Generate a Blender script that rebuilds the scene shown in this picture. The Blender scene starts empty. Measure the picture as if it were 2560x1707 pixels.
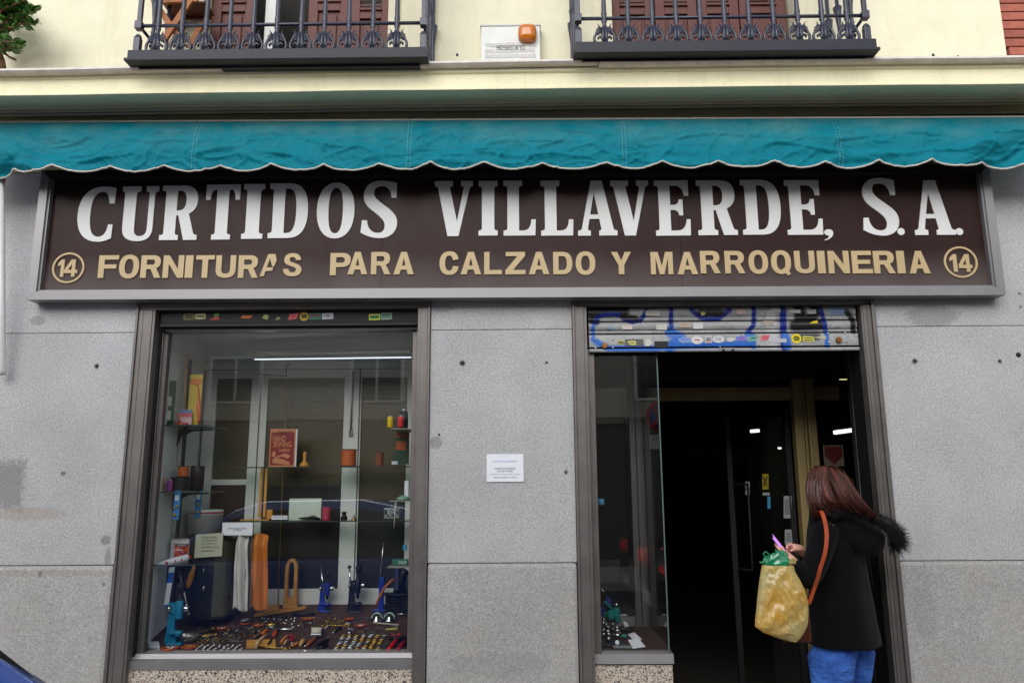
import bpy, bmesh, math, random
from mathutils import Vector, Matrix, noise

rnd = random.Random(11)
scene = bpy.context.scene
col = scene.collection
R = math.radians

# ------------------------------------------------------------------ camera
CAM = Vector((0.0, -4.5, 1.6))
FPX = 1920.0                       # focal length in pixels of the 2560 px wide photograph (27 mm)
_p, _y, _r = R(10.837), R(0.484), R(-0.352)
_f = Vector((-math.sin(_y) * math.cos(_p), math.cos(_y) * math.cos(_p), math.sin(_p)))
_rt = Vector((math.cos(_y), math.sin(_y), 0))
_up = _rt.cross(_f)
c_, s_ = math.cos(_r), math.sin(_r)
CR, CU = c_ * _rt + s_ * _up, -s_ * _rt + c_ * _up
cam_data = bpy.data.cameras.new('camera')
cam_data.lens = 27.0
cam_data.sensor_width = 36.0
cam_data.clip_start = 0.05
cam_data.clip_end = 500
cam = bpy.data.objects.new('camera', cam_data)
col.objects.link(cam)
mw = Matrix((CR, CU, -_f)).transposed().to_4x4()
mw.translation = CAM
cam.matrix_world = mw
scene.camera = cam

# ------------------------------------------------------------------ sky, sun, exposure
SUN_EL, SUN_AZ = R(27), R(194)     # azimuth clockwise from +Y
world = bpy.data.worlds.new('World')
scene.world = world
world.use_nodes = True
wn, wl = world.node_tree.nodes, world.node_tree.links
for n in list(wn):
    wn.remove(n)
sky = wn.new('ShaderNodeTexSky')
sky.sky_type = 'NISHITA'
sky.sun_disc = False
sky.sun_elevation = SUN_EL
sky.sun_rotation = SUN_AZ
sky.air_density = 1.0
sky.dust_density = 0.4
sky.ozone_density = 0.6
hs = wn.new('ShaderNodeHueSaturation')
hs.inputs['Saturation'].default_value = 0.22      # overcast: nearly neutral
bg = wn.new('ShaderNodeBackground')
bg.inputs['Strength'].default_value = 0.15
wo = wn.new('ShaderNodeOutputWorld')
wl.new(sky.outputs[0], hs.inputs['Color'])
wl.new(hs.outputs[0], bg.inputs[0])
wl.new(bg.outputs[0], wo.inputs[0])

sun = bpy.data.lights.new('sun', 'SUN')
sun.energy = 1.25
sun.angle = R(50)
sun.color = (1.0, 0.985, 0.965)
sun_o = bpy.data.objects.new('sun', sun)
col.objects.link(sun_o)
sd = Vector((math.sin(SUN_AZ) * math.cos(SUN_EL), math.cos(SUN_AZ) * math.cos(SUN_EL), math.sin(SUN_EL)))
sun_o.rotation_euler = (-sd).to_track_quat('-Z', 'Y').to_euler()
sun_o.location = (0, -6, 14)

scene.view_settings.view_transform = 'Standard'
scene.view_settings.look = 'None'
scene.view_settings.gamma = 1.0
scene.view_settings.use_curve_mapping = False
scene.view_settings.exposure = 0.92
scene.cycles.use_denoising = True
scene.cycles.max_bounces = 10
scene.cycles.transparent_max_bounces = 16
scene.cycles.caustics_reflective = False
scene.cycles.caustics_refractive = False
scene.cycles.sample_clamp_indirect = 4.0

# ------------------------------------------------------------------ helpers
def ray(u, v):
    return _f + CR * ((u - 1280) / FPX) - CU * ((v - 853.5) / FPX)
def P(u, v, Y=0.0):
    """world point on the vertical plane Y seen at photograph pixel (u, v)"""
    d = ray(u, v)
    return CAM + d * ((Y - CAM.y) / d.y)
def PX(u, v, Y=0.0): return P(u, v, Y).x
def PZ(u, v, Y=0.0): return P(u, v, Y).z

def lin(c):
    c = c / 255.0
    return c / 12.92 if c <= 0.04045 else ((c + 0.055) / 1.055) ** 2.4
def S(r, g, b): return (lin(r), lin(g), lin(b), 1.0)

def newmat(name):
    m = bpy.data.materials.new(name)
    m.use_nodes = True
    nt = m.node_tree
    return m, nt.nodes, nt.links, nt.nodes['Principled BSDF']
_mc = {}
def M(name, rgb, rough=0.6, metal=0.0, var=0.12, vs=9.0, bump=0.0, bs=150.0, spec=0.4, coat=0.0, rv=0.0, emit=0.0, sheen=0.0, trans=0.0, vs2=None):
    if name in _mc: return _mc[name]
    m, n, l, b = newmat(name)
    c = S(*rgb)
    b.inputs['Roughness'].default_value = rough
    b.inputs['Metallic'].default_value = metal
    b.inputs['Specular IOR Level'].default_value = spec
    b.inputs['Coat Weight'].default_value = coat
    if sheen: b.inputs['Sheen Weight'].default_value = sheen
    if trans: b.inputs['Transmission Weight'].default_value = trans
    tc = n.new('ShaderNodeTexCoord')
    nz = n.new('ShaderNodeTexNoise')
    nz.inputs['Scale'].default_value = vs
    nz.inputs['Detail'].default_value = 5
    nz.inputs['Roughness'].default_value = 0.62
    l.new(tc.outputs['Object'], nz.inputs['Vector'])
    mr = n.new('ShaderNodeMapRange')
    mr.inputs['From Min'].default_value = 0.25
    mr.inputs['From Max'].default_value = 0.75
    mr.inputs['To Min'].default_value = 1 - var
    mr.inputs['To Max'].default_value = 1 + var * 0.8
    l.new(nz.outputs[0], mr.inputs['Value'])
    hv = n.new('ShaderNodeHueSaturation')
    hv.inputs['Color'].default_value = c
    src = mr.outputs[0]
    if rv:
        oi = n.new('ShaderNodeObjectInfo')
        m2 = n.new('ShaderNodeMapRange')
        m2.inputs['To Min'].default_value = 1 - rv
        m2.inputs['To Max'].default_value = 1 + rv
        l.new(oi.outputs['Random'], m2.inputs['Value'])
        mm = n.new('ShaderNodeMath'); mm.operation = 'MULTIPLY'
        l.new(src, mm.inputs[0]); l.new(m2.outputs[0], mm.inputs[1])
        src = mm.outputs[0]
    l.new(src, hv.inputs['Value'])
    l.new(hv.outputs[0], b.inputs['Base Color'])
    # slight roughness variation
    mq = n.new('ShaderNodeMapRange')
    mq.inputs['To Min'].default_value = max(0.03, rough - 0.1)
    mq.inputs['To Max'].default_value = min(1.0, rough + 0.1)
    l.new(nz.outputs[0], mq.inputs['Value'])
    l.new(mq.outputs[0], b.inputs['Roughness'])
    if bump:
        n2 = n.new('ShaderNodeTexNoise')
        n2.inputs['Scale'].default_value = bs
        n2.inputs['Detail'].default_value = 3
        l.new(tc.outputs['Object'], n2.inputs['Vector'])
        bp = n.new('ShaderNodeBump')
        bp.inputs['Strength'].default_value = bump
        bp.inputs['Distance'].default_value = 0.004
        l.new(n2.outputs[0], bp.inputs['Height'])
        l.new(bp.outputs[0], b.inputs['Normal'])
    if emit:
        b.inputs['Emission Color'].default_value = c
        b.inputs['Emission Strength'].default_value = emit
    _mc[name] = m
    return m

def mix_rgb(n, l, fac, a, b_, mode='MIX'):
    x = n.new('ShaderNodeMix'); x.data_type = 'RGBA'; x.blend_type = mode
    if isinstance(fac, (int, float)): x.inputs[0].default_value = fac
    else: l.new(fac, x.inputs[0])
    for i, q in ((6, a), (7, b_)):
        if isinstance(q, tuple): x.inputs[i].default_value = q
        else: l.new(q, x.inputs[i])
    return x.outputs[2]

def glass_mat(name, tint=(1, 1, 1, 1), boost=1.0, f0=0.04, rough=0.0):
    m, n, l, b = newmat(name)
    n.remove(b)
    lw = n.new('ShaderNodeLayerWeight'); lw.inputs['Blend'].default_value = 0.5
    pw = n.new('ShaderNodeMath'); pw.operation = 'POWER'; pw.inputs[1].default_value = 5.0
    l.new(lw.outputs['Facing'], pw.inputs[0])
    mr = n.new('ShaderNodeMapRange')
    mr.inputs['To Min'].default_value = f0 * boost
    mr.inputs['To Max'].default_value = 1.0
    l.new(pw.outputs[0], mr.inputs['Value'])
    tr = n.new('ShaderNodeBsdfTransparent'); tr.inputs[0].default_value = tint
    gl = n.new('ShaderNodeBsdfGlossy'); gl.inputs['Roughness'].default_value = rough
    mx = n.new('ShaderNodeMixShader')
    l.new(mr.outputs[0], mx.inputs[0]); l.new(tr.outputs[0], mx.inputs[1]); l.new(gl.outputs[0], mx.inputs[2])
    l.new(mx.outputs[0], n['Material Output'].inputs[0])
    return m

class MB:
    def __init__(self):
        self.v, self.f, self.s, self.mi = [], [], [], []
        self.xf = None; self.cur = 0
    def add(self, vs, fs, smooth=False):
        o = len(self.v)
        if self.xf is not None:
            vs = [self.xf @ Vector(q) for q in vs]
        self.v.extend(tuple(q) for q in vs)
        for f in fs:
            self.f.append(tuple(o + i for i in f)); self.s.append(smooth); self.mi.append(self.cur)
        return self
    def box(self, x0, x1, y0, y1, z0, z1, bev=0.0):
        if x1 < x0: x0, x1 = x1, x0
        if y1 < y0: y0, y1 = y1, y0
        if z1 < z0: z0, z1 = z1, z0
        vs = [(x, y, z) for x in (x0, x1) for y in (y0, y1) for z in (z0, z1)]
        fs = [(0, 1, 3, 2), (4, 6, 7, 5), (0, 4, 5, 1), (2, 3, 7, 6), (0, 2, 6, 4), (1, 5, 7, 3)]
        if bev > 0:
            bm = bmesh.new()
            bv = [bm.verts.new(q) for q in vs]
            for f in fs: bm.faces.new([bv[i] for i in f])
            bmesh.ops.recalc_face_normals(bm, faces=bm.faces)
            bev = min(bev, 0.45 * min(x1 - x0, y1 - y0, z1 - z0))
            bmesh.ops.bevel(bm, geom=bm.edges[:], offset=bev, segments=2, profile=0.6, affect='EDGES')
            bm.verts.index_update()
            vs = [tuple(q.co) for q in bm.verts]
            fs = [tuple(q.index for q in f.verts) for f in bm.faces]
            bm.free()
        return self.add(vs, fs)
    def hexa(self, a, b, c, d, e, f, g, h):
        """a b c d front quad, e f g h back quad behind it"""
        return self.add([a, b, c, d, e, f, g, h], [(0, 1, 2, 3), (7, 6, 5, 4), (0, 4, 5, 1), (1, 5, 6, 2), (2, 6, 7, 3), (3, 7, 4, 0)])
    def quad(self, a, b, c, d): return self.add([a, b, c, d], [(0, 1, 2, 3)])
    def tube(self, pts, r, n=8, closed=False, caps=True, smooth=True):
        pts = [Vector(p) for p in pts]
        k = len(pts)
        rs = r if isinstance(r, (list, tuple)) else [r] * k
        t0 = (pts[1] - pts[0]).normalized()
        ref = Vector((0, 0, 1)) if abs(t0.z) < 0.9 else Vector((1, 0, 0))
        nx = t0.cross(ref).normalized()
        vs = []
        for i in range(k):
            if closed: t = (pts[(i + 1) % k] - pts[i - 1]).normalized()
            elif i == 0: t = t0
            elif i == k - 1: t = (pts[i] - pts[i - 1]).normalized()
            else: t = ((pts[i + 1] - pts[i]).normalized() + (pts[i] - pts[i - 1]).normalized())
            if t.length < 1e-6: t = (pts[i] - pts[i - 1])
            t.normalize()
            nx = (nx - t * nx.dot(t))
            if nx.length < 1e-6: nx = t.orthogonal()
            nx.normalize()
            ny = t.cross(nx)
            for j in range(n):
                a = 2 * math.pi * j / n
                vs.append(pts[i] + (nx * math.cos(a) + ny * math.sin(a)) * rs[i])
        fs = []
        for i in range(k if closed else k - 1):
            for j in range(n):
                a, b = i * n + j, i * n + (j + 1) % n
                c, d = ((i + 1) % k) * n + (j + 1) % n, ((i + 1) % k) * n + j
                fs.append((a, b, c, d))
        self.add(vs, fs, smooth)
        if caps and not closed:
            o = len(self.v)
            self.f.append(tuple(o - k * n + j for j in reversed(range(n)))); self.s.append(False); self.mi.append(self.cur)
            self.f.append(tuple(o - n + j for j in range(n))); self.s.append(False); self.mi.append(self.cur)
        return self
    def cyl(self, p0, p1, r0, r1=None, n=16):
        return self.tube([p0, p1], [r0, r0 if r1 is None else r1], n)
    def lathe(self, c, prof, n=20, axis=(0, 0, 1), smooth=True, sx=1.0, sy=1.0):
        ax = Vector(axis).normalized()
        q = Vector((0, 0, 1)).rotation_difference(ax)
        c = Vector(c)
        vs = []
        for (r, h) in prof:
            for j in range(n):
                a = 2 * math.pi * j / n
                vs.append(c + q @ Vector((r * math.cos(a) * sx, r * math.sin(a) * sy, h)))
        fs = []
        for i in range(len(prof) - 1):
            for j in range(n):
                fs.append((i * n + j, i * n + (j + 1) % n, (i + 1) * n + (j + 1) % n, (i + 1) * n + j))
        self.add(vs, fs, smooth)
        o = len(self.v) - len(vs)
        if prof[0][0] > 1e-5:
            self.f.append(tuple(o + j for j in reversed(range(n)))); self.s.append(False); self.mi.append(self.cur)
        if prof[-1][0] > 1e-5:
            o2 = o + (len(prof) - 1) * n
            self.f.append(tuple(o2 + j for j in range(n))); self.s.append(False); self.mi.append(self.cur)
        return self
    def ball(self, c, r, n=10, m=7):
        rx, ry, rz = r if isinstance(r, (tuple, list)) else (r, r, r)
        c = Vector(c); vs = []
        for i in range(m + 1):
            t = math.pi * i / m
            for j in range(n):
                a = 2 * math.pi * j / n
                vs.append((c.x + rx * math.sin(t) * math.cos(a), c.y + ry * math.sin(t) * math.sin(a), c.z - rz * math.cos(t)))
        fs = [(i * n + j, i * n + (j + 1) % n, (i + 1) * n + (j + 1) % n, (i + 1) * n + j) for i in range(m) for j in range(n)]
        return self.add(vs, fs, True)
    def prism(self, poly, y0, y1):
        """poly of (x, z) points extruded between y0 and y1"""
        k = len(poly)
        vs = [(x, y0, z) for x, z in poly] + [(x, y1, z) for x, z in poly]
        fs = [tuple(range(k)), tuple(reversed(range(k, 2 * k)))] + [(i, i + k, (i + 1) % k + k, (i + 1) % k) for i in range(k)]
        return self.add(vs, fs)
    def grid(self, fn, nu, nv, smooth=True):
        vs = [fn(i / nu, j / nv) for j in range(nv + 1) for i in range(nu + 1)]
        w = nu + 1
        fs = [(j * w + i, j * w + i + 1, (j + 1) * w + i + 1, (j + 1) * w + i) for j in range(nv) for i in range(nu)]
        return self.add(vs, fs, smooth)
    def loft(self, rings, smooth=True, caps=True):
        n = len(rings[0]); vs = [q for r_ in rings for q in r_]
        fs = [(i * n + j, i * n + (j + 1) % n, (i + 1) * n + (j + 1) % n, (i + 1) * n + j) for i in range(len(rings) - 1) for j in range(n)]
        if caps: fs += [tuple(reversed(range(n))), tuple((len(rings) - 1) * n + j for j in range(n))]
        return self.add(vs, fs, smooth)
    def raw(self, me):
        return self.add([tuple(q.co) for q in me.vertices], [tuple(p.vertices) for p in me.polygons], False)
    def mesh(self, name, off=(0, 0, 0)):
        me = bpy.data.meshes.new(name)
        ox, oy, oz = off
        me.from_pydata([(x - ox, y - oy, z - oz) for x, y, z in self.v], [], self.f)
        bm = bmesh.new(); bm.from_mesh(me)
        bmesh.ops.recalc_face_normals(bm, faces=bm.faces)
        bm.to_mesh(me); bm.free()
        me.polygons.foreach_set('use_smooth', self.s)
        me.polygons.foreach_set('material_index', self.mi)
        me.update()
        return me

ORG = {}
def put(o, mats):
    for m in (mats if isinstance(mats, (list, tuple)) else [mats]): o.data.materials.append(m)
def thing(name, label, cat, loc=(0, 0, 0), group=None):
    o = bpy.data.objects.new(name, None); col.objects.link(o)
    o.empty_display_size = 0.05
    o.location = loc; ORG[o] = Vector(loc)
    o['label'] = label; o['category'] = cat
    if group: o['group'] = group
    return o
def part(name, mb, mat, parent, label=None, kind=None):
    """a part or sub-part whose mesh was written in world coordinates"""
    off = ORG[parent]
    me = mb.mesh(name, off) if isinstance(mb, MB) else mb
    o = bpy.data.objects.new(name, me); col.objects.link(o)
    if not me.materials: put(o, mat)
    o.parent = parent; ORG[o] = off
    if label: o['label'] = label
    if kind: o['kind'] = kind
    return o
def solo(name, mb, mat, label, cat, group=None, loc=None):
    if loc is None:
        xs = [q[0] for q in mb.v]; ys = [q[1] for q in mb.v]; zs = [q[2] for q in mb.v]
        loc = ((min(xs) + max(xs)) / 2, (min(ys) + max(ys)) / 2, min(zs))
    me = mb.mesh(name, loc)
    o = bpy.data.objects.new(name, me); col.objects.link(o); put(o, mat)
    o.location = loc; ORG[o] = Vector(loc)
    o['label'] = label; o['category'] = cat
    if group: o['group'] = group
    return o
def struct(name, mb, mat, kind='structure'):
    me = mb.mesh(name)
    o = bpy.data.objects.new(name, me); col.objects.link(o); put(o, mat); o['kind'] = kind
    return o
def dup(root, loc=None, rotz=None, label=None):
    r_ = root.copy(); col.objects.link(r_)
    if loc is not None: r_.location = loc
    if rotz is not None: r_.rotation_euler[2] = rotz
    if label: r_['label'] = label
    ORG[r_] = Vector(r_.location)
    for ch in list(root.children):
        c = ch.copy(); col.objects.link(c); c.parent = r_
        for g in list(ch.children):
            d = g.copy(); col.objects.link(d); d.parent = c
    return r_

# text and outline glyphs: many curve objects at once, converted in one evaluation
_pend = []
def path(s, n=6):
    out, cur, pos = [], [], (0, 0)
    tok = s.replace(',', ' ').split()
    i = 0
    def num(k):
        nonlocal i
        r_ = [float(tok[i + j]) for j in range(k)]; i += k
        return r_
    cmd = None
    while i < len(tok):
        if tok[i] in 'MLQCZ': cmd = tok[i]; i += 1
        if cmd == 'M': x, y = num(2); cur = [(x, y)]; out.append(cur); pos = (x, y); cmd = 'L'
        elif cmd == 'L': x, y = num(2); cur.append((x, y)); pos = (x, y)
        elif cmd == 'Q':
            a, b, x, y = num(4)
            for k in range(1, n + 1):
                t = k / n; u = 1 - t
                cur.append((u * u * pos[0] + 2 * u * t * a + t * t * x, u * u * pos[1] + 2 * u * t * b + t * t * y))
            pos = (x, y)
        elif cmd == 'C':
            a, b, c, d, x, y = num(6)
            for k in range(1, n + 3):
                t = k / (n + 2); u = 1 - t
                cur.append((u**3 * pos[0] + 3*u*u*t*a + 3*u*t*t*c + t**3 * x, u**3 * pos[1] + 3*u*u*t*b + 3*u*t*t*d + t**3 * y))
            pos = (x, y)
    return out
def outline(contours, extrude=0.01, bevel=0.0):
    cd = bpy.data.curves.new('glyph', 'CURVE')
    cd.dimensions = '2D'; cd.fill_mode = 'BOTH'; cd.extrude = extrude; cd.bevel_depth = bevel; cd.bevel_resolution = 1
    for c in contours:
        sp = cd.splines.new('POLY'); sp.points.add(len(c) - 1)
        for p_, (x, y) in zip(sp.points, c): p_.co = (x, y, 0, 1)
        sp.use_cyclic_u = True
    o = bpy.data.objects.new('glyph', cd); col.objects.link(o)
    return o
def textcurve(s, extrude=0.0, offset=0.0, bevel=0.0, align='LEFT', shear=0.0):
    cd = bpy.data.curves.new('text', 'FONT')
    cd.body = s; cd.extrude = extrude; cd.offset = offset; cd.bevel_depth = bevel; cd.bevel_resolution = 1
    cd.align_x = align; cd.resolution_u = 3; cd.shear = shear
    o = bpy.data.objects.new('text', cd); col.objects.link(o)
    return o
def to_meshes(objs):
    dg = bpy.context.evaluated_depsgraph_get(); dg.update()
    ms = [bpy.data.meshes.new_from_object(o.evaluated_get(dg)) for o in objs]
    for o in objs:
        d = o.data; bpy.data.objects.remove(o)
        bpy.data.curves.remove(d)
    return ms
def fitted(me, x0, x1, z0, z1, y, depth, keep=False):
    """mesh from a flat glyph (xy plane) stretched over x0..x1, z0..z1, front at y - depth"""
    xs = [q.co.x for q in me.vertices]; ys = [q.co.y for q in me.vertices]; zs = [q.co.z for q in me.vertices]
    ax, bx, ay, by, az, bz = min(xs), max(xs), min(ys), max(ys), min(zs), max(zs)
    mb = MB()
    sx, sz = (x1 - x0) / max(bx - ax, 1e-6), (z1 - z0) / max(by - ay, 1e-6)
    if keep: sx = sz = min(sx, sz); x0 = (x0 + x1) / 2 - sx * (bx - ax) / 2
    dz = (bz - az) or 1.0
    mb.add([(x0 + (q.co.x - ax) * sx, y - depth * (q.co.z - az) / dz if bz > az else y, z0 + (q.co.y - ay) * sz) for q in me.vertices],
           [tuple(p.vertices) for p in me.polygons])
    return mb
TEXTS = []     # (string, x0, x1, z0, z1, y, material, parent, name) flat printed lines, converted at the end
def printed(s, x0, x1, z0, z1, y, mat, parent, name='lettering', xf=None, offset=0.0, shear=0.0):
    TEXTS.append((s, x0, x1, z0, z1, y, mat, parent, name, xf, offset, shear))
# ------------------------------------------------------------------ materials of the large structure
def stone_mat(name, base, stains, speck=0.42):
    m, n, l, b = newmat(name)
    tc = n.new('ShaderNodeTexCoord'); geo = n.new('ShaderNodeNewGeometry')
    def nz(sc, det=4, ro=0.6, vec=None):
        t = n.new('ShaderNodeTexNoise'); t.inputs['Scale'].default_value = sc; t.inputs['Detail'].default_value = det
        t.inputs['Roughness'].default_value = ro; l.new(vec or geo.outputs['Position'], t.inputs['Vector']); return t.outputs[0]
    def mr(x, a, b2, c, d):
        t = n.new('ShaderNodeMapRange'); l.new(x, t.inputs['Value'])
        for k, q in zip(('From Min', 'From Max', 'To Min', 'To Max'), (a, b2, c, d)): t.inputs[k].default_value = q
        return t.outputs[0]
    def mth(op, a, c):
        t = n.new('ShaderNodeMath'); t.operation = op
        for i, q in enumerate((a, c)):
            if isinstance(q, (int, float)): t.inputs[i].default_value = q
            else: l.new(q, t.inputs[i])
        return t.outputs[0]
    fine = mr(nz(170, 3, .7), .3, .7, 1 - speck, 1 + speck)
    mid = mr(nz(75, 4, .7), .3, .7, .78, 1.2)
    big = mr(nz(1.7, 6, .65), .3, .7, .86, 1.1)
    oi = n.new('ShaderNodeObjectInfo'); rr = mr(oi.outputs['Random'], 0, 1, .94, 1.05)
    val = mth('MULTIPLY', mth('MULTIPLY', fine, mid), mth('MULTIPLY', big, rr))
    vor = n.new('ShaderNodeTexVoronoi'); vor.inputs['Scale'].default_value = 120; l.new(geo.outputs['Position'], vor.inputs['Vector'])
    dark = mr(vor.outputs['Distance'], .12, .3, .55, 1.0)
    val = mth('MULTIPLY', val, dark)
    hv = n.new('ShaderNodeHueSaturation'); hv.inputs['Color'].default_value = base
    l.new(val, hv.inputs['Value'])
    colr = hv.outputs[0]
    colr = mix_rgb(n, l, mr(nz(1.3, 5, .65), .5, .75, 0, .35), colr, (base[0] * 1.02, base[1] * .9, base[2] * .72, 1))
    sep = n.new('ShaderNodeSeparateXYZ'); l.new(geo.outputs['Position'], sep.inputs[0])
    edge = nz(38, 4, .7)
    for (x, z, rx, rz, c, amt, sq) in stains:
        dx = mth('ABSOLUTE', mth('MULTIPLY', mth('SUBTRACT', sep.outputs[0], x), 1 / rx), 0)
        dz = mth('ABSOLUTE', mth('MULTIPLY', mth('SUBTRACT', sep.outputs[2], z), 1 / rz), 0)
        if sq: d = mth('MAXIMUM', dx, dz)
        else: d = mth('SQRT', mth('ADD', mth('MULTIPLY', dx, dx), mth('MULTIPLY', dz, dz)), 0)
        d = mth('ADD', d, mr(edge, .3, .7, -.25, .25))
        colr = mix_rgb(n, l, mr(d, .8, 1.1, amt, 0), colr, c)
    l.new(colr, b.inputs['Base Color'])
    b.inputs['Roughness'].default_value = .82; b.inputs['Specular IOR Level'].default_value = .25
    bp = n.new('ShaderNodeBump'); bp.inputs['Strength'].default_value = .5; bp.inputs['Distance'].default_value = .004
    l.new(mth('ADD', nz(150, 3, .7), mth('MULTIPLY', nz(9, 4, .6), 1.2)), bp.inputs['Height']); l.new(bp.outputs[0], b.inputs['Normal'])
    return m

def st(u, v, ru, rv_, c, amt, sq=False):
    p = P(u, v); return (p.x, p.z, ru * .0024, rv_ * .0024, c, amt, sq)
DK = S(92, 90, 88); LT = S(120, 120, 122); BR = S(150, 132, 108)
m_stone = stone_mat('granite_grey', S(178, 178, 179), [
    st(20, 1212, 40, 60, DK, .5, True), st(96, 802, 20, 13, LT, .5), st(242, 915, 6, 8, DK, .8), st(158, 1183, 7, 5, DK, .8),
    st(70, 1284, 100, 16, BR, .35), st(1156, 908, 8, 8, DK, .8), st(1366, 907, 5, 5, DK, .5), st(1090, 1105, 16, 16, LT, .6),
    st(2330, 790, 70, 28, LT, .55), st(2287, 903, 8, 8, DK, .8), st(2500, 903, 6, 6, DK, .8), st(265, 1350, 12, 12, DK, .55),
    st(270, 1395, 8, 24, LT, .6), st(1415, 1180, 6, 6, DK, .7), st(2265, 1520, 14, 70, LT, .3), st(1105, 770, 30, 12, LT, .4)])
m_plinth = stone_mat('granite_plinth', S(170, 168, 165), [st(100, 1432, 200, 8, BR, .3), st(103, 1433, 6, 7, DK, .6), st(262, 1460, 4, 4, DK, .7), st(2310, 1530, 30, 60, LT, .22), st(1250, 1660, 120, 30, LT, .25)], .32)
def speck_mat():
    m, n, l, b = newmat('granite_pink_speckled')
    geo = n.new('ShaderNodeNewGeometry')
    v1 = n.new('ShaderNodeTexVoronoi'); v1.inputs['Scale'].default_value = 150; v1.inputs['Randomness'].default_value = 1
    l.new(geo.outputs['Position'], v1.inputs['Vector'])
    cr = n.new('ShaderNodeValToRGB'); e = cr.color_ramp
    e.interpolation = 'CONSTANT'
    e.elements[0].position = 0; e.elements[0].color = S(58, 54, 52)
    e.elements[1].position = .16; e.elements[1].color = S(190, 174, 158)
    for p_, c in ((.4, S(204, 192, 176)), (.6, S(178, 162, 146)), (.78, S(212, 204, 192)), (.93, S(122, 112, 104))):
        x = e.elements.new(p_); x.color = c
    sp = n.new('ShaderNodeSeparateColor'); l.new(v1.outputs['Color'], sp.inputs[0]); l.new(sp.outputs[0], cr.inputs[0])
    nz = n.new('ShaderNodeTexNoise'); nz.inputs['Scale'].default_value = 160; l.new(geo.outputs['Position'], nz.inputs['Vector'])
    l.new(mix_rgb(n, l, .45, cr.outputs[0], nz.outputs[0], 'OVERLAY'), b.inputs['Base Color'])
    b.inputs['Roughness'].default_value = .35
    return m
m_speck = speck_mat()

def stucco(name, base):
    m, n, l, b = newmat(name)
    geo = n.new('ShaderNodeNewGeometry')
    def nz(sc, det=5, ro=.6, sx=(1, 1, 1)):
        mp = n.new('ShaderNodeMapping'); mp.inputs['Scale'].default_value = sx; l.new(geo.outputs['Position'], mp.inputs[0])
        t = n.new('ShaderNodeTexNoise'); t.inputs['Scale'].default_value = sc; t.inputs['Detail'].default_value = det; t.inputs['Roughness'].default_value = ro
        l.new(mp.outputs[0], t.inputs['Vector']); return t.outputs[0]
    def mr(x, a, b2, c, d):
        t = n.new('ShaderNodeMapRange'); l.new(x, t.inputs['Value'])
        for k, q in zip(('From Min', 'From Max', 'To Min', 'To Max'), (a, b2, c, d)): t.inputs[k].default_value = q
        return t.outputs[0]
    hv = n.new('ShaderNodeHueSaturation'); hv.inputs['Color'].default_value = base
    l.new(mr(nz(3.5), .3, .7, .93, 1.05), hv.inputs['Value'])
    c = mix_rgb(n, l, mr(nz(2.2, 6, .7, (2.5, 1, .6)), .52, .75, 0, .4), hv.outputs[0], (base[0] * .72, base[1] * .68, base[2] * .6, 1))
    c = mix_rgb(n, l, mr(nz(14, 4, .75), .67, .72, 0, .5), c, (base[0] * .55, base[1] * .52, base[2] * .48, 1))
    l.new(c, b.inputs['Base Color']); b.inputs['Roughness'].default_value = .9; b.inputs['Specular IOR Level'].default_value = .15
    bp = n.new('ShaderNodeBump'); bp.inputs['Strength'].default_value = .55; bp.inputs['Distance'].default_value = .006
    l.new(nz(60, 5, .65), bp.inputs['Height']); l.new(bp.outputs[0], b.inputs['Normal'])
    return m
m_stucco = stucco('stucco_cream', S(225, 219, 192))
m_cornice = stucco('cornice_cream', S(236, 229, 194))
m_flash = M('flashing_stone', (206, 198, 190), .7, var=.2, vs=14, bump=.3, bs=60)
m_bronze = M('bronze_aluminium', (115, 110, 107), .46, .6, var=.16, vs=7, bump=.05, bs=300)
m_alu = M('aluminium', (140, 138, 139), .46, .6, var=.1, vs=6)
m_dark = M('dark_metal', (30, 29, 30), .55, .3, var=.3, vs=20, bump=.1)
m_black = M('black_plastic', (16, 16, 17), .45, var=.2)
m_iron = M('iron_paint', (50, 52, 68), .36, 0, var=.3, vs=30, bump=.25, bs=120, spec=.5)
m_brown = M('shutter_brown', (98, 52, 44), .55, var=.22, vs=12, bump=.2, bs=70)
m_white = M('white_paint', (214, 214, 208), .5, var=.08)
m_wallin = M('display_wall', (232, 236, 238), .7, var=.07, vs=3)
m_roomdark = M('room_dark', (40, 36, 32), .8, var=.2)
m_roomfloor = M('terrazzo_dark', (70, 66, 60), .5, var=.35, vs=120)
m_display = M('display_board', (74, 52, 42), .75, var=.18, vs=8, bump=.1, bs=300)
m_brick = M('brick', (158, 90, 74), .85, var=.25, vs=30, bump=.4, bs=80, rv=.18)
m_mortar = M('mortar', (150, 144, 136), .9, var=.2, vs=30)
m_glass = glass_mat('window_glass', (.97, .98, .975, 1), boost=2.0)
m_shelfglass = glass_mat('shelf_glass', (.80, .90, .86, 1), boost=1.3)
m_paper = M('white_paper', (228, 230, 236), .7, var=.04)
m_ink = M('ink_black', (30, 30, 34), .7, var=.05)
m_blueink = M('ink_violet', (120, 112, 200), .7, var=.05)
m_redink = M('ink_red', (190, 40, 44), .6, var=.05)
m_chrome = M('nickel', (205, 205, 206), .2, 1.0, var=.08)
m_brass = M('brass', (205, 165, 70), .25, 1.0, var=.1)
m_wood = M('beech_wood', (196, 140, 62), .5, var=.2, vs=14)
m_darkwood = M('handle_wood', (150, 78, 34), .42, var=.22, vs=20)
m_terra = M('terracotta', (176, 74, 34), .45, var=.2, vs=20)

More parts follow.
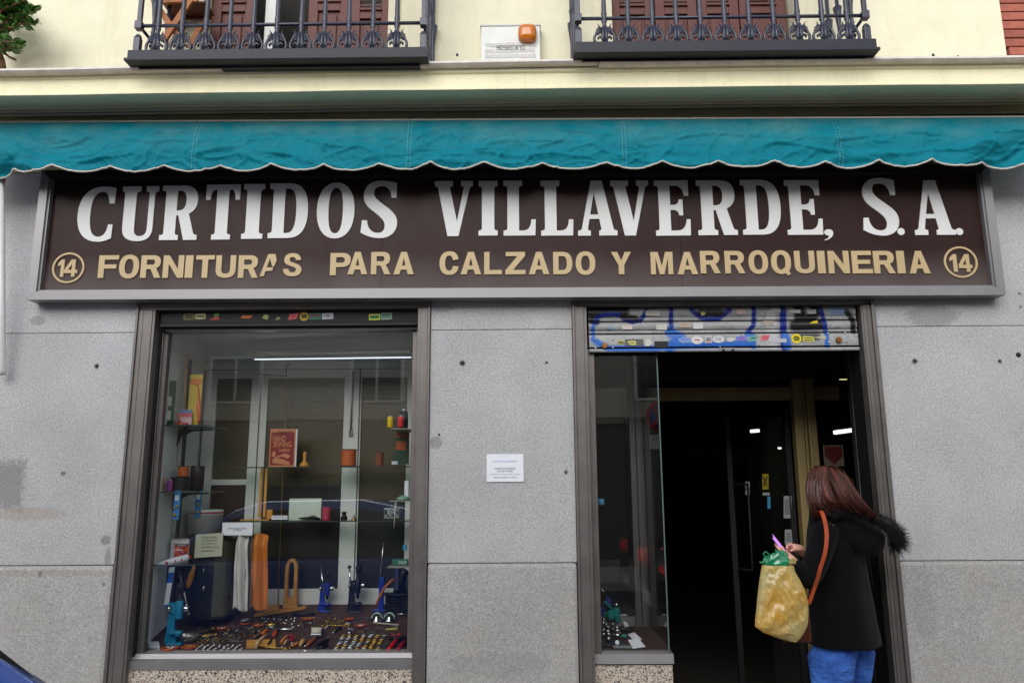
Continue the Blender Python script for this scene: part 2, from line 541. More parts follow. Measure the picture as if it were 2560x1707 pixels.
# ------------------------------------------------------------------ street
g = MB(); g.quad((-60, -60, -.16), (60, -60, -.16), (60, 30, -.16), (-60, 30, -.16))
struct('ground', g, M('ground_earth', (70, 66, 60), .9))
g = MB(); g.box(-40, 40, -9.0, -2.45, -.158, -.13)
struct('road', g, M('asphalt', (62, 62, 64), .9, var=.25, vs=40, bump=.3, bs=200))
g = MB(); g.box(-40, 40, -2.25, .05, -.157, 0)
struct('pavement', g, M('paving', (172, 168, 160), .85, var=.15, vs=5, bump=.2))
g = MB()
for i in range(40): g.box(-40 + 2 * i, -40.006 + 2 * i + 2, -2.45, -2.254, -.156, .003, .01)
struct('kerb', g, M('kerb_granite', (140, 138, 134), .8, var=.15, vs=30, bump=.2))
g = MB(); g.box(-40, 40, -11.9, -9.0, -.157, 0)
struct('far_pavement', g, M('paving', (172, 168, 160)))

# ------------------------------------------------------------------ the building
bld = thing('shop_building', 'cream rendered old building above a grey granite shop front with two iron balconies', 'building', (-.1, .5, 0))
def blk(x0, x1, z0, z1, y=0.0, mat=None, bev=.005):
    part('granite_block', MB().box(x0, x1, y, .42, z0 + .0012, z1 - .0012, bev), mat or m_stone, bld)
XL, XM0, XM1, XR = -2.303, -.525, .322, 2.133
for (a, b_) in ((-3.20, XL), (XM0, XM1), (XR, 3.32)):
    blk(a, b_, 0, 1.188, -.010, m_plinth, .022)
    blk(a, b_, 1.188, 2.534)
    blk(a, b_, 2.534, 3.56)
# lintel zone behind the sign and awning
part('lintel', MB().box(XL, XM0, .06, .42, 2.72, 3.56).box(XM1, XR, .06, .42, 2.72, 3.56), m_dark, bld)
part('frieze_wall', MB().box(-3.20, 3.32, .0, .42, 3.563, 3.90), m_cornice, bld)
# upper wall round the two balcony doors
UZ0, UZ1 = 3.94, 5.7
up = MB()
for a, b_ in ((-3.9, -2.03), (-.828, .622), (1.798, 3.13)): up.box(a, b_, 0, .45, UZ0, UZ1)
up.box(-2.03, -.828, 0, .45, UZ0, 4.04).box(.622, 1.798, 0, .45, UZ0, 4.04)
part('rendered_wall', up, m_stucco, bld)
# moulded surrounds of the balcony doors
for (a, b_) in ((-2.03, -1.0), (-.828, 1.0), (.622, -1.0), (1.798, 1.0)):
    part('door_surround', MB().box(a, a + b_ * .075, -.018, .0, 4.04, UZ1, .006), m_stucco, bld)
# cornice: profile extruded along the front in three stones, slightly uneven
def pzz(y, v): return PZ(1280, v, y)
prof = [(0, 4.035), (-.49, 4.003), (-.497, 3.985), (-.485, 3.972), (-.455, 3.972), (-.45, 3.955), (-.437, 3.948), (-.437, 3.862), (-.452, 3.858), (-.452, 3.846),
        (-.43, 3.845), (-.36, pzz(-.36, 233)), (-.29, pzz(-.29, 243)), (-.235, pzz(-.235, 252)), (-.22, pzz(-.22, 255)), (-.22, pzz(-.22, 259)), (-.195, pzz(-.195, 262)), (-.195, pzz(-.195, 267)),
        (-.17, pzz(-.17, 270)), (-.17, pzz(-.17, 275)), (-.07, pzz(-.07, 281)), (-.055, pzz(-.055, 290)), (-.05, 3.70), (0, 3.70), (0, 3.972)]
def cornice(x0, x1, dz0, dz1, pr, nm, mat):
    k = len(pr); vs = []; N = max(2, int((x1 - x0) / .12))
    for i in range(N + 1):
        x = x0 + (x1 - x0) * i / N; w = .0035 * noise.noise((x * 1.7, 3, 1)) + dz0 + (dz1 - dz0) * i / N
        vs += [(x, y, z + w) for y, z in pr]
    fs = [(i * k + j, i * k + (j + 1) % k, (i + 1) * k + (j + 1) % k, (i + 1) * k + j) for i in range(N) for j in range(k)]
    fs += [tuple(range(k)), tuple(reversed(range(N * k, N * k + k)))]
    part(nm, MB().add(vs, fs), mat, bld)
cornice(-3.45, -1.6, -.010, -.002, prof[4:], 'cornice', m_cornice)
cornice(-1.5997, .43, -.002, .002, prof[4:], 'cornice', m_cornice)
cornice(.4303, 3.32, .002, .0, prof[4:], 'cornice', m_cornice)
fl = [(0.0, 4.05), (-.49, 4.003), (-.50, 3.985), (-.487, 3.974), (0, 3.974)]
cornice(-3.5, -.755, -.024, .004, fl, 'cornice_flashing', m_flash)
cornice(-.752, .47, -.002, .006, fl, 'cornice_flashing', m_flash)
cornice(.473, 3.35, -.006, -.002, fl, 'cornice_flashing', m_flash)
# neighbour bricks at the top right and the left edge
q = MB().box(3.185, 4.2, .065, .4, 3.95, 5.7); part('brick_backing', q, m_mortar, bld)
bme = None
zb = 4.315
for i in range(12):
    for j in range(3):
        x = 3.15 + .25 * j + (.0 if i % 2 == 0 else -.01) + .012 * max(0, 2 - i)
        o = part('brick', MB().box(x, x + .238, .03, .16, zb + i * .062, zb + i * .062 + .054, .005), m_brick, bld) if bme is None else None
        if bme is None: bme = o; bx0 = x
        else:
            o = bme.copy(); col.objects.link(o); o.parent = bld; o.location = (x - bx0 - .0, rnd.uniform(-.003, .003), i * .062)
part('stone_corbel', MB().prism([(3.145, 4.03), (3.6, 4.03), (3.6, 4.30), (3.22, 4.28), (3.17, 4.2)], -.02, .064), m_flash, bld)
q = MB().box(-4.2, -3.21, .065, .4, 0, 3.9); part('brick_backing', q, m_mortar, bld)
for i in range(14):
    o = bme.copy(); col.objects.link(o); o.parent = bld; o.location = (-3.215 - .238 - bx0, .0, 3.1 - zb + i * .062)

part('neighbour_wall', MB().box(3.325, 10, .02, .42, 0, 3.92), m_flash, bld)
part('neighbour_wall', MB().box(4.205, 10, .06, .42, 3.925, 5.7), m_brick, bld)
part('neighbour_wall', MB().box(-10, -4.205, .06, .42, 0, 5.7), m_brick, bld)
# ---------- balcony doors (parts of the building)
def leaf(x0, x1, y, z0, z1, zp, zr, slats=True, hinge=0.0, lab=None):
    """louvred shutter leaf: stiles, bottom rail, sunk panel to zp, rail zp..zr, slats above"""
    f = MB(); w = .062
    f.box(x0, x0 + w, y, y + .04, z0, z1, .004).box(x1 - w, x1, y, y + .04, z0, z1, .004)
    f.box(x0 + w, x1 - w, y + .002, y + .038, z0, z0 + .075, .003).box(x0 + w, x1 - w, y + .002, y + .038, zp, zr, .003)
    f.box(x0 + w - .004, x1 - w + .004, y - .012, y + .002, zr - .02, zr - .002, .004)
    fr = part('shutter_leaf', f, m_brown, bld, lab)
    part('panel', MB().box(x0 + w, x1 - w, y + .02, y + .032, z0 + .075, zp).box(x0 + w + .022, x1 - w - .022, y + .008, y + .02, z0 + .1, zp - .025, .008), m_brown, fr)
    if slats:
        z = zr + .02
        while z < z1 - .03:
            part('slat', MB().hexa((x0 + w, y + .004, z), (x1 - w, y + .004, z), (x1 - w, y + .004, z + .008), (x0 + w, y + .004, z + .008),
                                  (x0 + w, y + .036, z + .03), (x1 - w, y + .036, z + .03), (x1 - w, y + .036, z + .038), (x0 + w, y + .036, z + .038)), m_brown, fr)
            z += .042
    return fr
zf = 4.05
zp, zr = PZ(1700, 35, .08), PZ(1700, 10, .08)
us = [1526, 1638, 1745, 1850, 1968]
for i in range(4):
    leaf(PX(us[i], 60, .08) + .004, PX(us[i + 1], 60, .08) - .004, .08, zf, 5.6, zp, zr)
zp2 = PZ(1700, 14, .08); zr2 = PZ(1700, -12, .08)
for a, b_ in ((528, 634), (770, 872), (876, 976)):
    leaf(PX(a, 60, .09), PX(b_, 60, .09), .09, zf, 5.6, (zp2 if a < 800 else zp), (zr2 if a < 800 else zr), slats=True)
part('door_frame', MB().box(PX(664, 60, .2), PX(690, 60, .2), .18, .22, zf, 5.6, .004), m_white, bld)
for a, b_ in ((-2.1, -.78), (.55, 1.85)):
    part('room_wall', MB().box(a, b_, .9, .95, 3.95, 5.7).box(a, a + .06, .452, .9, 3.95, 5.7).box(b_ - .04, b_, .452, .9, 3.95, 5.7).box(a + .06, b_ - .04, .452, .9, 3.95, 4.0), m_roomdark, bld)

# ---------- shop window (left) as part of the building
WF = .09                                       # plane of the inner frame
wf = part('window_frame', MB().box(-2.30, -2.286, -.016, .07, .0, 2.712, .003).box(-2.286, -2.204, -.006, .07, .0, 2.672, .004).box(-2.204, -2.19, .0, .07, 0, 2.672)
          .box(-2.262, -2.258, -.009, -.004, 0, 2.672), m_bronze, bld)
part('outer_jamb', MB().box(-.588, -.54, -.006, .07, .0, 2.672, .004).box(-.54, -.527, -.016, .07, 0, 2.712, .003).box(-.602, -.588, 0, .07, 0, 2.672), m_bronze, wf)
part('head', MB().box(-2.286, -.54, -.004, .07, 2.672, 2.712, .004), m_bronze, wf)
part('reveal', MB().box(-2.295, -.53, .07, .42, 2.672, 2.72).box(-2.19, -2.178, .068, .12, .55, 2.672).box(-.612, -.602, .068, .12, .55, 2.672), m_dark, wf)
part('inner_jamb', MB().box(-2.215, -2.172, WF, .15, .68, 2.56, .003).box(-2.172, -2.148, WF + .012, .15, .68, 2.56, .002), m_bronze, wf)
part('inner_jamb', MB().box(-.645, -.622, WF + .012, .15, .68, 2.56, .002).box(-.622, -.598, WF, .15, .68, 2.56, .003), m_bronze, wf)
part('sill', MB().add([(-2.262, .03, .640), (-.562, .03, .640), (-.562, .03, .667), (-2.262, .03, .667), (-2.20, .062, .672), (-.61, .062, .672), (-.61, .075, .696), (-2.20, .075, .696), (-2.2, .16, .698), (-.61, .16, .698)],
     [(0, 1, 2, 3), (3, 2, 5, 4), (4, 5, 6, 7), (7, 6, 9, 8)]).box(-2.262, -.562, .031, .16, .62, .66), m_alu, wf)
part('pane', MB().box(-2.148, -.645, .128, .136, .697, 2.562), m_glass, wf)
part('sill_panel', MB().box(-2.27, -.555, .036, .2, 0, .632, .006), m_speck, bld)

# display box behind the window
DXL, DXR, DYB = -2.20, -.60, .78
def floor_z(x, y): return .690 + (y - .16) * (.845 - .690) / .59
BK = .80
part('display_floor', MB().hexa((DXL, .142, .62), (DXR, .142, .62), (DXR, .142, floor_z(0, .142)), (DXL, .142, floor_z(0, .142)),
                                (DXL, BK, .62), (DXR, BK, .62), (DXR, BK, floor_z(0, BK)), (DXL, BK, floor_z(0, BK))), m_display, bld)
part('display_side', MB().box(DXL - .06, DXL, .15, BK + .1, .6, 2.66), m_wallin, bld)
part('display_side', MB().box(DXR, DXR + .06, .15, BK + .1, .6, 2.66), m_dark, bld, 'dark side board of the window display')
part('display_ceiling', MB().box(DXL - .06, DXR + .06, .15, BK + .1, 2.62, 2.66), m_wallin, bld)
zt_ = PZ(600, 918, BK)
part('display_back', MB().box(DXL, DXR, BK + .03, BK + .08, zt_ + .02, 2.62), m_wallin, bld)
def obscure():
    m, n, l, b = newmat('obscure_glass')
    b.inputs['Base Color'].default_value = S(84, 76, 56); b.inputs['Roughness'].default_value = .22; b.inputs['Specular IOR Level'].default_value = .6
    geo = n.new('ShaderNodeNewGeometry'); v = n.new('ShaderNodeTexVoronoi'); v.inputs['Scale'].default_value = 130
    l.new(geo.outputs['Position'], v.inputs['Vector'])
    bp = n.new('ShaderNodeBump'); bp.inputs['Strength'].default_value = .22; bp.inputs['Distance'].default_value = .005
    l.new(v.outputs['Distance'], bp.inputs['Height']); l.new(bp.outputs[0], b.inputs['Normal'])
    return m
m_obsc = obscure()
m_panelbrown = M('panel_brown', (52, 34, 26), .6, var=.15)
def bx(u): return PX(u, 1200, BK)
zb0 = floor_z(0, BK)
def panel_door(ua, ub, zbot, ztop, gl, bars=()):
    """white framed door: outer edges ua..ub, glass edges gl"""
    x0, x1 = bx(ua), bx(ub); g0, g1 = bx(gl[0]), bx(gl[1])
    f = MB().box(x0, g0, BK - .02, BK + .02, zbot, ztop, .004).box(g1, x1, BK - .02, BK + .02, zbot, ztop, .004)
    f.box(g0, g1, BK - .018, BK + .018, ztop - .06, ztop, .003).box(g0, g1, BK - .018, BK + .018, zbot, zbot + .1, .003)
    for (za, zb_) in bars: f.box(g0, g1, BK - .018, BK + .018, za, zb_, .003)
    d = part('panel_door', f, m_white, bld)
    return d, g0, g1
ztop = PZ(700, 925, BK)
d1, a, b_ = panel_door(500, 640, zb0, ztop, (530, 618), ((PZ(575, 1212, BK), PZ(575, 1198, BK)),))
zc = PZ(575, 1205, BK)
part('obscure_pane', MB().box(a, b_, BK - .004, BK + .004, zc, ztop - .05), m_obsc, d1)
part('solid_panel', MB().box(a, b_, BK - .006, BK + .006, zb0 + .1, zc), m_panelbrown, d1)
d2, a, b_ = panel_door(643, 893, zb0, ztop, (660, 855))
part('obscure_pane', MB().box(a, b_, BK - .004, BK + .004, PZ(750, 1215, BK), ztop - .05), m_obsc, d2)
part('solid_panel', MB().box(a, b_, BK - .003, BK + .005, zb0 + .1, PZ(750, 1215, BK)), M('panel_black', (26, 24, 22), .5), d2)
d3, a, b_ = panel_door(896, 1045, zb0, ztop, (899 + 0, 1015))
part('obscure_pane', MB().box(a, b_, BK - .004, BK + .004, PZ(950, 1250, BK), ztop - .05), m_obsc, d3)
part('solid_panel', MB().box(a, b_, BK - .003, BK + .005, zb0 + .1, PZ(950, 1250, BK)), M('panel_black', (26, 24, 22), .5), d3)
part('door_bolt', MB().cyl((bx(875), BK - .03, PZ(875, 1090, BK)), (bx(875), BK - .03, PZ(875, 930, BK)), .006).box(bx(870), bx(880), BK - .035, BK - .02, PZ(875, 1090, BK), PZ(875, 1075, BK)), m_alu, d2)
part('back_header', MB().box(DXL, DXR, BK - .025, BK + .03, ztop + .003, zt_ + .03, .004), m_white, bld)

# ---------- doorway (right)
df = part('door_frame', MB().box(.324, .338, -.016, .07, 0, 2.712, .003).box(.338, .394, -.006, .07, 0, 2.672, .004).box(.394, .41, 0, .07, 0, 2.672), m_bronze, bld)
part('jamb', MB().box(2.05, 2.062, 0, .07, 0, 2.672).box(2.062, 2.108, -.006, .07, 0, 2.672, .004).box(2.108, 2.131, -.018, .07, 0, 2.712, .003).box(2.083, 2.087, -.01, -.004, 0, 2.67), m_bronze, df)
part('head', MB().box(.338, 2.108, -.004, .07, 2.674, 2.714, .004), m_bronze, df)
part('reveal', MB().box(.33, 2.128, .07, .42, 2.676, 2.72).box(2.05, 2.13, .072, .22, 0, 2.676), m_dark, df)
# side display case: front pane, side pane, posts
CX, CY0, CY1 = .838, .10, .90
cs = part('case_frame', MB().box(.41, .455, .06, .12, .69, 2.42, .003).box(.41, .47, CY1 - .04, CY1, .69, 2.42, .003), m_bronze, bld)
part('post', MB().box(CX - .075, CX - .035, CY1 - .06, CY1, .69, 2.42, .004).box(CX - .03, CX + .012, CY1 - .05, CY1 + .03, .69, 2.5, .004), m_bronze, cs)
part('case_sill', MB().hexa((.412, .035, .640), (.852, .035, .640), (.852, .045, .690), (.412, .045, .690), (.412, .14, .640), (.852, .14, .640), (.852, .14, .697), (.412, .14, .697))
     .box(.835, .852, .14, CY1, .64, .7).box(.41, .83, CY1 - .03, CY1, .69, .76), m_alu, cs)
part('pane', MB().box(.455, CX - .004, CY0, CY0 + .008, .698, 2.44), m_glass, cs)
part('pane', MB().box(CX - .004, CX + .004, CY0, CY1 - .05, .70, 2.44), m_glass, cs)
part('pane', MB().box(.47, CX - .075, CY1 - .03, CY1 - .024, .76, 2.42), m_glass, cs)
part('pane_edge', MB().box(CX - .0035, CX + .0035, CY0 - .003, CY0, .70, 2.44), M('glass_edge', (96, 112, 110), .35, var=.05), cs)
part('case_panel', MB().box(.40, .846, .048, .22, 0, .632, .006).box(.842, .848, .22, CY1, 0, .64), m_speck, bld)
part('case_floor', MB().box(.41, .835, .12, CY1 - .03, .66, .70), m_display, bld)
part('case_wall', MB().box(.33, .405, .12, 1.6, 0, 2.7), M('olive_wall', (128, 120, 92), .7, var=.1, vs=3), bld)
part('case_ceiling', MB().box(.405, CX, .12, CY1, 2.44, 2.47), m_roomdark, bld)
# transom, mullion, glazed screen at the back of the entry
EY = 1.0
zt0, zt1 = PZ(1800, 1000, EY), PZ(1800, 968, EY)
m_bronze2 = M('bronze_warm', (150, 132, 88), .5, .2, var=.15)
tr = part('transom', MB().box(CX + .012, 1.955, EY, EY + .06, zt0, zt1, .004).box(CX + .012, 1.955, EY - .008, EY, zt0 + .03, zt1 - .03, .003).box(2.115, 2.3, EY, EY + .06, zt0, zt1, .004), m_bronze2, bld)
part('mullion', MB().box(1.958, 2.02, EY - .02, EY + .06, 0, zt1 + .06, .006).box(2.026, 2.046, EY - .012, EY + .06, 0, zt1 + .06, .004).box(2.052, 2.112, EY - .02, EY + .06, 0, zt1 + .06, .006), m_bronze2, bld)
dl = part('door_leaf', MB().box(1.56, 1.60, EY + .35, EY + .39, 0, 2.14, .003).box(1.905, 1.945, EY + .05, EY + .09, 0, 2.14, .003), m_dark, bld)
part('pane', MB().hexa((1.60, EY + .366, .05), (1.905, EY + .066, .05), (1.905, EY + .066, 2.1), (1.60, EY + .366, 2.1), (1.60, EY + .374, .05), (1.905, EY + .074, .05), (1.905, EY + .074, 2.1), (1.60, EY + .374, 2.1)), m_glass, dl)
part('handle', MB().tube([(1.60, EY + .33, 1.02), (1.60, EY + .25, 1.02), (1.66, EY + .2, 1.02), (1.66, EY + .2, 1.62), (1.60, EY + .25, 1.62), (1.60, EY + .33, 1.62)], .010), m_dark, dl)
part('pane', MB().box(2.112, 2.6, EY + .03, EY + .036, .05, zt0), m_glass, tr)
# ceiling of the entry and the dark shop room
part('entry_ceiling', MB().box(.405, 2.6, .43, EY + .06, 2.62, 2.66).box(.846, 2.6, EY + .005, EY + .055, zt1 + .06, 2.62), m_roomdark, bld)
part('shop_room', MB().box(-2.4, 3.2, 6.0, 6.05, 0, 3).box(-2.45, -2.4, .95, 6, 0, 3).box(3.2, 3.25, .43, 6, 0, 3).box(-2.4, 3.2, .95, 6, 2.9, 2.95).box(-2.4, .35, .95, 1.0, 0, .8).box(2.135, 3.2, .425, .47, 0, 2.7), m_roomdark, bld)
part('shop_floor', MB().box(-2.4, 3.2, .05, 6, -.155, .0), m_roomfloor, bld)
# ------------------------------------------------------------------ the street behind the camera (seen in the window reflections)
far = thing('street_house', 'pale grey house across the street with rows of dark windows, mirrored in the shop windows', 'building', (0, -12, 0))
m_far = stucco('far_render', S(170, 166, 156))
m_fardk = M('far_socle', (84, 82, 80), .8, var=.2)
w = MB()
w.box(-20, 20, -12.6, -11.92, 3.1, 6.0)
part('wall', w, m_far, far)
part('ground_storey', MB().box(-20, 20, -12.58, -11.9, 0, 3.08), m_fardk, far)
part('string_course', MB().box(-20, 20, -12.0, -11.78, 3.081, 3.3, .02), m_far, far)
part('eaves', MB().box(-20.2, 20.2, -12.6, -11.5, 6.001, 6.2, .03), m_far, far)
m_farglass = M('far_glass', (40, 46, 52), .15, var=.1)
for i in range(11):
    for k in range(1):
        x = -15.5 + 3.1 * i; z = 3.45
        fr = part('window', MB().box(x - .6, x + .6, -11.925, -11.86, z, z + 1.05, .02), m_white, far)
        part('pane', MB().box(x - .52, x - .03, -11.862, -11.85, z + .06, z + .99).box(x + .03, x + .52, -11.862, -11.85, z + .06, z + .99), m_farglass, fr)
for i in range(7):
    x = -15 + 5 * i
    part('door', MB().box(x - .9, x + .9, -11.905, -11.86, .05, 2.7, .02), m_farglass, far)

# street sign on a pole
sg = thing('street_sign', 'round red and blue no stopping sign on a pole across the street', 'road sign', (2.75, -10.2, 0))
part('pole', MB().cyl((2.75, -10.2, 0), (2.75, -10.2, 3.4), .03), m_alu, sg)
part('sign_disc', MB().lathe((2.75, -10.16, 2.95), [(.001, -.01), (.30, -.01), (.30, .01), (.001, .01)], 32, (0, 1, 0)), M('sign_red', (190, 36, 36), .4, var=.05), sg)
part('sign_field', MB().lathe((2.75, -10.148, 2.95), [(.24, -.004), (.24, .004), (.001, .004)], 32, (0, 1, 0)), M('sign_blue', (36, 70, 160), .4, var=.05), sg)
xb = MB()
for a in (45, -45):
    mt = Matrix.Translation((2.75, -10.138, 2.95)) @ Matrix.Rotation(R(a), 4, 'Y')
    xb.xf = mt; xb.box(-.24, .24, -.003, .003 + .001 * (a > 0), -.03, .03)
xb.xf = None
part('cross_bar', xb, M('sign_red', (190, 36, 36)), sg)
part('sub_plate', MB().box(2.5, 3.0, -10.165, -10.15, 2.33, 2.6, .01), m_white, sg)
Mrot = Matrix.Translation((2.75, -10.147, 0)) @ Matrix.Rotation(math.pi, 4, 'Z') @ Matrix.Translation((-2.75, 10.147, 0))
printed('EXCEPTO', 2.55, 2.95, 2.48, 2.55, -10.147, m_ink, sg, 'lettering', Mrot)
printed('BUS', 2.66, 2.84, 2.38, 2.44, -10.147, m_ink, sg, 'lettering', Mrot)

# parked cars: built once as a hatchback along X, nose at -X, tail at +X, on the kerb side of the road
m_tyre = M('tyre', (24, 24, 25), .85); m_carglass = M('car_glass', (22, 30, 30), .06, var=.03, spec=.8)
m_rim = M('rim', (150, 152, 156), .35, .8); m_tail = M('tail_light', (190, 16, 18), .2, emit=.5); m_lamp = M('head_lamp', (210, 214, 218), .1)
def car(paint, label, loc, flip):
    t = thing('parked_car', label, 'car', (0, 0, 0), 'cars parked along the kerb')
    L = 4.1; W = .86
    body = [(-2.05, .32), (-2.05, .62), (-1.95, .74), (-1.05, .93), (1.75, .98), (1.98, .92), (2.05, .60), (2.05, .32), (1.75, .22), (-1.8, .22)]
    def pr(poly, w0, w1):
        rings = []
        for (yy, k, dz) in ((-w0, .93, .0), (-w0 * .985, 1, 0), (-w0 * .9, 1, .012), (0, 1, .02), (w0 * .9, 1, .012), (w0 * .985, 1, 0), (w0, .93, 0)):
            rings.append([(x * (.985 if abs(yy) > w0 * .95 else 1), yy, (z - .55) * k + .55 + dz) for x, z in poly])
        return rings
    b = MB().loft(pr(body, W, W))
    part('body', b, paint, t)
    # greenhouse
    prof_ = [(-1.10, .93, .80), (-.35, 1.36, .64), (-.05, 1.43, .62), (.9, 1.44, .62), (1.35, 1.36, .63), (1.62, 1.20, .67), (1.86, .97, .78)]
    rings = []
    for k in (-1, -.9, 0, .9, 1):
        rings.append([(x, k * y, z + (.02 if abs(k) < .95 and z > 1.1 else 0)) for x, z, y in prof_] + [(1.7, k * .8, .9), (-1.0, k * .8, .9)])
    part('cabin', MB().loft(rings), paint, t)
    sw = [(-.92, .985, .797), (-.34, 1.305, .665), (.0, 1.375, .642), (.9, 1.385, .64), (1.28, 1.32, .652), (1.5, 1.20, .69), (1.62, 1.02, .785)]
    for s in (-1, 1):
        a = [(x, s * (y + .012), z) for x, z, y in sw] + [(1.4, s * .81, .99)]
        c2 = [(x, s * (y - .02), z) for x, z, y in sw] + [(1.4, s * .78, .99)]
        k = len(a)
        part('side_window', MB().add(a + c2, [tuple(range(k)), tuple(reversed(range(k, 2 * k)))] + [(i, i + k, (i + 1) % k + k, (i + 1) % k) for i in range(k)]), m_carglass, t)
        part('door_mirror', MB().ball((-.75, s * .93, 1.0), (.08, .11, .07)), paint, t)
        part('tail_light', MB().box(1.86, 2.0, s * .80 - .08 * (s < 0) - .0, s * .80 + .08 * (s > 0), .80, .95, .02).box(1.9, 2.02, s * .55, s * .80, .84, .90, .01), m_tail, t)
        part('headlight', MB().ball((-1.93, s * .62, .70), (.09, .17, .07)), m_lamp, t)
    part('windscreen', MB().hexa((-1.02, -.70, .975), (-1.02, .70, .975), (-.40, .57, 1.345), (-.40, -.57, 1.345), (-.98, -.70, .95), (-.98, .70, .95), (-.36, .57, 1.32), (-.36, -.57, 1.32)), m_carglass, t)
    part('rear_window', MB().hexa((1.40, -.60, 1.362), (1.40, .60, 1.362), (1.86, .735, 1.01), (1.86, -.735, 1.01), (1.36, -.60, 1.33), (1.36, .60, 1.33), (1.80, .735, 1.0), (1.80, -.735, 1.0)), m_carglass, t)
    part('number_plate', MB().box(2.04, 2.06, -.26, .26, .52, .63, .005), m_white, t)
    for sx in (-1.28, 1.28):
        for s in (-1, 1):
            wh = part('wheel', MB().lathe((sx, s * .74 - .1, .30), [(.18, 0), (.29, .0), (.31, .03), (.31, .17), (.29, .2), (.18, .2)], 28, (0, 1, 0)), m_tyre, t)
            part('rim', MB().lathe((sx, s * .74 - .09, .30), [(.02, .0), (.19, .0), (.19, .18), (.02, .18)], 20, (0, 1, 0)), m_rim, wh)
    t.location = loc; t.scale = (1, 1, 1.13); t.rotation_euler[2] = math.pi if flip else 0
    return t
m_carblue = M('car_paint_blue', (38, 90, 188), .22, .0, var=.03, coat=1.0, spec=.5)
m_cardark = M('car_paint_dark', (28, 30, 38), .25, .2, var=.03, coat=.8)
car(m_carblue, 'blue hatchback whose roof edge rises into the bottom left corner', (-2.47, -3.62, -.145), False)
car(m_cardark, 'dark hatchback with red tail lights, mirrored in the case beside the doorway', (3.35, -3.5, -.145), True)

# ------------------------------------------------------------------ shop sign
sign = thing('shop_sign', 'long dark brown shop sign with white serif letters above smaller gold lettering', 'sign', (-.03, -.05, 2.70))
def zt(x): return -.0033 * x
def sp(x, z): return (x, z + zt(x))
X0, X1, Z0, Z1 = -2.912, 2.859, 2.706, 3.52
FW = .050
def rail(pts, y0, y1): return MB().prism([sp(*q) for q in pts], y0, y1)
part('frame_rail', rail([(X0, Z0), (X1, Z0), (X1 - FW, Z0 + FW), (X0 + FW, Z0 + FW)], -.105, .0).prism([sp(*q) for q in [(X0 + FW, Z0 + FW), (X1 - FW, Z0 + FW), (X1 - FW - .012, Z0 + FW + .012), (X0 + FW + .012, Z0 + FW + .012)]], -.092, -.01), m_alu, sign)
part('frame_rail', rail([(X0, Z1), (X0, Z0 + .001), (X0 + FW, Z0 + FW + .001), (X0 + FW, Z1 - FW)], -.105, .0).prism([sp(*q) for q in [(X0 + FW, Z1 - FW), (X0 + FW, Z0 + FW + .002), (X0 + FW + .012, Z0 + FW + .014), (X0 + FW + .012, Z1 - FW)]], -.092, -.01), m_alu, sign)
part('frame_rail', rail([(X1, Z1), (X1 - FW, Z1 - FW), (X1 - FW, Z0 + FW + .001), (X1, Z0 + .001)], -.105, .0).prism([sp(*q) for q in [(X1 - FW, Z1 - FW), (X1 - FW - .012, Z1 - FW), (X1 - FW - .012, Z0 + FW + .014), (X1 - FW, Z0 + FW + .002)]], -.092, -.01), m_alu, sign)
part('frame_rail', rail([(X0 + .001, Z1 + .001), (X0 + FW, Z1 - FW + .001), (X1 - FW, Z1 - FW + .001), (X1 - .001, Z1 + .001)], -.105, .0), M('rail_awning_shade', (40, 32, 30), .5, .2), sign, 'upper rail of the sign frame with awning shade in its colour')  # the awning's shade is painted into this rail's dark colour
def signpanel():
    m, n, l, b = newmat('sign_panel_brown')
    geo = n.new('ShaderNodeNewGeometry')
    def nz(sc, sx, det=5):
        mp = n.new('ShaderNodeMapping'); mp.inputs['Scale'].default_value = sx; l.new(geo.outputs['Position'], mp.inputs[0])
        t = n.new('ShaderNodeTexNoise'); t.inputs['Scale'].default_value = sc; t.inputs['Detail'].default_value = det; l.new(mp.outputs[0], t.inputs['Vector']); return t.outputs[0]
    mr = n.new('ShaderNodeMapRange'); mr.inputs['From Min'].default_value = .4; mr.inputs['From Max'].default_value = .75; mr.inputs['To Max'].default_value = .35
    l.new(nz(3, (1.6, 1, .5)), mr.inputs['Value'])
    c = mix_rgb(n, l, mr.outputs[0], S(46, 27, 23), S(60, 45, 42))
    sp = n.new('ShaderNodeSeparateXYZ'); l.new(geo.outputs['Position'], sp.inputs[0])      # grey sheen of reflected sky painted into the colour along the lower edge
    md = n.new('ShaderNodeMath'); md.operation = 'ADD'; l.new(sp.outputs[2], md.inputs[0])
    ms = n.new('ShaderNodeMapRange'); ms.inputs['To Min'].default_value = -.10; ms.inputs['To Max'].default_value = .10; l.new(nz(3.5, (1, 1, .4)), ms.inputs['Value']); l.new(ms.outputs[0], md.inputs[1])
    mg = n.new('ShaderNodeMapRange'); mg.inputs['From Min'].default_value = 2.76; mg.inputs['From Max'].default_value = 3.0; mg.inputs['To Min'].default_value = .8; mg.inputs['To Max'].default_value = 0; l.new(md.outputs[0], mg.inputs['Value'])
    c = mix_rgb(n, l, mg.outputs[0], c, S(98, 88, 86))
    l.new(c, b.inputs['Base Color'])
    m2 = n.new('ShaderNodeMapRange'); m2.inputs['To Min'].default_value = .26; m2.inputs['To Max'].default_value = .45
    l.new(nz(5, (2, 1, .6)), m2.inputs['Value']); l.new(m2.outputs[0], b.inputs['Roughness'])
    b.inputs['Specular IOR Level'].default_value = .12
    bp = n.new('ShaderNodeBump'); bp.inputs['Strength'].default_value = .06; bp.inputs['Distance'].default_value = .02
    l.new(nz(2.2, (1, 1, 1.4), 2), bp.inputs['Height']); l.new(bp.outputs[0], b.inputs['Normal'])
    return m
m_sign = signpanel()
SY = -.060
pcs = [X0 + FW + .012, -.82, .98, X1 - FW - .012]
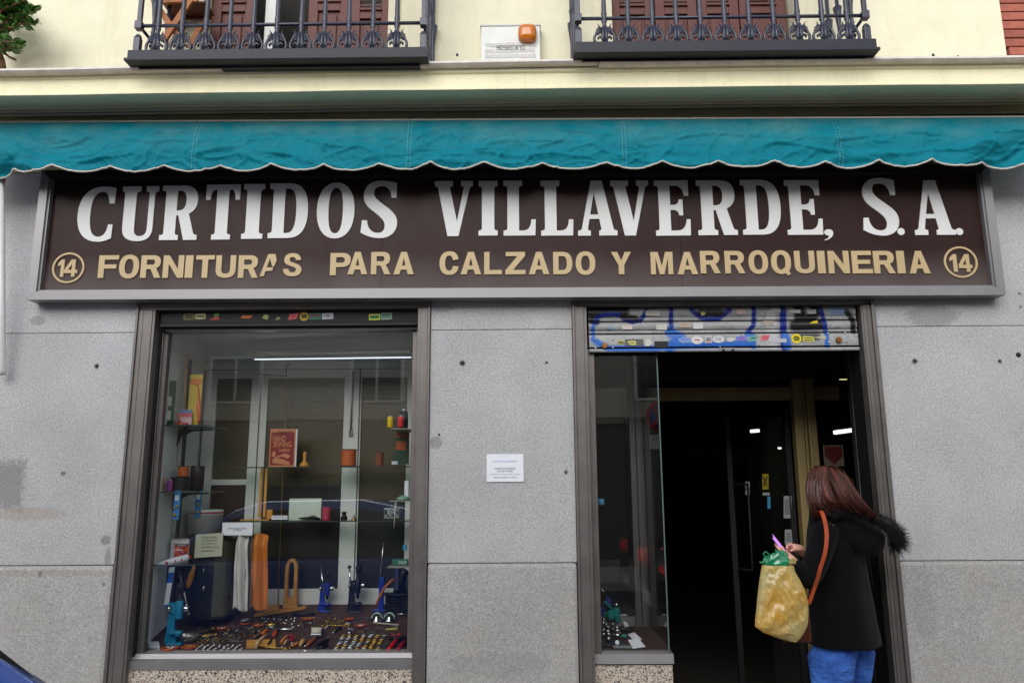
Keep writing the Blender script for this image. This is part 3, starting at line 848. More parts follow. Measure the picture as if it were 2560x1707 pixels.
for i in range(3):
    a, b_ = pcs[i] + .0008, pcs[i + 1] - .0008
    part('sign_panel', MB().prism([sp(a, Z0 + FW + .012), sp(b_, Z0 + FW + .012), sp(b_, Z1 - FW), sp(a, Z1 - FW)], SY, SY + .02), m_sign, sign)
GL = {
 'C': 'M 63 97 L 63 69 L 54 69 Q 52 91 40 91 C 26 91 22 75 22 50 C 22 25 26 9 40 9 Q 53 9 55 31 L 63 31 L 62 6 Q 50 0 40 0 C 14 0 0 18 0 50 C 0 82 16 100 42 100 Q 55 100 63 97 Z',
 'U': 'M 0 100 L 33 100 L 33 91 Q 26 91 26 86 L 26 24 Q 26 9 37 9 Q 49 9 49 24 L 49 86 Q 49 91 43 91 L 43 100 L 65 100 L 65 91 Q 59 91 59 86 L 59 24 Q 59 0 34 0 Q 5 0 5 24 L 5 86 Q 5 91 0 91 Z',
 'R': 'M 0 100 L 40 100 Q 66 100 66 73 Q 66 55 51 48 L 61 13 Q 62 9 68 9 L 68 0 L 44 0 L 32 45 L 28 45 L 28 13 Q 28 9 34 9 L 34 0 L 0 0 L 0 9 Q 7 9 7 13 L 7 87 Q 7 91 0 91 Z M 28 91 L 33 91 Q 45 90 45 73 Q 45 54 33 54 L 28 54 Z',
 'T': 'M 0 100 L 62 100 L 62 72 L 54 72 Q 53 91 46 91 L 42 91 L 42 13 Q 42 9 48 9 L 48 0 L 14 0 L 14 9 Q 20 9 20 13 L 20 91 L 16 91 Q 9 91 8 72 L 0 72 Z',
 'I': 'M 0 100 L 34 100 L 34 91 Q 28 91 28 86 L 28 14 Q 28 9 34 9 L 34 0 L 0 0 L 0 9 Q 6 9 6 14 L 6 86 Q 6 91 0 91 Z',
 'D': 'M 0 100 L 36 100 C 58 100 70 85 70 50 C 70 15 58 0 36 0 L 0 0 L 0 9 Q 7 9 7 14 L 7 86 Q 7 91 0 91 Z M 28 91 L 33 91 C 45 91 49 78 49 50 C 49 22 45 9 33 9 L 28 9 Z',
 'O': 'M 34 100 C 56 100 68 80 68 50 C 68 20 56 0 34 0 C 12 0 0 20 0 50 C 0 80 12 100 34 100 Z M 34 91 C 24 91 21 75 21 50 C 21 25 24 9 34 9 C 44 9 47 25 47 50 C 47 75 44 91 34 91 Z',
 'S': 'M 63 96 L 63 70 L 54 70 C 53 84 46 91 36 91 C 27 91 22 86 22 79 C 22 70 32 64 44 55 C 58 45 65 38 65 26 C 65 10 52 0 36 0 C 22 0 10 4 0 10 L 2 31 L 11 31 C 12 17 20 9 31 9 C 39 9 43 14 43 21 C 43 30 36 36 24 45 C 10 55 4 62 4 74 C 4 90 16 100 34 100 C 46 100 56 98 63 96 Z',
 'V': 'M 0 100 L 33 100 L 33 91 Q 27 91 28 87 L 41 26 L 53 87 Q 54 91 48 91 L 48 100 L 70 100 L 70 91 Q 65 91 64 87 L 44 0 L 24 0 L 6 87 Q 5 91 0 91 Z',
 'L': 'M 0 100 L 34 100 L 34 91 Q 28 91 28 86 L 28 9 L 36 9 Q 49 9 50 29 L 58 29 L 57 0 L 0 0 L 0 9 Q 7 9 7 14 L 7 86 Q 7 91 0 91 Z',
 'A': 'M 25 100 L 45 100 L 64 13 Q 65 9 71 9 L 71 0 L 38 0 L 38 9 Q 43 9 42 13 L 39 30 L 21 30 L 18 13 Q 17 9 23 9 L 23 0 L 0 0 L 0 9 Q 6 9 7 13 Z M 30 78 L 22.5 38 L 37.5 38 Z',
 'E': 'M 0 100 L 62 100 L 62 72 L 54 72 Q 52 91 38 91 L 28 91 L 28 55 L 33 55 Q 43 55 44 65 L 51 65 L 51 36 L 44 36 Q 43 46 33 46 L 28 46 L 28 9 L 40 9 Q 55 9 57 29 L 64 29 L 63 0 L 0 0 L 0 9 Q 7 9 7 14 L 7 86 Q 7 91 0 91 Z',
 ',': 'M 30 100 C 50 100 60 88 60 66 C 60 35 35 8 0 0 L 0 7 C 22 14 32 28 30 44 C 12 44 2 58 2 72 C 2 90 14 100 30 100 Z',
 '.': 'M 50 100 C 78 100 100 78 100 50 C 100 22 78 0 50 0 C 22 0 0 22 0 50 C 0 78 22 100 50 100 Z',
 'a': 'M 0 0 L 26 0 L 33 22 L 76 25 L 80 39 L 41 40 L 58 80 L 74 46 L 82 40 L 100 70 L 90 100 L 46 100 Z',
 'M': 'M 0 0 L 0 100 L 33 100 L 50 36 L 67 100 L 100 100 L 100 0 L 78 0 L 78 74 L 60 0 L 40 0 L 22 74 L 22 0 Z',
 'o': 'M 50 100 C 77.6 100 100 77.6 100 50 C 100 22.4 77.6 0 50 0 C 22.4 0 0 22.4 0 50 C 0 77.6 22.4 100 50 100 Z M 50 94 C 25.7 94 6 74.3 6 50 C 6 25.7 25.7 6 50 6 C 74.3 6 94 25.7 94 50 C 94 74.3 74.3 94 50 94 Z',
}
GS = {
 'F': 'M 0 0 L 0 100 L 100 100 L 100 81 L 29 81 L 29 59 L 90 59 L 90 41 L 29 41 L 29 0 Z',
 'O': 'M 50 100 C 82 100 100 82 100 50 C 100 18 82 0 50 0 C 18 0 0 18 0 50 C 0 82 18 100 50 100 Z M 50 82 C 35 82 28 71 28 50 C 28 29 35 18 50 18 C 65 18 72 29 72 50 C 72 71 65 82 50 82 Z',
 'R': 'M 0 0 L 0 100 L 58 100 C 85 100 97 89 97 70 C 97 56 89 46 76 43 L 100 0 L 70 0 L 49 39 L 28 39 L 28 0 Z M 28 81 L 54 81 C 64 81 68 77 68 70 C 68 62 64 58 54 58 L 28 58 Z',
 'N': 'M 0 0 L 0 100 L 28 100 L 73 38 L 73 100 L 100 100 L 100 0 L 72 0 L 27 63 L 27 0 Z',
 'I': 'M 10 0 L 10 100 L 92 100 L 92 0 Z',
 'T': 'M 0 100 L 100 100 L 100 81 L 65 81 L 65 0 L 35 0 L 35 81 L 0 81 Z',
 'U': 'M 0 100 L 28 100 L 28 38 C 28 24 36 18 50 18 C 64 18 72 24 72 38 L 72 100 L 100 100 L 100 36 C 100 12 82 0 50 0 C 18 0 0 12 0 36 Z',
 'S': 'M 96 70 L 68 70 C 67 79 60 83 50 83 C 40 83 34 79 34 72 C 34 65 41 62 56 58 C 84 51 100 45 100 28 C 100 9 82 0 52 0 C 20 0 2 11 0 32 L 29 32 C 30 22 38 17 52 17 C 64 17 71 21 71 28 C 71 35 63 39 46 43 C 18 50 5 56 5 73 C 5 90 22 100 50 100 C 78 100 94 90 96 70 Z',
 'P': 'M 0 0 L 0 100 L 60 100 C 88 100 100 87 100 69 C 100 50 88 37 60 37 L 29 37 L 29 0 Z M 29 81 L 56 81 C 67 81 71 77 71 69 C 71 60 67 56 56 56 L 29 56 Z',
 'A': 'M 0 0 L 36 100 L 64 100 L 100 0 L 71 0 L 64 21 L 36 21 L 29 0 Z M 50 74 L 41 39 L 59 39 Z',
 'C': 'M 97 66 L 69 62 C 66 76 60 82 50 82 C 36 82 29 72 29 50 C 29 28 36 18 50 18 C 61 18 67 24 69 38 L 98 35 C 95 12 78 0 50 0 C 18 0 0 18 0 50 C 0 82 18 100 50 100 C 78 100 94 89 97 66 Z',
 'L': 'M 0 100 L 30 100 L 30 19 L 100 19 L 100 0 L 0 0 Z',
 'Z': 'M 2 100 L 98 100 L 98 82 L 38 19 L 100 19 L 100 0 L 0 0 L 0 18 L 60 81 L 2 81 Z',
 'D': 'M 0 0 L 0 100 L 50 100 C 84 100 100 82 100 50 C 100 18 84 0 50 0 Z M 28 81 L 48 81 C 64 81 71 72 71 50 C 71 28 64 19 48 19 L 28 19 Z',
 'Y': 'M 0 100 L 31 100 L 50 62 L 69 100 L 100 100 L 64 40 L 64 0 L 36 0 L 36 40 Z',
 'E': 'M 0 0 L 0 100 L 98 100 L 98 81 L 29 81 L 29 60 L 90 60 L 90 42 L 29 42 L 29 19 L 100 19 L 100 0 Z',
 'M': 'M 0 0 L 0 100 L 33 100 L 50 36 L 67 100 L 100 100 L 100 0 L 78 0 L 78 74 L 60 0 L 40 0 L 22 74 L 22 0 Z',
 '1': 'M 38 0 L 38 70 L 4 60 L 4 79 L 44 100 L 78 100 L 78 0 Z',
 '4': 'M 56 0 L 56 21 L 0 21 L 0 40 L 50 100 L 82 100 L 82 40 L 100 40 L 100 21 L 82 21 L 82 0 Z M 56 40 L 56 74 L 28 40 Z',
 't': 'M 0 72 L 42 100 L 100 22 L 66 0 Z'}
GS['Q'] = GS['O']
k3 = .38265
def c3(x0, x1, y0, y1): return (x0 * k3, x1 * k3, 380 + y0 * k3, 380 + y1 * k3)
def c4(x0, x1, y0, y1): return (850 + x0 * k3, 850 + x1 * k3, 380 + y0 * k3, 380 + y1 * k3)
def c5(x0, x1, y0, y1): return (1660 + x0 * k3, 1660 + x1 * k3, 380 + y0 * k3, 380 + y1 * k3)
ROW1 = [('C', c3(507, 742, 227, 587)), ('U', c3(788, 1025, 225, 583)), ('R', c3(1052, 1295, 220, 575)), ('T', c3(1340, 1562, 213, 572)), ('I', c3(1585, 1722, 210, 567)),
        ('D', c3(1757, 2012, 205, 562)), ('O', c3(2070, 2316, 200, 565)), ('S', c4(138, 375, 188, 563)), ('V', c4(618, 868, 190, 550)), ('I', c4(905, 1030, 190, 546)),
        ('L', c4(1068, 1278, 187, 546)), ('L', c4(1312, 1523, 187, 546)), ('A', c4(1552, 1808, 187, 546)), ('V', c4(1770, 2020, 187, 546)), ('E', c4(2058, 2287, 186, 546)),
        ('R', c5(217, 473, 185, 543)), ('D', c5(507, 762, 182, 540)), ('E', c5(797, 1030, 184, 541)), (',', c5(1047, 1107, 505, 578)), ('S', c5(1290, 1527, 170, 547)),
        ('.', c5(1526, 1573, 497, 543)), ('A', c5(1623, 1888, 185, 542)), ('.', c5(1907, 1955, 497, 543))]
ROW2 = []
def r2(s, pairs, fn, y0, y1):
    for ch, (a, b_) in zip(s, pairs):
        ROW2.append((ch, fn(a, b_, y0 - (4 if ch in 'OSCQ' else 0), y1 + (4 if ch in 'OSCQ' else 0))))
r2('FORNITUR', [(643, 772), (778, 908), (920, 1052), (1065, 1200), (1210, 1260), (1278, 1400), (1410, 1540), (1557, 1687)], c3, 675, 822)
r2('S', [(1850, 1970)], c3, 665, 808)
r2('P', [(2157, 2290)], c3, 660, 805)
r2('ARACALZADOYMA', [(50, 180), (203, 330), (350, 483), (650, 775), (788, 922), (942, 1057), (1080, 1212), (1233, 1367), (1393, 1518), (1540, 1668), (1773, 1903), (2030, 2175), (2203, 2337)], c4, 653, 799)
r2('RROQUINERIA', [(237, 367), (397, 528), (553, 680), (700, 830), (853, 985), (1003, 1053), (1073, 1210), (1228, 1360), (1370, 1508), (1522, 1573), (1600, 1735)], c5, 646, 793)
r2('14', [(378, 418), (420, 506)], c3, 702, 815)
r2('14', [(1868, 1915), (1925, 2013)], c5, 668, 783)
m_letter = M('letter_white', (214, 213, 211), .55, var=.06, vs=4)
m_gold = M('letter_gold', (188, 164, 122), .45, .0, var=.08, vs=4)
def sbox(px, y):
    u0, u1, v0, v1 = px
    um, vm = (u0 + u1) / 2, (v0 + v1) / 2
    return PX(u0, vm, y), PX(u1, vm, y), PZ(um, v1, y), PZ(um, v0, y)
LY = SY - .007
jobs = [(outline(path(GL[ch]), .5), px, m_letter, 'letter') for ch, px in ROW1]
jobs += [(outline(path(GS[ch]), .5), px, m_gold, 'letter' if ch not in '14' else 'digit') for ch, px in ROW2]
jobs += [(outline(path(GS['t']), .5), c5(772, 829, 752, 807), m_gold, 'letter_tail')]
jobs += [(outline(path(GL['a']), .5), c3(1700, 1806, 667, 811), m_gold, 'broken_letter'), (outline(path(GL['o'], 8), .5), c3(340, 550, 657, 857), m_gold, 'number_ring'), (outline(path(GL['o'], 8), .5), c5(1830, 2050, 617, 822), m_gold, 'number_ring')]
ms_ = to_meshes([j[0] for j in jobs])
for me, (_, px, mt, nm) in zip(ms_, jobs):
    x0, x1, z0, z1 = sbox(px, LY)
    part(nm, fitted(me, x0, x1, z0, z1, SY, .0076 if nm == 'letter_tail' else .007), mt, sign)
    bpy.data.meshes.remove(me)

# ------------------------------------------------------------------ awning
aw = thing('awning', 'faded teal fabric awning with scalloped white edge rolled out short above the sign', 'awning', (-.03, -.3, 3.33))
scal = [-170, -55, 35] + [139, 277, 411, 550, 680, 811, 947, 1077, 1211, 1356, 1517, 1655, 1794, 1936, 2061, 2194, 2325, 2461, 2585, 2700]
YB = -.285
sx = [PX(u, 408, YB) for u in scal]
def scallop(x):
    for a, b_ in zip(sx, sx[1:]):
        if a <= x <= b_:
            t = (x - a) / (b_ - a)
            return .040 * (1 - abs(2 * t - 1) ** 1.9)
    return .02
AX0, AX1 = -3.35, 3.25
ZTOP = PZ(1280, 301, -.225)
ZBOT = PZ(1280, 407, YB)
def ridge(p, sc):
    v = noise.noise(Vector(p) * sc)
    return 1 - abs(v) * 2
def awfn(s, t):
    x = AX0 + (AX1 - AX0) * s
    zb = ZBOT - scallop(x) + zt(x) * 1.2 + .006 * noise.noise((x * 1.3, 0, 5))
    left = max(0, min(1, (-2.55 - x) / .6)); right = max(0, min(1, (x - 2.3) / .6))
    zb -= .02 * left * left
    ztp = ZTOP + zt(x) * 1.6
    z = ztp + (zb - ztp) * t
    y = -.225 + (YB + .225) * (t ** .8) - .02 * math.sin(math.pi * t)
    p = Vector((x * 1.0, 0, z * 2.4))
    d = .017 * noise.noise(p * 2.6 + Vector((3, 1, 0))) + .010 * noise.noise(p * 7.0 + Vector((0, 7, 0)))
    dd = Vector((x * .8 + z * .6, 2, z * 2.6))
    d += .016 * max(0, ridge(dd, 3.4) - .62) * 2.2 +   .011 * max(0, ridge(Vector((x * .9 - z * .7, 9, z * 2)), 6.5) - .66) * 2.5 + .006 * max(0, ridge(Vector((x * 1.1 + z * 1.1, 4, z * 1.6)), 11) - .66) * 2.4
    d *= min(1, t * 4) * (.55 + .45 * t)
    # sagging folds at both ends
    d += left * .06 * math.sin((x * 1.2 + (1 - t) * .75) * 9.0) * t + right * .05 * math.sin((x * 1.1 - (1 - t) * .7) * 9.5 + 1) * t
    # seams pull the cloth flat
    return (x, y - d, z)
m_, n_, l_, b_ = newmat('awning_teal')
geo = n_.new('ShaderNodeNewGeometry')
def nzz(sc, sx_):
    mp = n_.new('ShaderNodeMapping'); mp.inputs['Scale'].default_value = sx_; l_.new(geo.outputs['Position'], mp.inputs[0])
    t = n_.new('ShaderNodeTexNoise'); t.inputs['Scale'].default_value = sc; t.inputs['Detail'].default_value = 6; t.inputs['Roughness'].default_value = .65
    l_.new(mp.outputs[0], t.inputs['Vector']); return t.outputs[0]
sep = n_.new('ShaderNodeSeparateXYZ'); l_.new(geo.outputs['Position'], sep.inputs[0])
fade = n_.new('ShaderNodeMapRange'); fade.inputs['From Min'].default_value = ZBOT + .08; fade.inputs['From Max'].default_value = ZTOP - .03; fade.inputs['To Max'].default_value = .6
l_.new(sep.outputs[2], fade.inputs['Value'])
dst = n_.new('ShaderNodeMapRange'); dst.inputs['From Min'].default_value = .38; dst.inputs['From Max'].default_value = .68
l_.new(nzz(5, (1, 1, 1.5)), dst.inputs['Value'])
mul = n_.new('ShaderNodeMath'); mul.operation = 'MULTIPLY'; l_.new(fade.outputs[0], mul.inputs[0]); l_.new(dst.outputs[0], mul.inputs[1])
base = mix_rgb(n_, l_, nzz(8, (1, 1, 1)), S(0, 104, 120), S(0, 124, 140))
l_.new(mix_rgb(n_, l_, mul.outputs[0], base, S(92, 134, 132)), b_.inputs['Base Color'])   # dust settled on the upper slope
b_.inputs['Roughness'].default_value = .68; b_.inputs['Specular IOR Level'].default_value = .15
wv = n_.new('ShaderNodeTexNoise'); wv.inputs['Scale'].default_value = 28; wv.inputs['Detail'].default_value = 4; l_.new(geo.outputs['Position'], wv.inputs['Vector'])
bp = n_.new('ShaderNodeBump'); bp.inputs['Strength'].default_value = .35; bp.inputs['Distance'].default_value = .012
l_.new(wv.outputs[0], bp.inputs['Height']); l_.new(bp.outputs[0], b_.inputs['Normal'])
m_awn = m_
cl = part('canvas', MB().grid(awfn, 1100, 44), m_awn, aw)
sol = cl.modifiers.new('thick', 'SOLIDIFY'); sol.thickness = .002; sol.offset = 1
m_trim = M('awning_trim', (196, 190, 180), .8, var=.2, vs=40)
part('scalloped_trim', MB().tube([Vector(awfn(i / 1400, 1.0)) + Vector((0, -.002, -.004)) for i in range(1401)], .0058, 6), m_trim, aw)
part('top_hem', MB().tube([Vector(awfn(i / 60, 0.0)) + Vector((0, -.001, .004)) for i in range(61)], .007, 6), m_trim, aw)
m_stitch = M('stitching', (120, 176, 178), .8)
for u in (492, 1023, 1557, 2092):
    xx = PX(u, 360, -.26)
    for dx in (-.007, .013):
        s_ = (xx + dx - AX0) / (AX1 - AX0)
        for k in range(17):
            a, b2 = Vector(awfn(s_, .03 + k * .057)), Vector(awfn(s_, .03 + k * .057 + .034))
            off = Vector((0, -.0022, 0))
            if k == 0: sm = MB()
            sm.tube([a + off, b2 + off], .0016, 4, caps=True)
        part('seam_stitching', sm, m_stitch, aw, kind='stuff')
part('roller', MB().cyl((AX0, -.13, ZTOP - .04), (AX1, -.13, ZTOP - .04), .045, n=20), m_dark, aw)
part('front_bar', MB().box(AX0 + .02, AX1 - .02, -.25, -.22, ZBOT + .07, ZBOT + .11, .005), m_alu, aw)
part('light_block_sheet', MB().box(AX0, AX1, -.22, -.02, ZTOP + .01, ZTOP + .014), m_dark, aw)  # unseen sheet added as a roof to stop light from above
for x in (-3.0, 2.94):
    part('folding_arm', MB().tube([(x, -.03, 3.66), (x * .97, -.12, 3.60), (x, -.23, ZBOT + .09)], .018), m_alu, aw)

# white guide rail left of the shop front
gr = MB().tube([(PX(6, 936, -.05), -.05, PZ(6, 936, -.05)), (PX(6, 925, -.06), -.06, PZ(6, 925, -.06)), (PX(2, 430, -.20), -.20, PZ(2, 430, -.20))], .019, 12)
solo('white_bar', gr, M('rail_white', (216, 214, 214), .35), 'white painted bar running up the far left edge to the awning', 'bar')

# ------------------------------------------------------------------ alarm box, notice
al = thing('alarm_box', 'white metal alarm box with amber lamp between the two balconies', 'alarm', (-.035, -.05, 4.22))
ax0, ax1 = PX(1203, 110, -.09), PX(1350, 110, -.09)
az0, az1 = PZ(1276, 153, -.09), PZ(1276, 66, -.09)
part('case', MB().box(ax0 + .004, ax1 - .004, -.08, .0, az0, az1 - .004, .003), m_white, al)
part('front_cover', MB().box(ax0, ax1, -.09, -.081, az0, az1, .003), m_white, al)
part('lid', MB().hexa((ax0 - .006, -.094, az1), (ax1 + .006, -.094, az1), (ax1 + .006, -.094, az1 + .008), (ax0 - .006, -.094, az1 + .008), (ax0 - .006, .0, az1 + .014), (ax1 + .006, 0, az1 + .014), (ax1 + .006, 0, az1 + .03), (ax0 - .006, 0, az1 + .03)), m_alu, al)
lx0, lx1, lz0, lz1 = PX(1295, 80, -.12), PX(1342, 80, -.12), PZ(1318, 103, -.12), PZ(1318, 61, -.12)
cxl, czl = (lx0 + lx1) / 2, (lz0 + lz1) / 2
m_amber = M('amber_lens', (190, 104, 14), .14, var=.2, vs=60, coat=.6)
rings = []
for (k, y) in ((1.0, -.091), (1.0, -.112), (.92, -.13), (.72, -.141), (.35, -.146)):
    rg = []
    for j in range(28):
        a = 2 * math.pi * j / 28
        ca, sa = math.cos(a), math.sin(a)
        rx = (lx1 - lx0) / 2 * k; rz = (lz1 - lz0) / 2 * k
        rg.append((cxl + rx * math.copysign(abs(ca) ** .55, ca), y, czl + rz * math.copysign(abs(sa) ** .6, sa)))
    rings.append(rg)
part('amber_lamp', MB().loft(rings), m_amber, al)
part('lamp_base', MB().box(lx0 - .004, lx1 + .004, -.094, -.0905, lz0 - .004, lz1 + .002, .001), m_white, al)
sx0, sx1, sz0, sz1 = PX(1213, 130, -.09), PX(1342, 130, -.09), PZ(1276, 148, -.09), PZ(1276, 107, -.09)
# peeling sticker: a few torn strips
m_peel = M('peeling_label', (196, 194, 192), .8, var=.12, vs=60)
rows = [(sz1, .70), (sz1 * .68 + sz0 * .32, .42), (sz1 * .36 + sz0 * .64, .2)]
for i, zz in enumerate((sz1, sz1 - (sz1 - sz0) * .36, sz1 - (sz1 - sz0) * .68)):
    h = (sz1 - sz0) * .30; x = sx0
    while x < sx1 - .02:
        wdt = rnd.uniform(.05, .12); xe = min(sx1, x + wdt)
        poly = []
        for q in range(9): poly.append((x + (xe - x - .004) * q / 8, zz - h + rnd.uniform(0, .010)))
        for q in range(9): poly.append((xe - .004 - (xe - x - .004) * q / 8, zz - rnd.uniform(0, .008)))
        part('label_scrap', MB().prism(poly, -.0925, -.0902), m_peel, al)
        x = xe
printed('TECSEGUR S.L.', sx0 + .07, sx1 - .07, sz1 - .055, sz1 - .032, -.0932, m_ink, al, shear=.2)
part('underline', MB().box(sx0 + .065, sx1 - .075, -.0932, -.0927, sz1 - .026, sz1 - .023), m_ink, al)
for u in (1224, 1329):
    part('screw', MB().lathe((PX(u, 151, -.09), -.09, PZ(u, 151, -.09)), [(.004, 0), (.003, .002)], 8, (0, -1, 0)), m_dark, al)

nx0, nx1, nz0, nz1 = PX(1217, 1170, 0), PX(1309, 1170, 0), PZ(1262, 1204, 0), PZ(1262, 1135, 0)
no = thing('notice', 'small white opening hours notice stuck on the middle granite pilaster', 'notice', ((nx0 + nx1) / 2, 0, nz0))
part('sheet', MB().box(nx0, nx1, -.008, -.001, nz0, nz1, .001), m_paper, no)
def nl(s, a, b_, c, d, mat):
    X = lambda q: nx0 + (nx1 - nx0) * (q - 375) / (1695 - 375); Z = lambda q: nz1 - (nz1 - nz0) * (q - 360) / (1340 - 360)
    printed(s, X(a), X(b_), Z(d), Z(c), -.0088, mat, no)
nl('CURTIDOS VILLAVERDE', 580, 1360, 595, 645, m_blueink); nl('S.A.', 1380, 1490, 600, 640, m_ink)
nl('HORARIO COMERCIAL', 655, 1420, 835, 895, m_ink); nl('DE LUNES A VIERNES', 745, 1320, 955, 995, m_ink)
nl('De 09.00 a 14.00 y de 16.30 a 19.30 hrs.', 510, 1580, 1055, 1100, m_ink); nl('AGOSTO: de 08.00 a 14.00 hrs.', 620, 1450, 1160, 1205, m_ink)
part('underline', MB().box(nx0 + .06, nx1 - .06, -.0088, -.0085, nz1 - .0925, nz1 - .0915), m_ink, no)
# plugs, hooks and screw holes on the stone
for (u, v, r) in ((242, 915, .010), (1156, 907, .012), (2287, 902, .010), (2546, 887, .016), (2499, 902, .007), (1367, 906, .006), (2548, 733, .010), (2551, 766, .010), (1098, 1086, .007), (1414, 1180, .006)):
    p = P(u, v, -.0)
    if p.z < 1.19 or abs(p.x) < 3.3:
        part('wall_plug', MB().lathe((p.x, .001, p.z), [(r, 0), (r * .9, .003), (r * .3, .004)], 12, (0, -1, 0)), m_dark if v not in (733, 766) else m_alu, bld)
for (u, v, r) in ((1143, 138, .009), (2333, 139, .010), (2395, 141, .006)):
    p = P(u, v, 0); part('wall_hole', MB().lathe((p.x, .001, p.z), [(r, 0), (r, .002)], 10, (0, -1, 0), sx=1, sy=1.3), m_dark, bld)

# ------------------------------------------------------------------ balconies
def balcony(uL, uR, bars, label, vt, vb):
    yF, yS = -.5, -.56
    zt1_, zb1 = PZ(690 if uL < 1000 else 1660, vt, yS), PZ(690 if uL < 1000 else 1660, vb, yS)
    x0, x1 = PX(uL, 145, yS), PX(uR, 145, yS)
    t = thing('iron_balcony', label, 'balcony', ((x0 + x1) / 2, -.28, zb1), 'wrought iron balconies over the shop')
    part('slab', MB().box(x0, x1, yS, .0, zb1 + .012, zt1_, .005).box(x0 - .012, x1 + .012, yS - .012, .0, zb1 - .004, zb1 + .012, .003)
         .box(x0 + .04, x1 - .04, yS + .06, -.0, zb1 - .016, zb1 - .005), M('iron_slab', (40, 41, 50), .5, 0, var=.3, vs=30, bump=.25, bs=120, spec=.3), t)
    part('base_rail', MB().box(x0 + .02, x1 - .02, yF - .012, yF + .012, zt1_, zt1_ + .014), m_iron, t)
    zr_ = PZ(700, 62, yF) if uL < 1000 else PZ(1700, 45, yF)
    part('mid_rail', MB().cyl((x0 + .03, yF, zr_), (x1 - .03, yF, zr_), .0105, n=10), m_iron, t)
    part('hand_rail', MB().box(x0 + .02, x1 - .02, yF - .025, yF + .025, 5.02, 5.045, .006), m_iron, t)
    zb_ = zt1_ + .012
    H = zr_ - zb_
    # one baluster, one ornament, copied along the front
    bmh = MB().lathe((0, 0, zb_), [(.013, 0), (.012, H * .72), (.011, H * .8), (.017, H * .9), (.012, H * .96), (.018, H), (.012, H * 1.06), (.017, H * 1.14), (.0135, H * 1.3), (.0125, H * 2.2), (.012, 5.02 - zb_)], 10)
    om = MB(); w = .058; h = H * .70
    for s in (-1, 1):
        # outer leaf edge from the ear down to the scroll and the curl
        pts = [(s * .030, h * 1.0), (s * .033, h * .9), (s * .040, h * .75), (s * .050, h * .58), (s * .058, h * .40), (s * .059, h * .24), (s * .050, h * .09), (s * .034, h * .03), (s * .016, h * .08), (s * .010, h * .22), (s * .016, h * .36), (s * .028, h * .42), (s * .037, h * .36), (s * .036, h * .26)]
        om.tube([(x, -.004 - .003 * (i > 8), zb_ + z) for i, (x, z) in enumerate(pts)], [.0035] + [.007] * 3 + [.0085] * 8 + [.007, .004], 6)
        om.tube([(s * .006, -.006, zb_ + h * .04), (s * .010, -.008, zb_ + h * .5), (s * .006, -.008, zb_ + h * .98)], [.011, .011, .008], 6)
        for (a, b2) in ((.92, .80), (.85, .68), (.77, .57), (.69, .48)):
            om.tube([(s * .010, -.006, zb_ + h * a), (s * .03, -.008, zb_ + h * (a * .45 + b2 * .55)), (s * (.060 - .022 * (b2 - .35)), -.004, zb_ + h * b2)], [.0042, .0048, .0036], 5)
        om.tube([(s * .024, -.006, zb_ + h * .88), (s * .034, -.010, zb_ + h * 1.02), (s * .043, -.012, zb_ + h * 1.10)], [.004, .003, .001], 5)
    bme_ = bmh.mesh('baluster', (0, 0, zb_)); ome = om.mesh('ornament', (0, 0, zb_))
    bme_.materials.append(m_iron); ome.materials.append(m_iron)
    org = ORG[t]
    for u in bars:
        x = PX(u, 85, yF)
        o = bpy.data.objects.new('baluster', bme_); col.objects.link(o); o.parent = t; o.location = Vector((x, yF, zb_)) - org
        q = bpy.data.objects.new('ornament', ome); col.objects.link(q); q.parent = o
    # corner posts and side returns
    for sx_, xp in ((-1, x0 + .022), (1, x1 - .022)):
        part('corner_post', MB().box(xp - .018, xp + .018, yF - .018, yF + .018, zt1_, zt1_ + H * .62, .003).lathe((xp, yF, zt1_ + H * .62), [(.016, 0), (.021, .006), (.015, .014), (.012, .02)], 10)
             .box(xp - .02, xp + .02, yF - .02, yF + .02, zr_ - .024, zr_ + .024, .003).box(xp - .012, xp + .012, yF - .012, yF + .012, zr_ + .024, 5.02, .003), m_iron, t)
        part('side_rail', MB().cyl((xp, yF, zr_), (xp, 0, zr_), .0095, n=8).cyl((xp, yF, zt1_ + .02), (xp, 0, zt1_ + .02), .008, n=8).box(xp - .02, xp + .02, yF, 0, 5.02, 5.045), m_iron, t)
        for yy in (-.34, -.17, -.03):
            part('side_baluster', MB().lathe((xp, yy, zt1_), [(.010, 0), (.024, .01), (.012, .03), (.026, H * .45), (.013, H * .6), (.012, H), (.011, H * 1.9), (.018, H * 2.3), (.028, H * 2.7), (.012, H * 2.72), (.012, 5.02 - zt1_)], 10), m_iron, t)
    return t
c1 = lambda x: x * .5442
c2 = lambda x: 1280 + x * .5442
balcony(317, 1064, [c1(x) for x in (725, 835, 945, 1055, 1163, 1272, 1383, 1490, 1602, 1713, 1823)], 'black iron balcony at the upper left holding a folding chair', 121, 148)
balcony(1440, 2196, [c2(x) for x in (425, 535, 647, 757, 868, 980, 1093, 1205, 1318, 1430, 1545)], 'black iron balcony at the upper right before closed brown shutters', 102, 131)

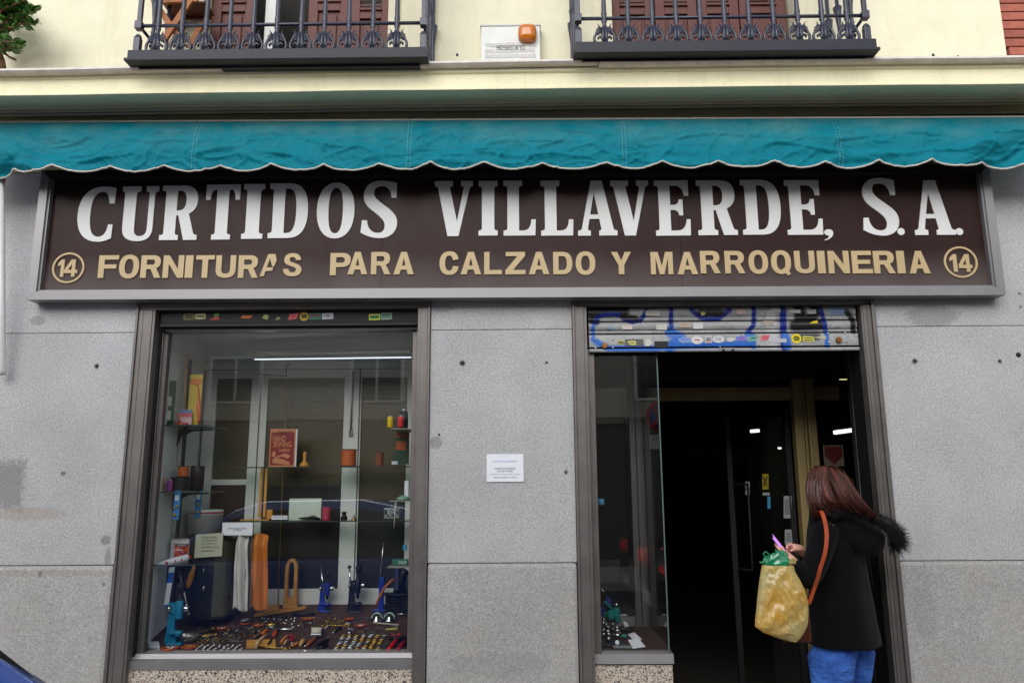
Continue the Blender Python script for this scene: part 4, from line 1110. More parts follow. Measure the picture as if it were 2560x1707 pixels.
# folding chair on the left balcony
ch = thing('folding_chair', 'slatted wooden folding chair leaning on the left balcony', 'chair', (-2.0, -.2, 4.07))
def bar(p, q, w, th):
    p, q = Vector(p), Vector(q); d = (q - p).normalized(); s = Vector((0, 1, 0)); n2 = d.cross(s).normalized()
    a = n2 * w / 2; e = s * th / 2
    return MB().hexa(p - a - e, p + a - e, q + a - e, q - a - e, p - a + e, p + a + e, q + a + e, q - a + e)
k5 = .17432
def z5(x, y, Y): return P(310 + x * k5, y * k5, Y)
m_chair = M('chair_wood', (168, 98, 42), .5, var=.25, vs=18)
m_chairdk = M('chair_wood_dark', (96, 50, 24), .5, var=.25, vs=18)
for yy in (-.30, -.02):
    part('leg', bar(z5(420, 10, yy), z5(800, 560, yy), .034, .02), m_chair, ch)
    part('leg', bar(z5(960, 10, yy - .022), z5(560, 600, yy - .022), .034, .02), m_chair, ch)
part('leg', bar(z5(1130, 330, -.1), z5(930, 690, -.1), .034, .02), m_chair, ch)
for i in range(10):
    x = 540 + i * 62
    a, b2 = z5(x, 40, -.22), z5(x + 130, 235, -.05)
    part('slat', MB().hexa(a, a + Vector((.030, 0, 0)), b2 + Vector((.030, 0, 0)), b2, a + Vector((0, 0, .012)), a + Vector((.030, 0, .012)), b2 + Vector((.030, 0, .012)), b2 + Vector((0, 0, .012))), m_chairdk, ch)
part('cross_rail', bar(z5(520, 25, -.25), z5(1060, 5, -.25), .03, .02), m_chair, ch)
part('cross_rail', bar(z5(680, 250, -.04), z5(1250, 240, -.04), .034, .02), m_chairdk, ch)

# jade plant at the upper left
pl = thing('jade_plant', 'green jade plant spilling over the ledge at the top left corner', 'plant', (-3.4, -.2, 4.02))
m_leaf = M('jade_leaf', (62, 108, 34), .35, var=.25, vs=30, rv=.35, spec=.5)
m_stem = M('jade_stem', (104, 76, 52), .8, var=.2)
lm = MB()
def leaffn(s, t):
    a = (s - .5) * 2; w = .0125 * math.sin(math.pi * min(1, t * .92 + .04)) ** .75
    return (a * w, t * .036, .004 * (1 - a * a) * math.sin(math.pi * t) + .004 * a * a - .003 * math.cos(math.pi * t))
lm.grid(leaffn, 4, 5); lm.grid(lambda s, t: (leaffn(s, t)[0], leaffn(s, t)[1], -.003 * math.sin(math.pi * t)), 4, 5)
lme = lm.mesh('leaf'); lme.materials.append(m_leaf)
def k6(x, y, Y): return P(x * .1275, y * .1275, Y)
stems = [[(-60, 700), (60, 520), (300, 480), (560, 470), (700, 500)], [(-60, 600), (80, 330), (300, 250), (560, 210), (680, 240)], [(-80, 500), (40, 200), (240, 110), (480, 20)], [(-60, 900), (60, 820), (180, 820)],
         [(-60, 1000), (120, 960), (300, 930), (440, 950)], [(-60, 1150), (40, 980), (110, 930)], [(-40, 400), (160, 380), (380, 350), (560, 330)], [(-80, 200), (80, 60), (300, -60)], [(-40, 760), (120, 600), (200, 560)], [(-60, 60), (120, 0), (420, 60)], [(-90, 840), (-30, 700), (60, 690)], [(-90, 560), (30, 470), (150, 440)], [(-60, 300), (200, 180), (380, 200)], [(-60, 420), (260, 420), (420, 430)], [(20, 100), (300, 30), (430, 130)], [(-60, 660), (100, 560), (260, 540)], [(-60, 250), (120, 130), (240, 200)]]
nl_ = 0
for si, sxy in enumerate(stems):
    Y0 = -.18 - .03 * (si % 4)
    pts = [k6(x, y, Y0 - .03 * i + rnd.uniform(-.02, .02)) for i, (x, y) in enumerate(sxy)]
    part('stem', MB().tube(pts, [.009 - .0013 * i for i in range(len(pts))], 6), m_stem, pl)
    for a, b2 in zip(pts, pts[1:]):
        seg = max(3, int((b2 - a).length / .0085))
        for q in range(seg):
            if nl_ >= 300 or rnd.random() < .3: continue
            t = q / seg
            if a == pts[0] and t < .3: continue
            p = a.lerp(b2, t) + Vector((rnd.uniform(-.012, .012), rnd.uniform(-.016, .012), rnd.uniform(-.008, .014)))
            o = bpy.data.objects.new('leaf', lme); col.objects.link(o); o.parent = pl
            o.location = p - ORG[pl]
            o.rotation_euler = (rnd.uniform(-.5, 1.2), rnd.uniform(-.7, .7), rnd.uniform(0, 6.28))
            s0 = rnd.uniform(.95, 1.5); o.scale = (s0, s0, s0); nl_ += 1
fo_ = MB()
for q in range(260):
    sxy = rnd.choice(stems); i = rnd.randrange(len(sxy) - 1); t = rnd.random()
    x = sxy[i][0] * (1 - t) + sxy[i + 1][0] * t; y = sxy[i][1] * (1 - t) + sxy[i + 1][1] * t
    if x > 560: continue
    p = k6(x + rnd.gauss(0, 45), y + rnd.gauss(0, 50), -.13 + rnd.uniform(-.05, .06))
    sc0 = rnd.uniform(.9, 1.4)
    fo_.xf = Matrix.Translation(p) @ Matrix.Rotation(rnd.uniform(0, 6.28), 4, 'Z') @ Matrix.Rotation(rnd.uniform(-.6, 1.2), 4, 'X') @ Matrix.Scale(sc0, 4)
    fo_.grid(leaffn, 4, 4)
fo_.xf = None
part('foliage', fo_, m_leaf, pl, kind='stuff')
part('trunk', MB().tube([k6(60, 1400, -.16), k6(40, 1200, -.18), k6(-20, 1000, -.18)], [.022, .018, .014], 8), m_stem, pl)
part('stem', MB().tube([k6(60, 1010, -.2), k6(180, 1120, -.2), k6(310, 1180, -.19)], [.006, .007, .008], 6), m_stem, pl)
part('pot', MB().lathe((PX(-30, 160, -.15), -.15, 4.03), [(.07, 0), (.10, .06), (.09, .062), (.02, .05)], 16), m_dark, pl)
# ------------------------------------------------------------------ roller shutters
def curve_on(x, z, strokes):
    """paint colour at (x, z) from spray strokes [(points, radius, colour)] over a base coat"""
    best = None
    for pts, r, c in strokes:
        d = 9
        for (ax, az), (bx_, bz) in zip(pts, pts[1:]):
            vx, vz = bx_ - ax, bz - az
            L2 = vx * vx + vz * vz or 1e-9
            t = max(0, min(1, ((x - ax) * vx + (z - az) * vz) / L2))
            d = min(d, math.hypot(x - ax - vx * t, z - az - vz * t))
        k = max(0, min(1, (r * 1.25 - d) / (r * .55)))
        if k > 0: yield k, c
def painted(x, z, strokes):
    n1 = noise.noise((x * 6, z * 22, 0)); n2 = noise.noise((x * 40, z * 90, 4))
    g0 = .33 + .10 * n1 + .06 * n2
    c = [g0, g0, g0 * 1.0]
    for k, q in curve_on(x, z, strokes):
        c = [a * (1 - k) + b_ * k for a, b_ in zip(c, q)]
    if n1 * .6 + n2 > .62: c = [a * .45 for a in c]
    return c
SHY = .045
def sp_(*pp): return [(PX(u, v, SHY), PZ(u, v, SHY)) for u, v in pp]
cB, cL, cK, cW = S(8, 36, 128)[:3], S(34, 98, 184)[:3], S(26, 26, 28)[:3], S(178, 178, 180)[:3]
px_ = .0024
strokes = [
 (sp_((1470, 780), (1500, 782), (1560, 778)), 14 * px_, cK), (sp_((1480, 800), (1490, 805)), 10 * px_, cK),
 (sp_((1484, 812), (1492, 796), (1508, 787), (1532, 785), (1550, 789), (1562, 800), (1580, 806), (1600, 801), (1611, 788), (1616, 776)), 6 * px_, cB),
 (sp_((1556, 792), (1590, 796)), 7 * px_, cK),
 (sp_((1482, 818), (1483, 846)), 5 * px_, cL), (sp_((1484, 850), (1498, 860), (1520, 872), (1640, 872), (1690, 862)), 8 * px_, cL),
 (sp_((1677, 772), (1677, 835)), 6 * px_, cB), (sp_((1675, 832), (1700, 845), (1672, 870)), 14 * px_, cL), (sp_((1690, 866), (1880, 860)), 9 * px_, cL),
 (sp_((1728, 776), (1752, 794), (1772, 798), (1796, 796), (1822, 776)), 7 * px_, cB), (sp_((1752, 782), (1800, 782)), 10 * px_, cK),
 (sp_((1883, 770), (1884, 800), (1882, 815), (1868, 832)), 6 * px_, cB), (sp_((1866, 836), (1880, 838), (1882, 868)), 7 * px_, cL),
 (sp_((1998, 775), (2000, 800), (2022, 800), (2036, 780)), 16 * px_, cK), (sp_((1986, 815), (2050, 812)), 15 * px_, cK), (sp_((1990, 845), (2040, 842)), 11 * px_, S(70, 70, 72)[:3]),
 (sp_((1956, 772), (1957, 815), (1959, 870)), 9 * px_, cB), (sp_((1962, 840), (1968, 866)), 10 * px_, cL),
 (sp_((2050, 772), (2058, 800), (2064, 832)), 6 * px_, cB), (sp_((2064, 832), (2066, 866)), 6 * px_, cL),
 (sp_((2080, 778), (2110, 778)), 10 * px_, S(120, 140, 180)[:3]), (sp_((1925, 790), (1930, 860)), 14 * px_, cW), (sp_((2115, 780), (2130, 800), (2132, 830)), 7 * px_, cK)]
m_paintm, n_, l_, b_ = newmat('sprayed_paint')
at = n_.new('ShaderNodeAttribute'); at.attribute_name = 'paint'
l_.new(at.outputs['Color'], b_.inputs['Base Color']); b_.inputs['Roughness'].default_value = .42; b_.inputs['Specular IOR Level'].default_value = .5
def shutter_strip(name, parent, x0, x1, z0, z1, prof_, y, strokes_, nx=420, nz=8, mat=m_paintm):
    """a slat as a fine painted grid; prof_(t) gives the forward bulge over its height"""
    mb = MB()
    mb.grid(lambda s, t: (x0 + (x1 - x0) * s, y - prof_(t), z0 + (z1 - z0) * t), nx, nz)
    mb.grid(lambda s, t: (x0 + (x1 - x0) * s, y + .004, z0 + (z1 - z0) * t), 2, 1)
    o = part(name, mb, mat, parent)
    ca = o.data.color_attributes.new('paint', 'FLOAT_COLOR', 'POINT')
    for i, q in enumerate(mb.v):
        c = painted(q[0], q[2], strokes_) if strokes_ is not None else (.02, .02, .02)
        ca.data[i].color = (*c, 1)
    return o
rs = thing('roller_shutter', 'graffiti covered steel roller shutter pulled up above the doorway', 'roller shutter', (1.22, SHY, 2.41))
sh0, sh1 = .425, 2.035
bulge = lambda a: (lambda t: a * math.sin(math.pi * min(1, max(0, t))) ** .6)
zA1, zA0 = PZ(1800, 768, SHY), PZ(1800, 794, SHY)
shutter_strip('slat', rs, sh0, sh1, zA0 - .006 + .012, zA1, bulge(.012), SHY, strokes)
shutter_strip('slat_lip', rs, sh0, sh1, PZ(1800, 801, SHY), zA0 + .004, bulge(.003), SHY - .004, strokes, nz=4)
zB1, zB0 = PZ(1800, 804, SHY), PZ(1800, 824, SHY)
shutter_strip('slat', rs, sh0, sh1, zB0, zB1, bulge(.012), SHY, strokes)
shutter_strip('slat_lip', rs, sh0, sh1, PZ(1800, 832, SHY), zB0 - .004, bulge(.003), SHY - .004, strokes, nz=4)
zC1, zC0 = PZ(1800, 836, SHY), PZ(1800, 866, SHY)
shutter_strip('bottom_bar', rs, sh0, sh1, zC0, zC1, bulge(.002), SHY - .010, strokes, nz=14)
shutter_strip('bottom_rail', rs, sh0, sh1, PZ(1800, 879, SHY), PZ(1800, 871, SHY), bulge(.006), SHY - .012, strokes, nz=4)
part('shutter_backing', MB().box(sh0, sh1, SHY + .005, SHY + .012, PZ(1800, 880, SHY), 2.675), m_dark, rs)
yb = SHY - .0125
for u, v in ((1488, 848), (1531, 848), (1489, 870), (1532, 869), (2070, 833), (2113, 832), (2072, 855), (2116, 853)):
    p = P(u, v, yb); part('rivet', MB().lathe(p, [(.0065, 0), (.006, .003), (.003, .005), (.0005, .0056)], 12, (0, -1, 0)), m_chrome, rs)
for u, v in ((1511, 865), (2096, 850)):
    p = P(u, v, yb)
    lk = part('lock', MB().lathe(p, [(.018, 0), (.018, .012), (.014, .016), (.0145, .020)], 18, (0, -1, 0)), M('lock_brass', (150, 100, 48), .4, .7), rs)
    part('keyhole', MB().box(p.x - .0015, p.x + .0015, p.y - .0212, p.y - .0198, p.z - .006, p.z + .005), m_black, lk)
part('slot', MB().box(PX(1636, 860, yb), PX(1670, 860, yb), yb - .0012, yb + .001, PZ(1650, 869, yb), PZ(1650, 853, yb)), m_black, rs)
lt = part('latch', MB().box(PX(1805, 875, yb), PX(1837, 875, yb), yb - .012, yb + .002, PZ(1820, 878, yb), PZ(1820, 870, yb), .002), m_alu, rs)
for u in (1809, 1832): part('bolt_head', MB().lathe(P(u, 875, yb - .012), [(.008, 0), (.007, .006)], 8, (0, -1, 0)), m_dark, lt)
part('latch_bar', MB().box(PX(1798, 872, yb), PX(1801, 872, yb), yb - .014, yb, PZ(1800, 879, yb), PZ(1800, 866, yb), .001), m_alu, rs)

STK = [0]
def sticker(parent, shape, u, v, w, h, c, y, rot=0.0, lines=(), name='sticker', lab=None):
    """thin printed sticker: centre pixel, size in pixels"""
    STK[0] += 1
    p = P(u, v, y); W, H = w * px_ / 2, h * px_ / 2
    if shape == 'round': poly = [(math.cos(a * math.pi / 10) * W, math.sin(a * math.pi / 10) * H) for a in range(20)]
    elif shape == 'pill':
        poly = []
        for q in range(20):
            a = 2 * math.pi * q / 20
            poly.append((W * math.copysign(abs(math.cos(a)) ** .35, math.cos(a)), H * math.copysign(abs(math.sin(a)) ** .35, math.sin(a))))
    elif shape == 'torn':
        poly = [(math.cos(a * math.pi / 7) * W * rnd.uniform(.6, 1.1), math.sin(a * math.pi / 7) * H * rnd.uniform(.55, 1.1)) for a in range(14)]
    elif shape == 'slant': poly = [(-W, -H), (W * .5, -H * .8), (W, H), (-W * .7, H * .8)]
    elif shape == 'tri': poly = [(-W, -H), (W, -H * .8), (W * .95, H), (W * .1, H * .6)]
    else: poly = [(-W, -H), (W, -H), (W, H), (-W, H)]
    ca, sa = math.cos(rot), math.sin(rot)
    poly = [(p.x + x * ca - z * sa, p.z + x * sa + z * ca) for x, z in poly]
    mt = M('sticker_%d_%d_%d' % c, c, .5, var=.18, vs=60)
    o = part(name, MB().prism(poly, y - .0012, y), mt, parent, lab)
    for (dz, k, ink) in lines:
        part('print', MB().prism([(p.x + x * ca - z * sa, p.z + x * sa + z * ca) for x, z in ((-W * k, dz * H - H * .14), (W * k, dz * H - H * .14), (W * k, dz * H + H * .14), (-W * k, dz * H + H * .14))], y - .0017, y - .0011), ink, o)
    return o
ys = SHY - .0128
m_olive = M('ink_olive', (70, 66, 20), .6); m_green = M('ink_green', (20, 110, 70), .6)
Y_ = (206, 190, 40); 
sticker(rs, 'torn', 1552, 856, 26, 14, (176, 176, 96), ys, 0, ((.2, .5, m_ink), (-.3, .6, m_ink)))
sticker(rs, 'torn', 1580, 857, 28, 12, (198, 192, 110), ys, -.1, ((0, .4, m_ink),))
sticker(rs, 'rect', 1585, 856, 46, 17, (92, 88, 86), ys + .0010)
sticker(rs, 'torn', 1620, 856, 22, 22, (188, 192, 180), ys)
sticker(rs, 'torn', 1712, 850, 34, 18, (120, 150, 196), ys, 0, ((.2, .6, m_blueink),))
sticker(rs, 'round', 1743, 850, 30, 21, (206, 204, 204), ys, 0, ((.0, .4, m_redink),))
sticker(rs, 'rect', 1771, 849, 17, 17, (190, 188, 190), ys, 0, ((.4, .7, m_ink), (-.1, .8, m_ink), (-.6, .6, m_redink)))
sticker(rs, 'round', 1796, 848, 30, 18, (200, 202, 204), ys, 0, ((.3, .5, M('ink_grey', (150, 150, 156), .7)), (-.2, .5, M('ink_grey', (150, 150, 156), .7))))
sticker(rs, 'torn', 1826, 848, 24, 14, (190, 190, 188), ys)
sticker(rs, 'rect', 1854, 846, 26, 12, (110, 118, 200), ys, .05, ((0, .6, m_redink),))
sticker(rs, 'slant', 1883, 846, 24, 16, (96, 160, 150), ys, .1, ((.1, .5, m_ink),))
sticker(rs, 'slant', 1913, 844, 26, 15, (206, 110, 124), ys, 0, ((.35, .6, m_redink), (-.3, .6, m_redink)))
pl_ = sticker(rs, 'rect', 1949, 851, 34, 10, (176, 178, 182), ys, 0, (), 'hinge_plate')
sticker(rs, 'round', 1991, 846, 25, 24, (226, 204, 20), ys, 0, ((.35, .5, m_olive), (0, .7, m_olive), (-.35, .5, m_olive)))
sticker(rs, 'rect', 2021, 847, 28, 13, (200, 192, 70), ys, -.05, ((.3, .8, m_ink), (-.5, .8, m_ink)))
sticker(rs, 'tri', 2050, 842, 30, 10, (176, 172, 140), ys, -.2)
yA = SHY - .0135
for (u, v, w, h, c) in ((1632, 783, 36, 13, (176, 172, 162)), (1757, 783, 15, 12, (150, 152, 90)), (1853, 779, 22, 12, (196, 170, 166)), (1938, 776, 26, 11, (176, 178, 172)), (1988, 778, 26, 9, (184, 188, 180)), (2029, 779, 22, 11, (170, 172, 172)),
                         (1654, 817, 26, 15, (190, 190, 182)), (1568, 818, 26, 11, (200, 186, 182)), (1713, 812, 28, 14, (176, 160, 140)), (1745, 814, 24, 16, (200, 200, 198)), (1922, 808, 27, 12, (166, 156, 146)), (1525, 821, 18, 8, (96, 130, 160))):
    sticker(rs, 'rect' if c[0] > 160 else 'torn', u, v, w, h, c, yA, rnd.uniform(-.06, .06))
sticker(rs, 'tri', 2033, 805, 22, 8, (220, 196, 30), yA, .0)

# the window's shutter: only its dark bottom bar shows
ws = thing('window_shutter', 'black rolled up shutter bar with small stickers above the shop window', 'roller shutter', (-1.4, .06, 2.57))
wz1, wz0 = PZ(700, 773, .045), PZ(700, 806, .045)
part('bottom_bar', MB().box(-2.176, -.612, .045, .06, wz0, wz1, .002), m_dark, ws)
part('bottom_rail', MB().box(-2.176, -.612, .035, .06, PZ(700, 816, .045), wz0 - .003, .002), m_dark, ws)
part('shutter_backing', MB().box(-2.176, -.612, .061, .067, 2.56, 2.672), m_black, ws)
yw = .044
sc7 = 330 / 2352
def w7(x): return 430 + x * sc7
def w8(x): return 690 + x * sc7
v7 = lambda y: 770 + y * sc7
sticker(ws, 'pill', w7(305), v7(155), 29, 17, (110, 106, 50), yw, .02, ((.5, .7, m_ink), (0, .7, m_ink), (-.5, .7, m_ink)))
sticker(ws, 'pill', w7(508), v7(150), 27, 15, (170, 168, 120), yw, .03, ((.25, .75, m_olive), (-.2, .75, m_olive)))
sticker(ws, 'rect', w7(795), v7(132), 12, 10, (84, 130, 40), yw); sticker(ws, 'tri', w7(750), v7(182), 26, 9, (176, 60, 30), yw)
sticker(ws, 'slant', w7(1330), v7(160), 30, 9, (196, 104, 24), yw, -.12, ((0, .5, m_redink),))
sticker(ws, 'torn', w7(1670), v7(155), 20, 16, (158, 158, 96), yw); sticker(ws, 'torn', w7(1890), v7(185), 14, 7, (140, 146, 80), yw, .4)
sticker(ws, 'slant', w8(312), v7(152), 28, 17, (196, 76, 80), yw, .05, ((0, .4, m_redink),))
sticker(ws, 'round', w8(503), v7(150), 23, 23, (190, 156, 16), yw, 0, ((.3, .6, m_olive), (0, .7, m_olive), (-.3, .5, m_olive)))
sticker(ws, 'rect', w8(697), v7(148), 30, 17, (40, 104, 88), yw, .03, ((.5, .9, M('ink_maroon', (120, 60, 52), .6)), (.0, .9, M('ink_maroon', (120, 60, 52), .6))))
sticker(ws, 'rect', w8(920), v7(145), 29, 16, (172, 174, 180), yw, .06, ((.1, .3, m_ink),))
g_ = sticker(ws, 'rect', w8(1755), v7(160), 28, 16, (176, 190, 50), yw, .02, ((.0, .8, m_green), (.3, .8, m_green), (-.3, .8, m_green)))
sticker(ws, 'pill', w8(1965), v7(148), 29, 18, (120, 150, 130), yw, .03, ((.5, .75, m_ink), (-.1, .8, m_green)))

# ------------------------------------------------------------------ window display
def F(u, v, lift=0.0):
    """point of the sloping display floor seen at pixel (u, v)"""
    d = ray(u, v); k = (.845 - .690) / .59
    # z = .690 + (y-.16)k
    t = (.690 + (CAM.y - .16) * k - CAM.z) / (d.z - d.y * k)
    p = CAM + d * t
    return Vector((p.x, p.y, p.z + lift))
w1 = lambda x, y, Y: P(320 + .32313 * x, 740 + .32313 * y, Y)
w2 = lambda x, y, Y: P(320 + .3234 * x, 1200 + .3234 * y, Y)
f2 = lambda x, y, l=0.0: F(320 + .3234 * x, 1200 + .3234 * y, l)
def f9(x, y, l=0.0): return F(600 + x * .09779, 1500 + y * .09779, l)       # detail crop, middle of the floor
def f10(x, y, l=0.0): return F(800 + x * .10204, 1500 + y * .10204, l)      # detail crop, right of the floor
def f11(x, y, l=0.0): return F(370 + x * .1403, 1480 + y * .1403, l)        # detail crop, left of the floor
SL = math.atan((.845 - .690) / .59)
tilt = Matrix.Rotation(SL, 4, 'X')
def at_floor(p, rz=0.0, s=1.0): return Matrix.Translation(p) @ tilt @ Matrix.Rotation(rz, 4, 'Z') @ Matrix.Scale(s, 4)

# shelves on standards
m_std = M('shelf_standard', (62, 58, 54), .4, .5)
zs1, zs2, zs3 = PZ(450, 1067, .38), PZ(450, 1228, .38), PZ(430, 1404, .38)
for zz, lab in ((zs1, 'topmost of the three glass shelves on the left display wall'), (zs2, 'middle of the three glass shelves on the left display wall'), (zs3, 'lowest of the three glass shelves on the left display wall')):
    t = thing('glass_shelf', lab, 'shelf', (-2.08, .38, zz), 'glass shelves in the window')
    part('shelf_board', MB().box(-2.195, -1.93, .2, .60, zz - .007, zz, .001), m_shelfglass, t)
    part('edge', MB().box(-2.195, -1.93, .197, .2, zz - .007, zz), M('shelf_edge', (60, 74, 66), .3), t)
    part('bracket', MB().prism([(-2.195, zz - .008), (-1.97, zz - .008), (-1.97, zz - .018), (-2.10, zz - .024), (-2.17, zz - .06), (-2.195, zz - .12)], .44, .446), m_std, t)
xs_ = PX(454, 1250, .45)
for x0_, v0_, v1_ in ((454, 1065, 1224), (446, 1240, 1404), (440, 1408, 1510)):
    pass
solo('shelf_standard', MB().box(-2.16, -2.14, .436, .45, PZ(450, 1510, .45), PZ(450, 900, .45)), m_std, 'dark upright metal strip on the left display wall holding the glass shelves', 'shelf rail')
zk1, zk2 = PZ(760, 1167, .62), PZ(760, 1300, .62)
t = thing('glass_shelf', 'long upper glass shelf at the back with the red book', 'shelf', (-1.2, .62, zk1), 'glass shelves in the window')
part('shelf_board', MB().box(PX(590, 1167, .62), DXR - .005, .52, .72, zk1 - .007, zk1, .001), m_shelfglass, t)
part('edge', MB().box(PX(590, 1167, .62), DXR - .005, .517, .52, zk1 - .007, zk1), M('shelf_edge', (60, 74, 66), .3), t)
t = thing('glass_shelf', 'long lower glass shelf at the back with the pale card', 'shelf', (-1.2, .62, zk2), 'glass shelves in the window')
part('shelf_board', MB().box(PX(612, 1300, .62), DXR - .1, .52, .72, zk2 - .007, zk2, .001), m_shelfglass, t)
part('edge', MB().box(PX(612, 1300, .62), DXR - .1, .517, .52, zk2 - .007, zk2), M('shelf_edge', (60, 74, 66), .3), t)
rod = thing('brass_rod', 'thin brass hanging rod behind the shelves in the middle of the window', 'rod', (PX(708, 1200, .735), .735, 1.0))
part('rod', MB().cyl(w1(1225, 640, .735), w2(1158, 960, .735), .0035, n=8), M('rod_brass', (176, 146, 90), .35, .7), rod)
part('bracket', MB().tube([w1(1005, 605, .735), w1(1225, 620, .735), w1(1225, 530, .74), w1(1258, 525, .74)], .004, 6), m_std, rod)
zr1, zr2 = PZ(1000, 1076, .4), PZ(1000, 1250, .4)
for zz, lab in ((zr1, 'short shelf carrying thread cones at the right of the window'), (zr2, 'short shelf at the right of the window above the grey control box'), (PZ(1000, 1413, .3), 'lowest short shelf at the right of the window')):
    solo('small_shelf', MB().box(PX(985, 1200, .4), DXR - .002, .22, .5, zz - .006, zz, .001), M('shelf_pale', (150, 146, 130), .4), lab, 'shelf', 'short shelves at the right')

def cone(name, x, y, z, r, h, mat, label, cat='thread', tip=True, group='thread and cord spools'):
    t = thing(name, label, cat, (x, y, z), group)
    part('thread', MB().lathe((x, y, z), [(r * .9, 0), (r, h * .05), (r * 1.02, h * .5), (r * .95, h * .93), (r * .5, h * .96)], 16), mat, t)
    if tip: part('core', MB().lathe((x, y, z + h * .955), [(r * .45, 0), (r * .35, h * .1), (r * .2, h * .1)], 10), m_white, t)
    return t
def spool(x, y, z, r, h, mat, label, rings=9, group='thread and cord spools', fl=None):
    t = thing('cord_spool', label, 'spool', (x, y, z), group)
    pr_ = []
    for i in range(rings):
        a = h * (.03 + .94 * i / rings); b2 = h * (.03 + .94 * (i + 1) / rings)
        pr_ += [(r * .93, a), (r, (a + b2) / 2)]
    pr_.append((r * .93, h * .97))
    part('cord', MB().lathe((x, y, z), pr_, 20), mat, t)
    part('flange', MB().lathe((x, y, z), [(r * 1.06, 0), (r * 1.06, h * .03)], 20), fl or m_black, t)
    part('flange', MB().lathe((x, y, z + h * .97), [(r * 1.06, 0), (r * 1.06, h * .03)], 20), fl or m_black, t)
    return t
def wpx(n, d): return n * d / FPX      # size of n photo pixels at distance d
D = 4.9
def on(u, Y, z): return Vector((PX(u, 1221, Y), Y, z))
m_org = M('cord_orange', (186, 92, 40), .6, var=.15); m_tan = M('thread_tan', (196, 150, 90), .7); m_pur = M('thread_purple', (150, 70, 150), .6); m_yel = M('thread_yellow', (222, 190, 30), .6)
m_redt = M('thread_red', (214, 44, 58), .6); m_navy = M('thread_navy', (28, 30, 44), .5)
# left upper shelf
p = on(450, .36, zs1)
t = thing('tool_card', 'tall yellow blister card with an orange handled tool on the top left shelf', 'package', w1(505, 1012, .36))
a, b2 = w1(452, 1012, .36), w1(580, 606, .36)
part('card', MB().box(a.x, b2.x, .36, .366, zs1 + .002, b2.z, .002), M('card_yellow', (206, 180, 66), .5), t)
part('header', MB().box(a.x + .004, b2.x - .004, .358, .36, w1(0, 690, .36).z, w1(0, 645, .36).z), M('header_orange', (210, 120, 60), .5), t)
q0, q1 = w1(548, 985, .35), w1(548, 820, .35)
part('tool', MB().tube([q0, q0.lerp(q1, .15), q0.lerp(q1, .9), q1, w1(540, 690, .35), w1(520, 680, .35)], [.006, .011, .016, .008, .003, .003], 8), M('tool_orange', (206, 96, 40), .4), t)
solo('wooden_stick', MB().cyl(w1(430, 1000, .42), w1(455, 455, .42), .008, n=8), m_tan, 'thin tan rod standing behind the yellow tool card', 'rod')
t = thing('green_box', 'tall green package at the far left end of the top shelf', 'package', on(426, .28, zs1))
a, b2 = w1(285, 985, .28), w1(362, 655, .28)
part('box', MB().box(max(a.x, DXL + .004), b2.x, .28, .31, zs1, b2.z, .002), M('box_green', (30, 92, 52), .5), t)
part('label', MB().box(b2.x - .045, b2.x - .01, .2785, .28, w1(0, 850, .28).z, w1(0, 780, .28).z).box(b2.x - .045, b2.x - .01, .2785, .28, w1(0, 960, .28).z, w1(0, 890, .28).z), m_paper, t)
t = thing('pink_card', 'small pink and white card with blue top on the top left shelf', 'package', w1(445, 1008, .33))
a, b2 = w1(390, 1008, .33), w1(497, 880, .33)
part('card', MB().box(a.x, b2.x, .33, .334, zs1 + .001, b2.z, .001), M('card_pink', (220, 190, 190), .5), t)
part('blue_band', MB().box(a.x, b2.x, .3285, .33, b2.z - .018, b2.z), M('band_blue', (90, 130, 190), .5), t)
part('pink_band', MB().box(a.x, b2.x, .3285, .33, b2.z - .045, b2.z - .019), M('band_pink', (216, 90, 110), .5), t)
q = w1(400, 1000, .29); q.z = zs1 + .008
solo('eyelet_pliers', MB().tube([q + Vector((-.03, 0, 0)), q, q + Vector((.05, .01, .004))], [.008, .012, .006], 8).tube([q, q + Vector((-.012, 0, .05)), q + Vector((-.03, 0, .062))], [.006, .006, .003], 8), M('tool_red', (190, 50, 44), .35), 'small red and silver pliers lying on the top left shelf', 'pliers')
# middle left shelf
cone('thread_cone', PX(403, 1200, .3), .3, zs2 + .001, wpx(7.5, D), wpx(36, D), m_tan, 'tan thread cone at the left end of the middle shelf', tip=False)
cone('thread_cone', PX(425, 1200, .3), .3, zs2 + .001, wpx(7, D), wpx(28, D), m_pur, 'purple thread cone beside the black cord spool')
spool(PX(450, 1200, .36), .36, zs2 + .001, wpx(22, D), wpx(34, D), M('cord_black', (24, 24, 26), .5), 'black cord spool with an orange spool on top', 10)
spool(PX(458, 1180, .36), .36, zs2 + .001 + wpx(34.5, D), wpx(13.5, D), wpx(26, D), m_org, 'orange cord spool on top of the black spool', 6)
solo('dark_tub', MB().lathe((PX(492, 1200, .52), .52, zs2 + .001), [(wpx(17, 5), 0), (wpx(17, 5), wpx(60, 5)), (wpx(16, 5), wpx(62, 5))], 20), M('tub_brown', (50, 40, 36), .5), 'dark brown tub at the back of the middle left shelf', 'tub')
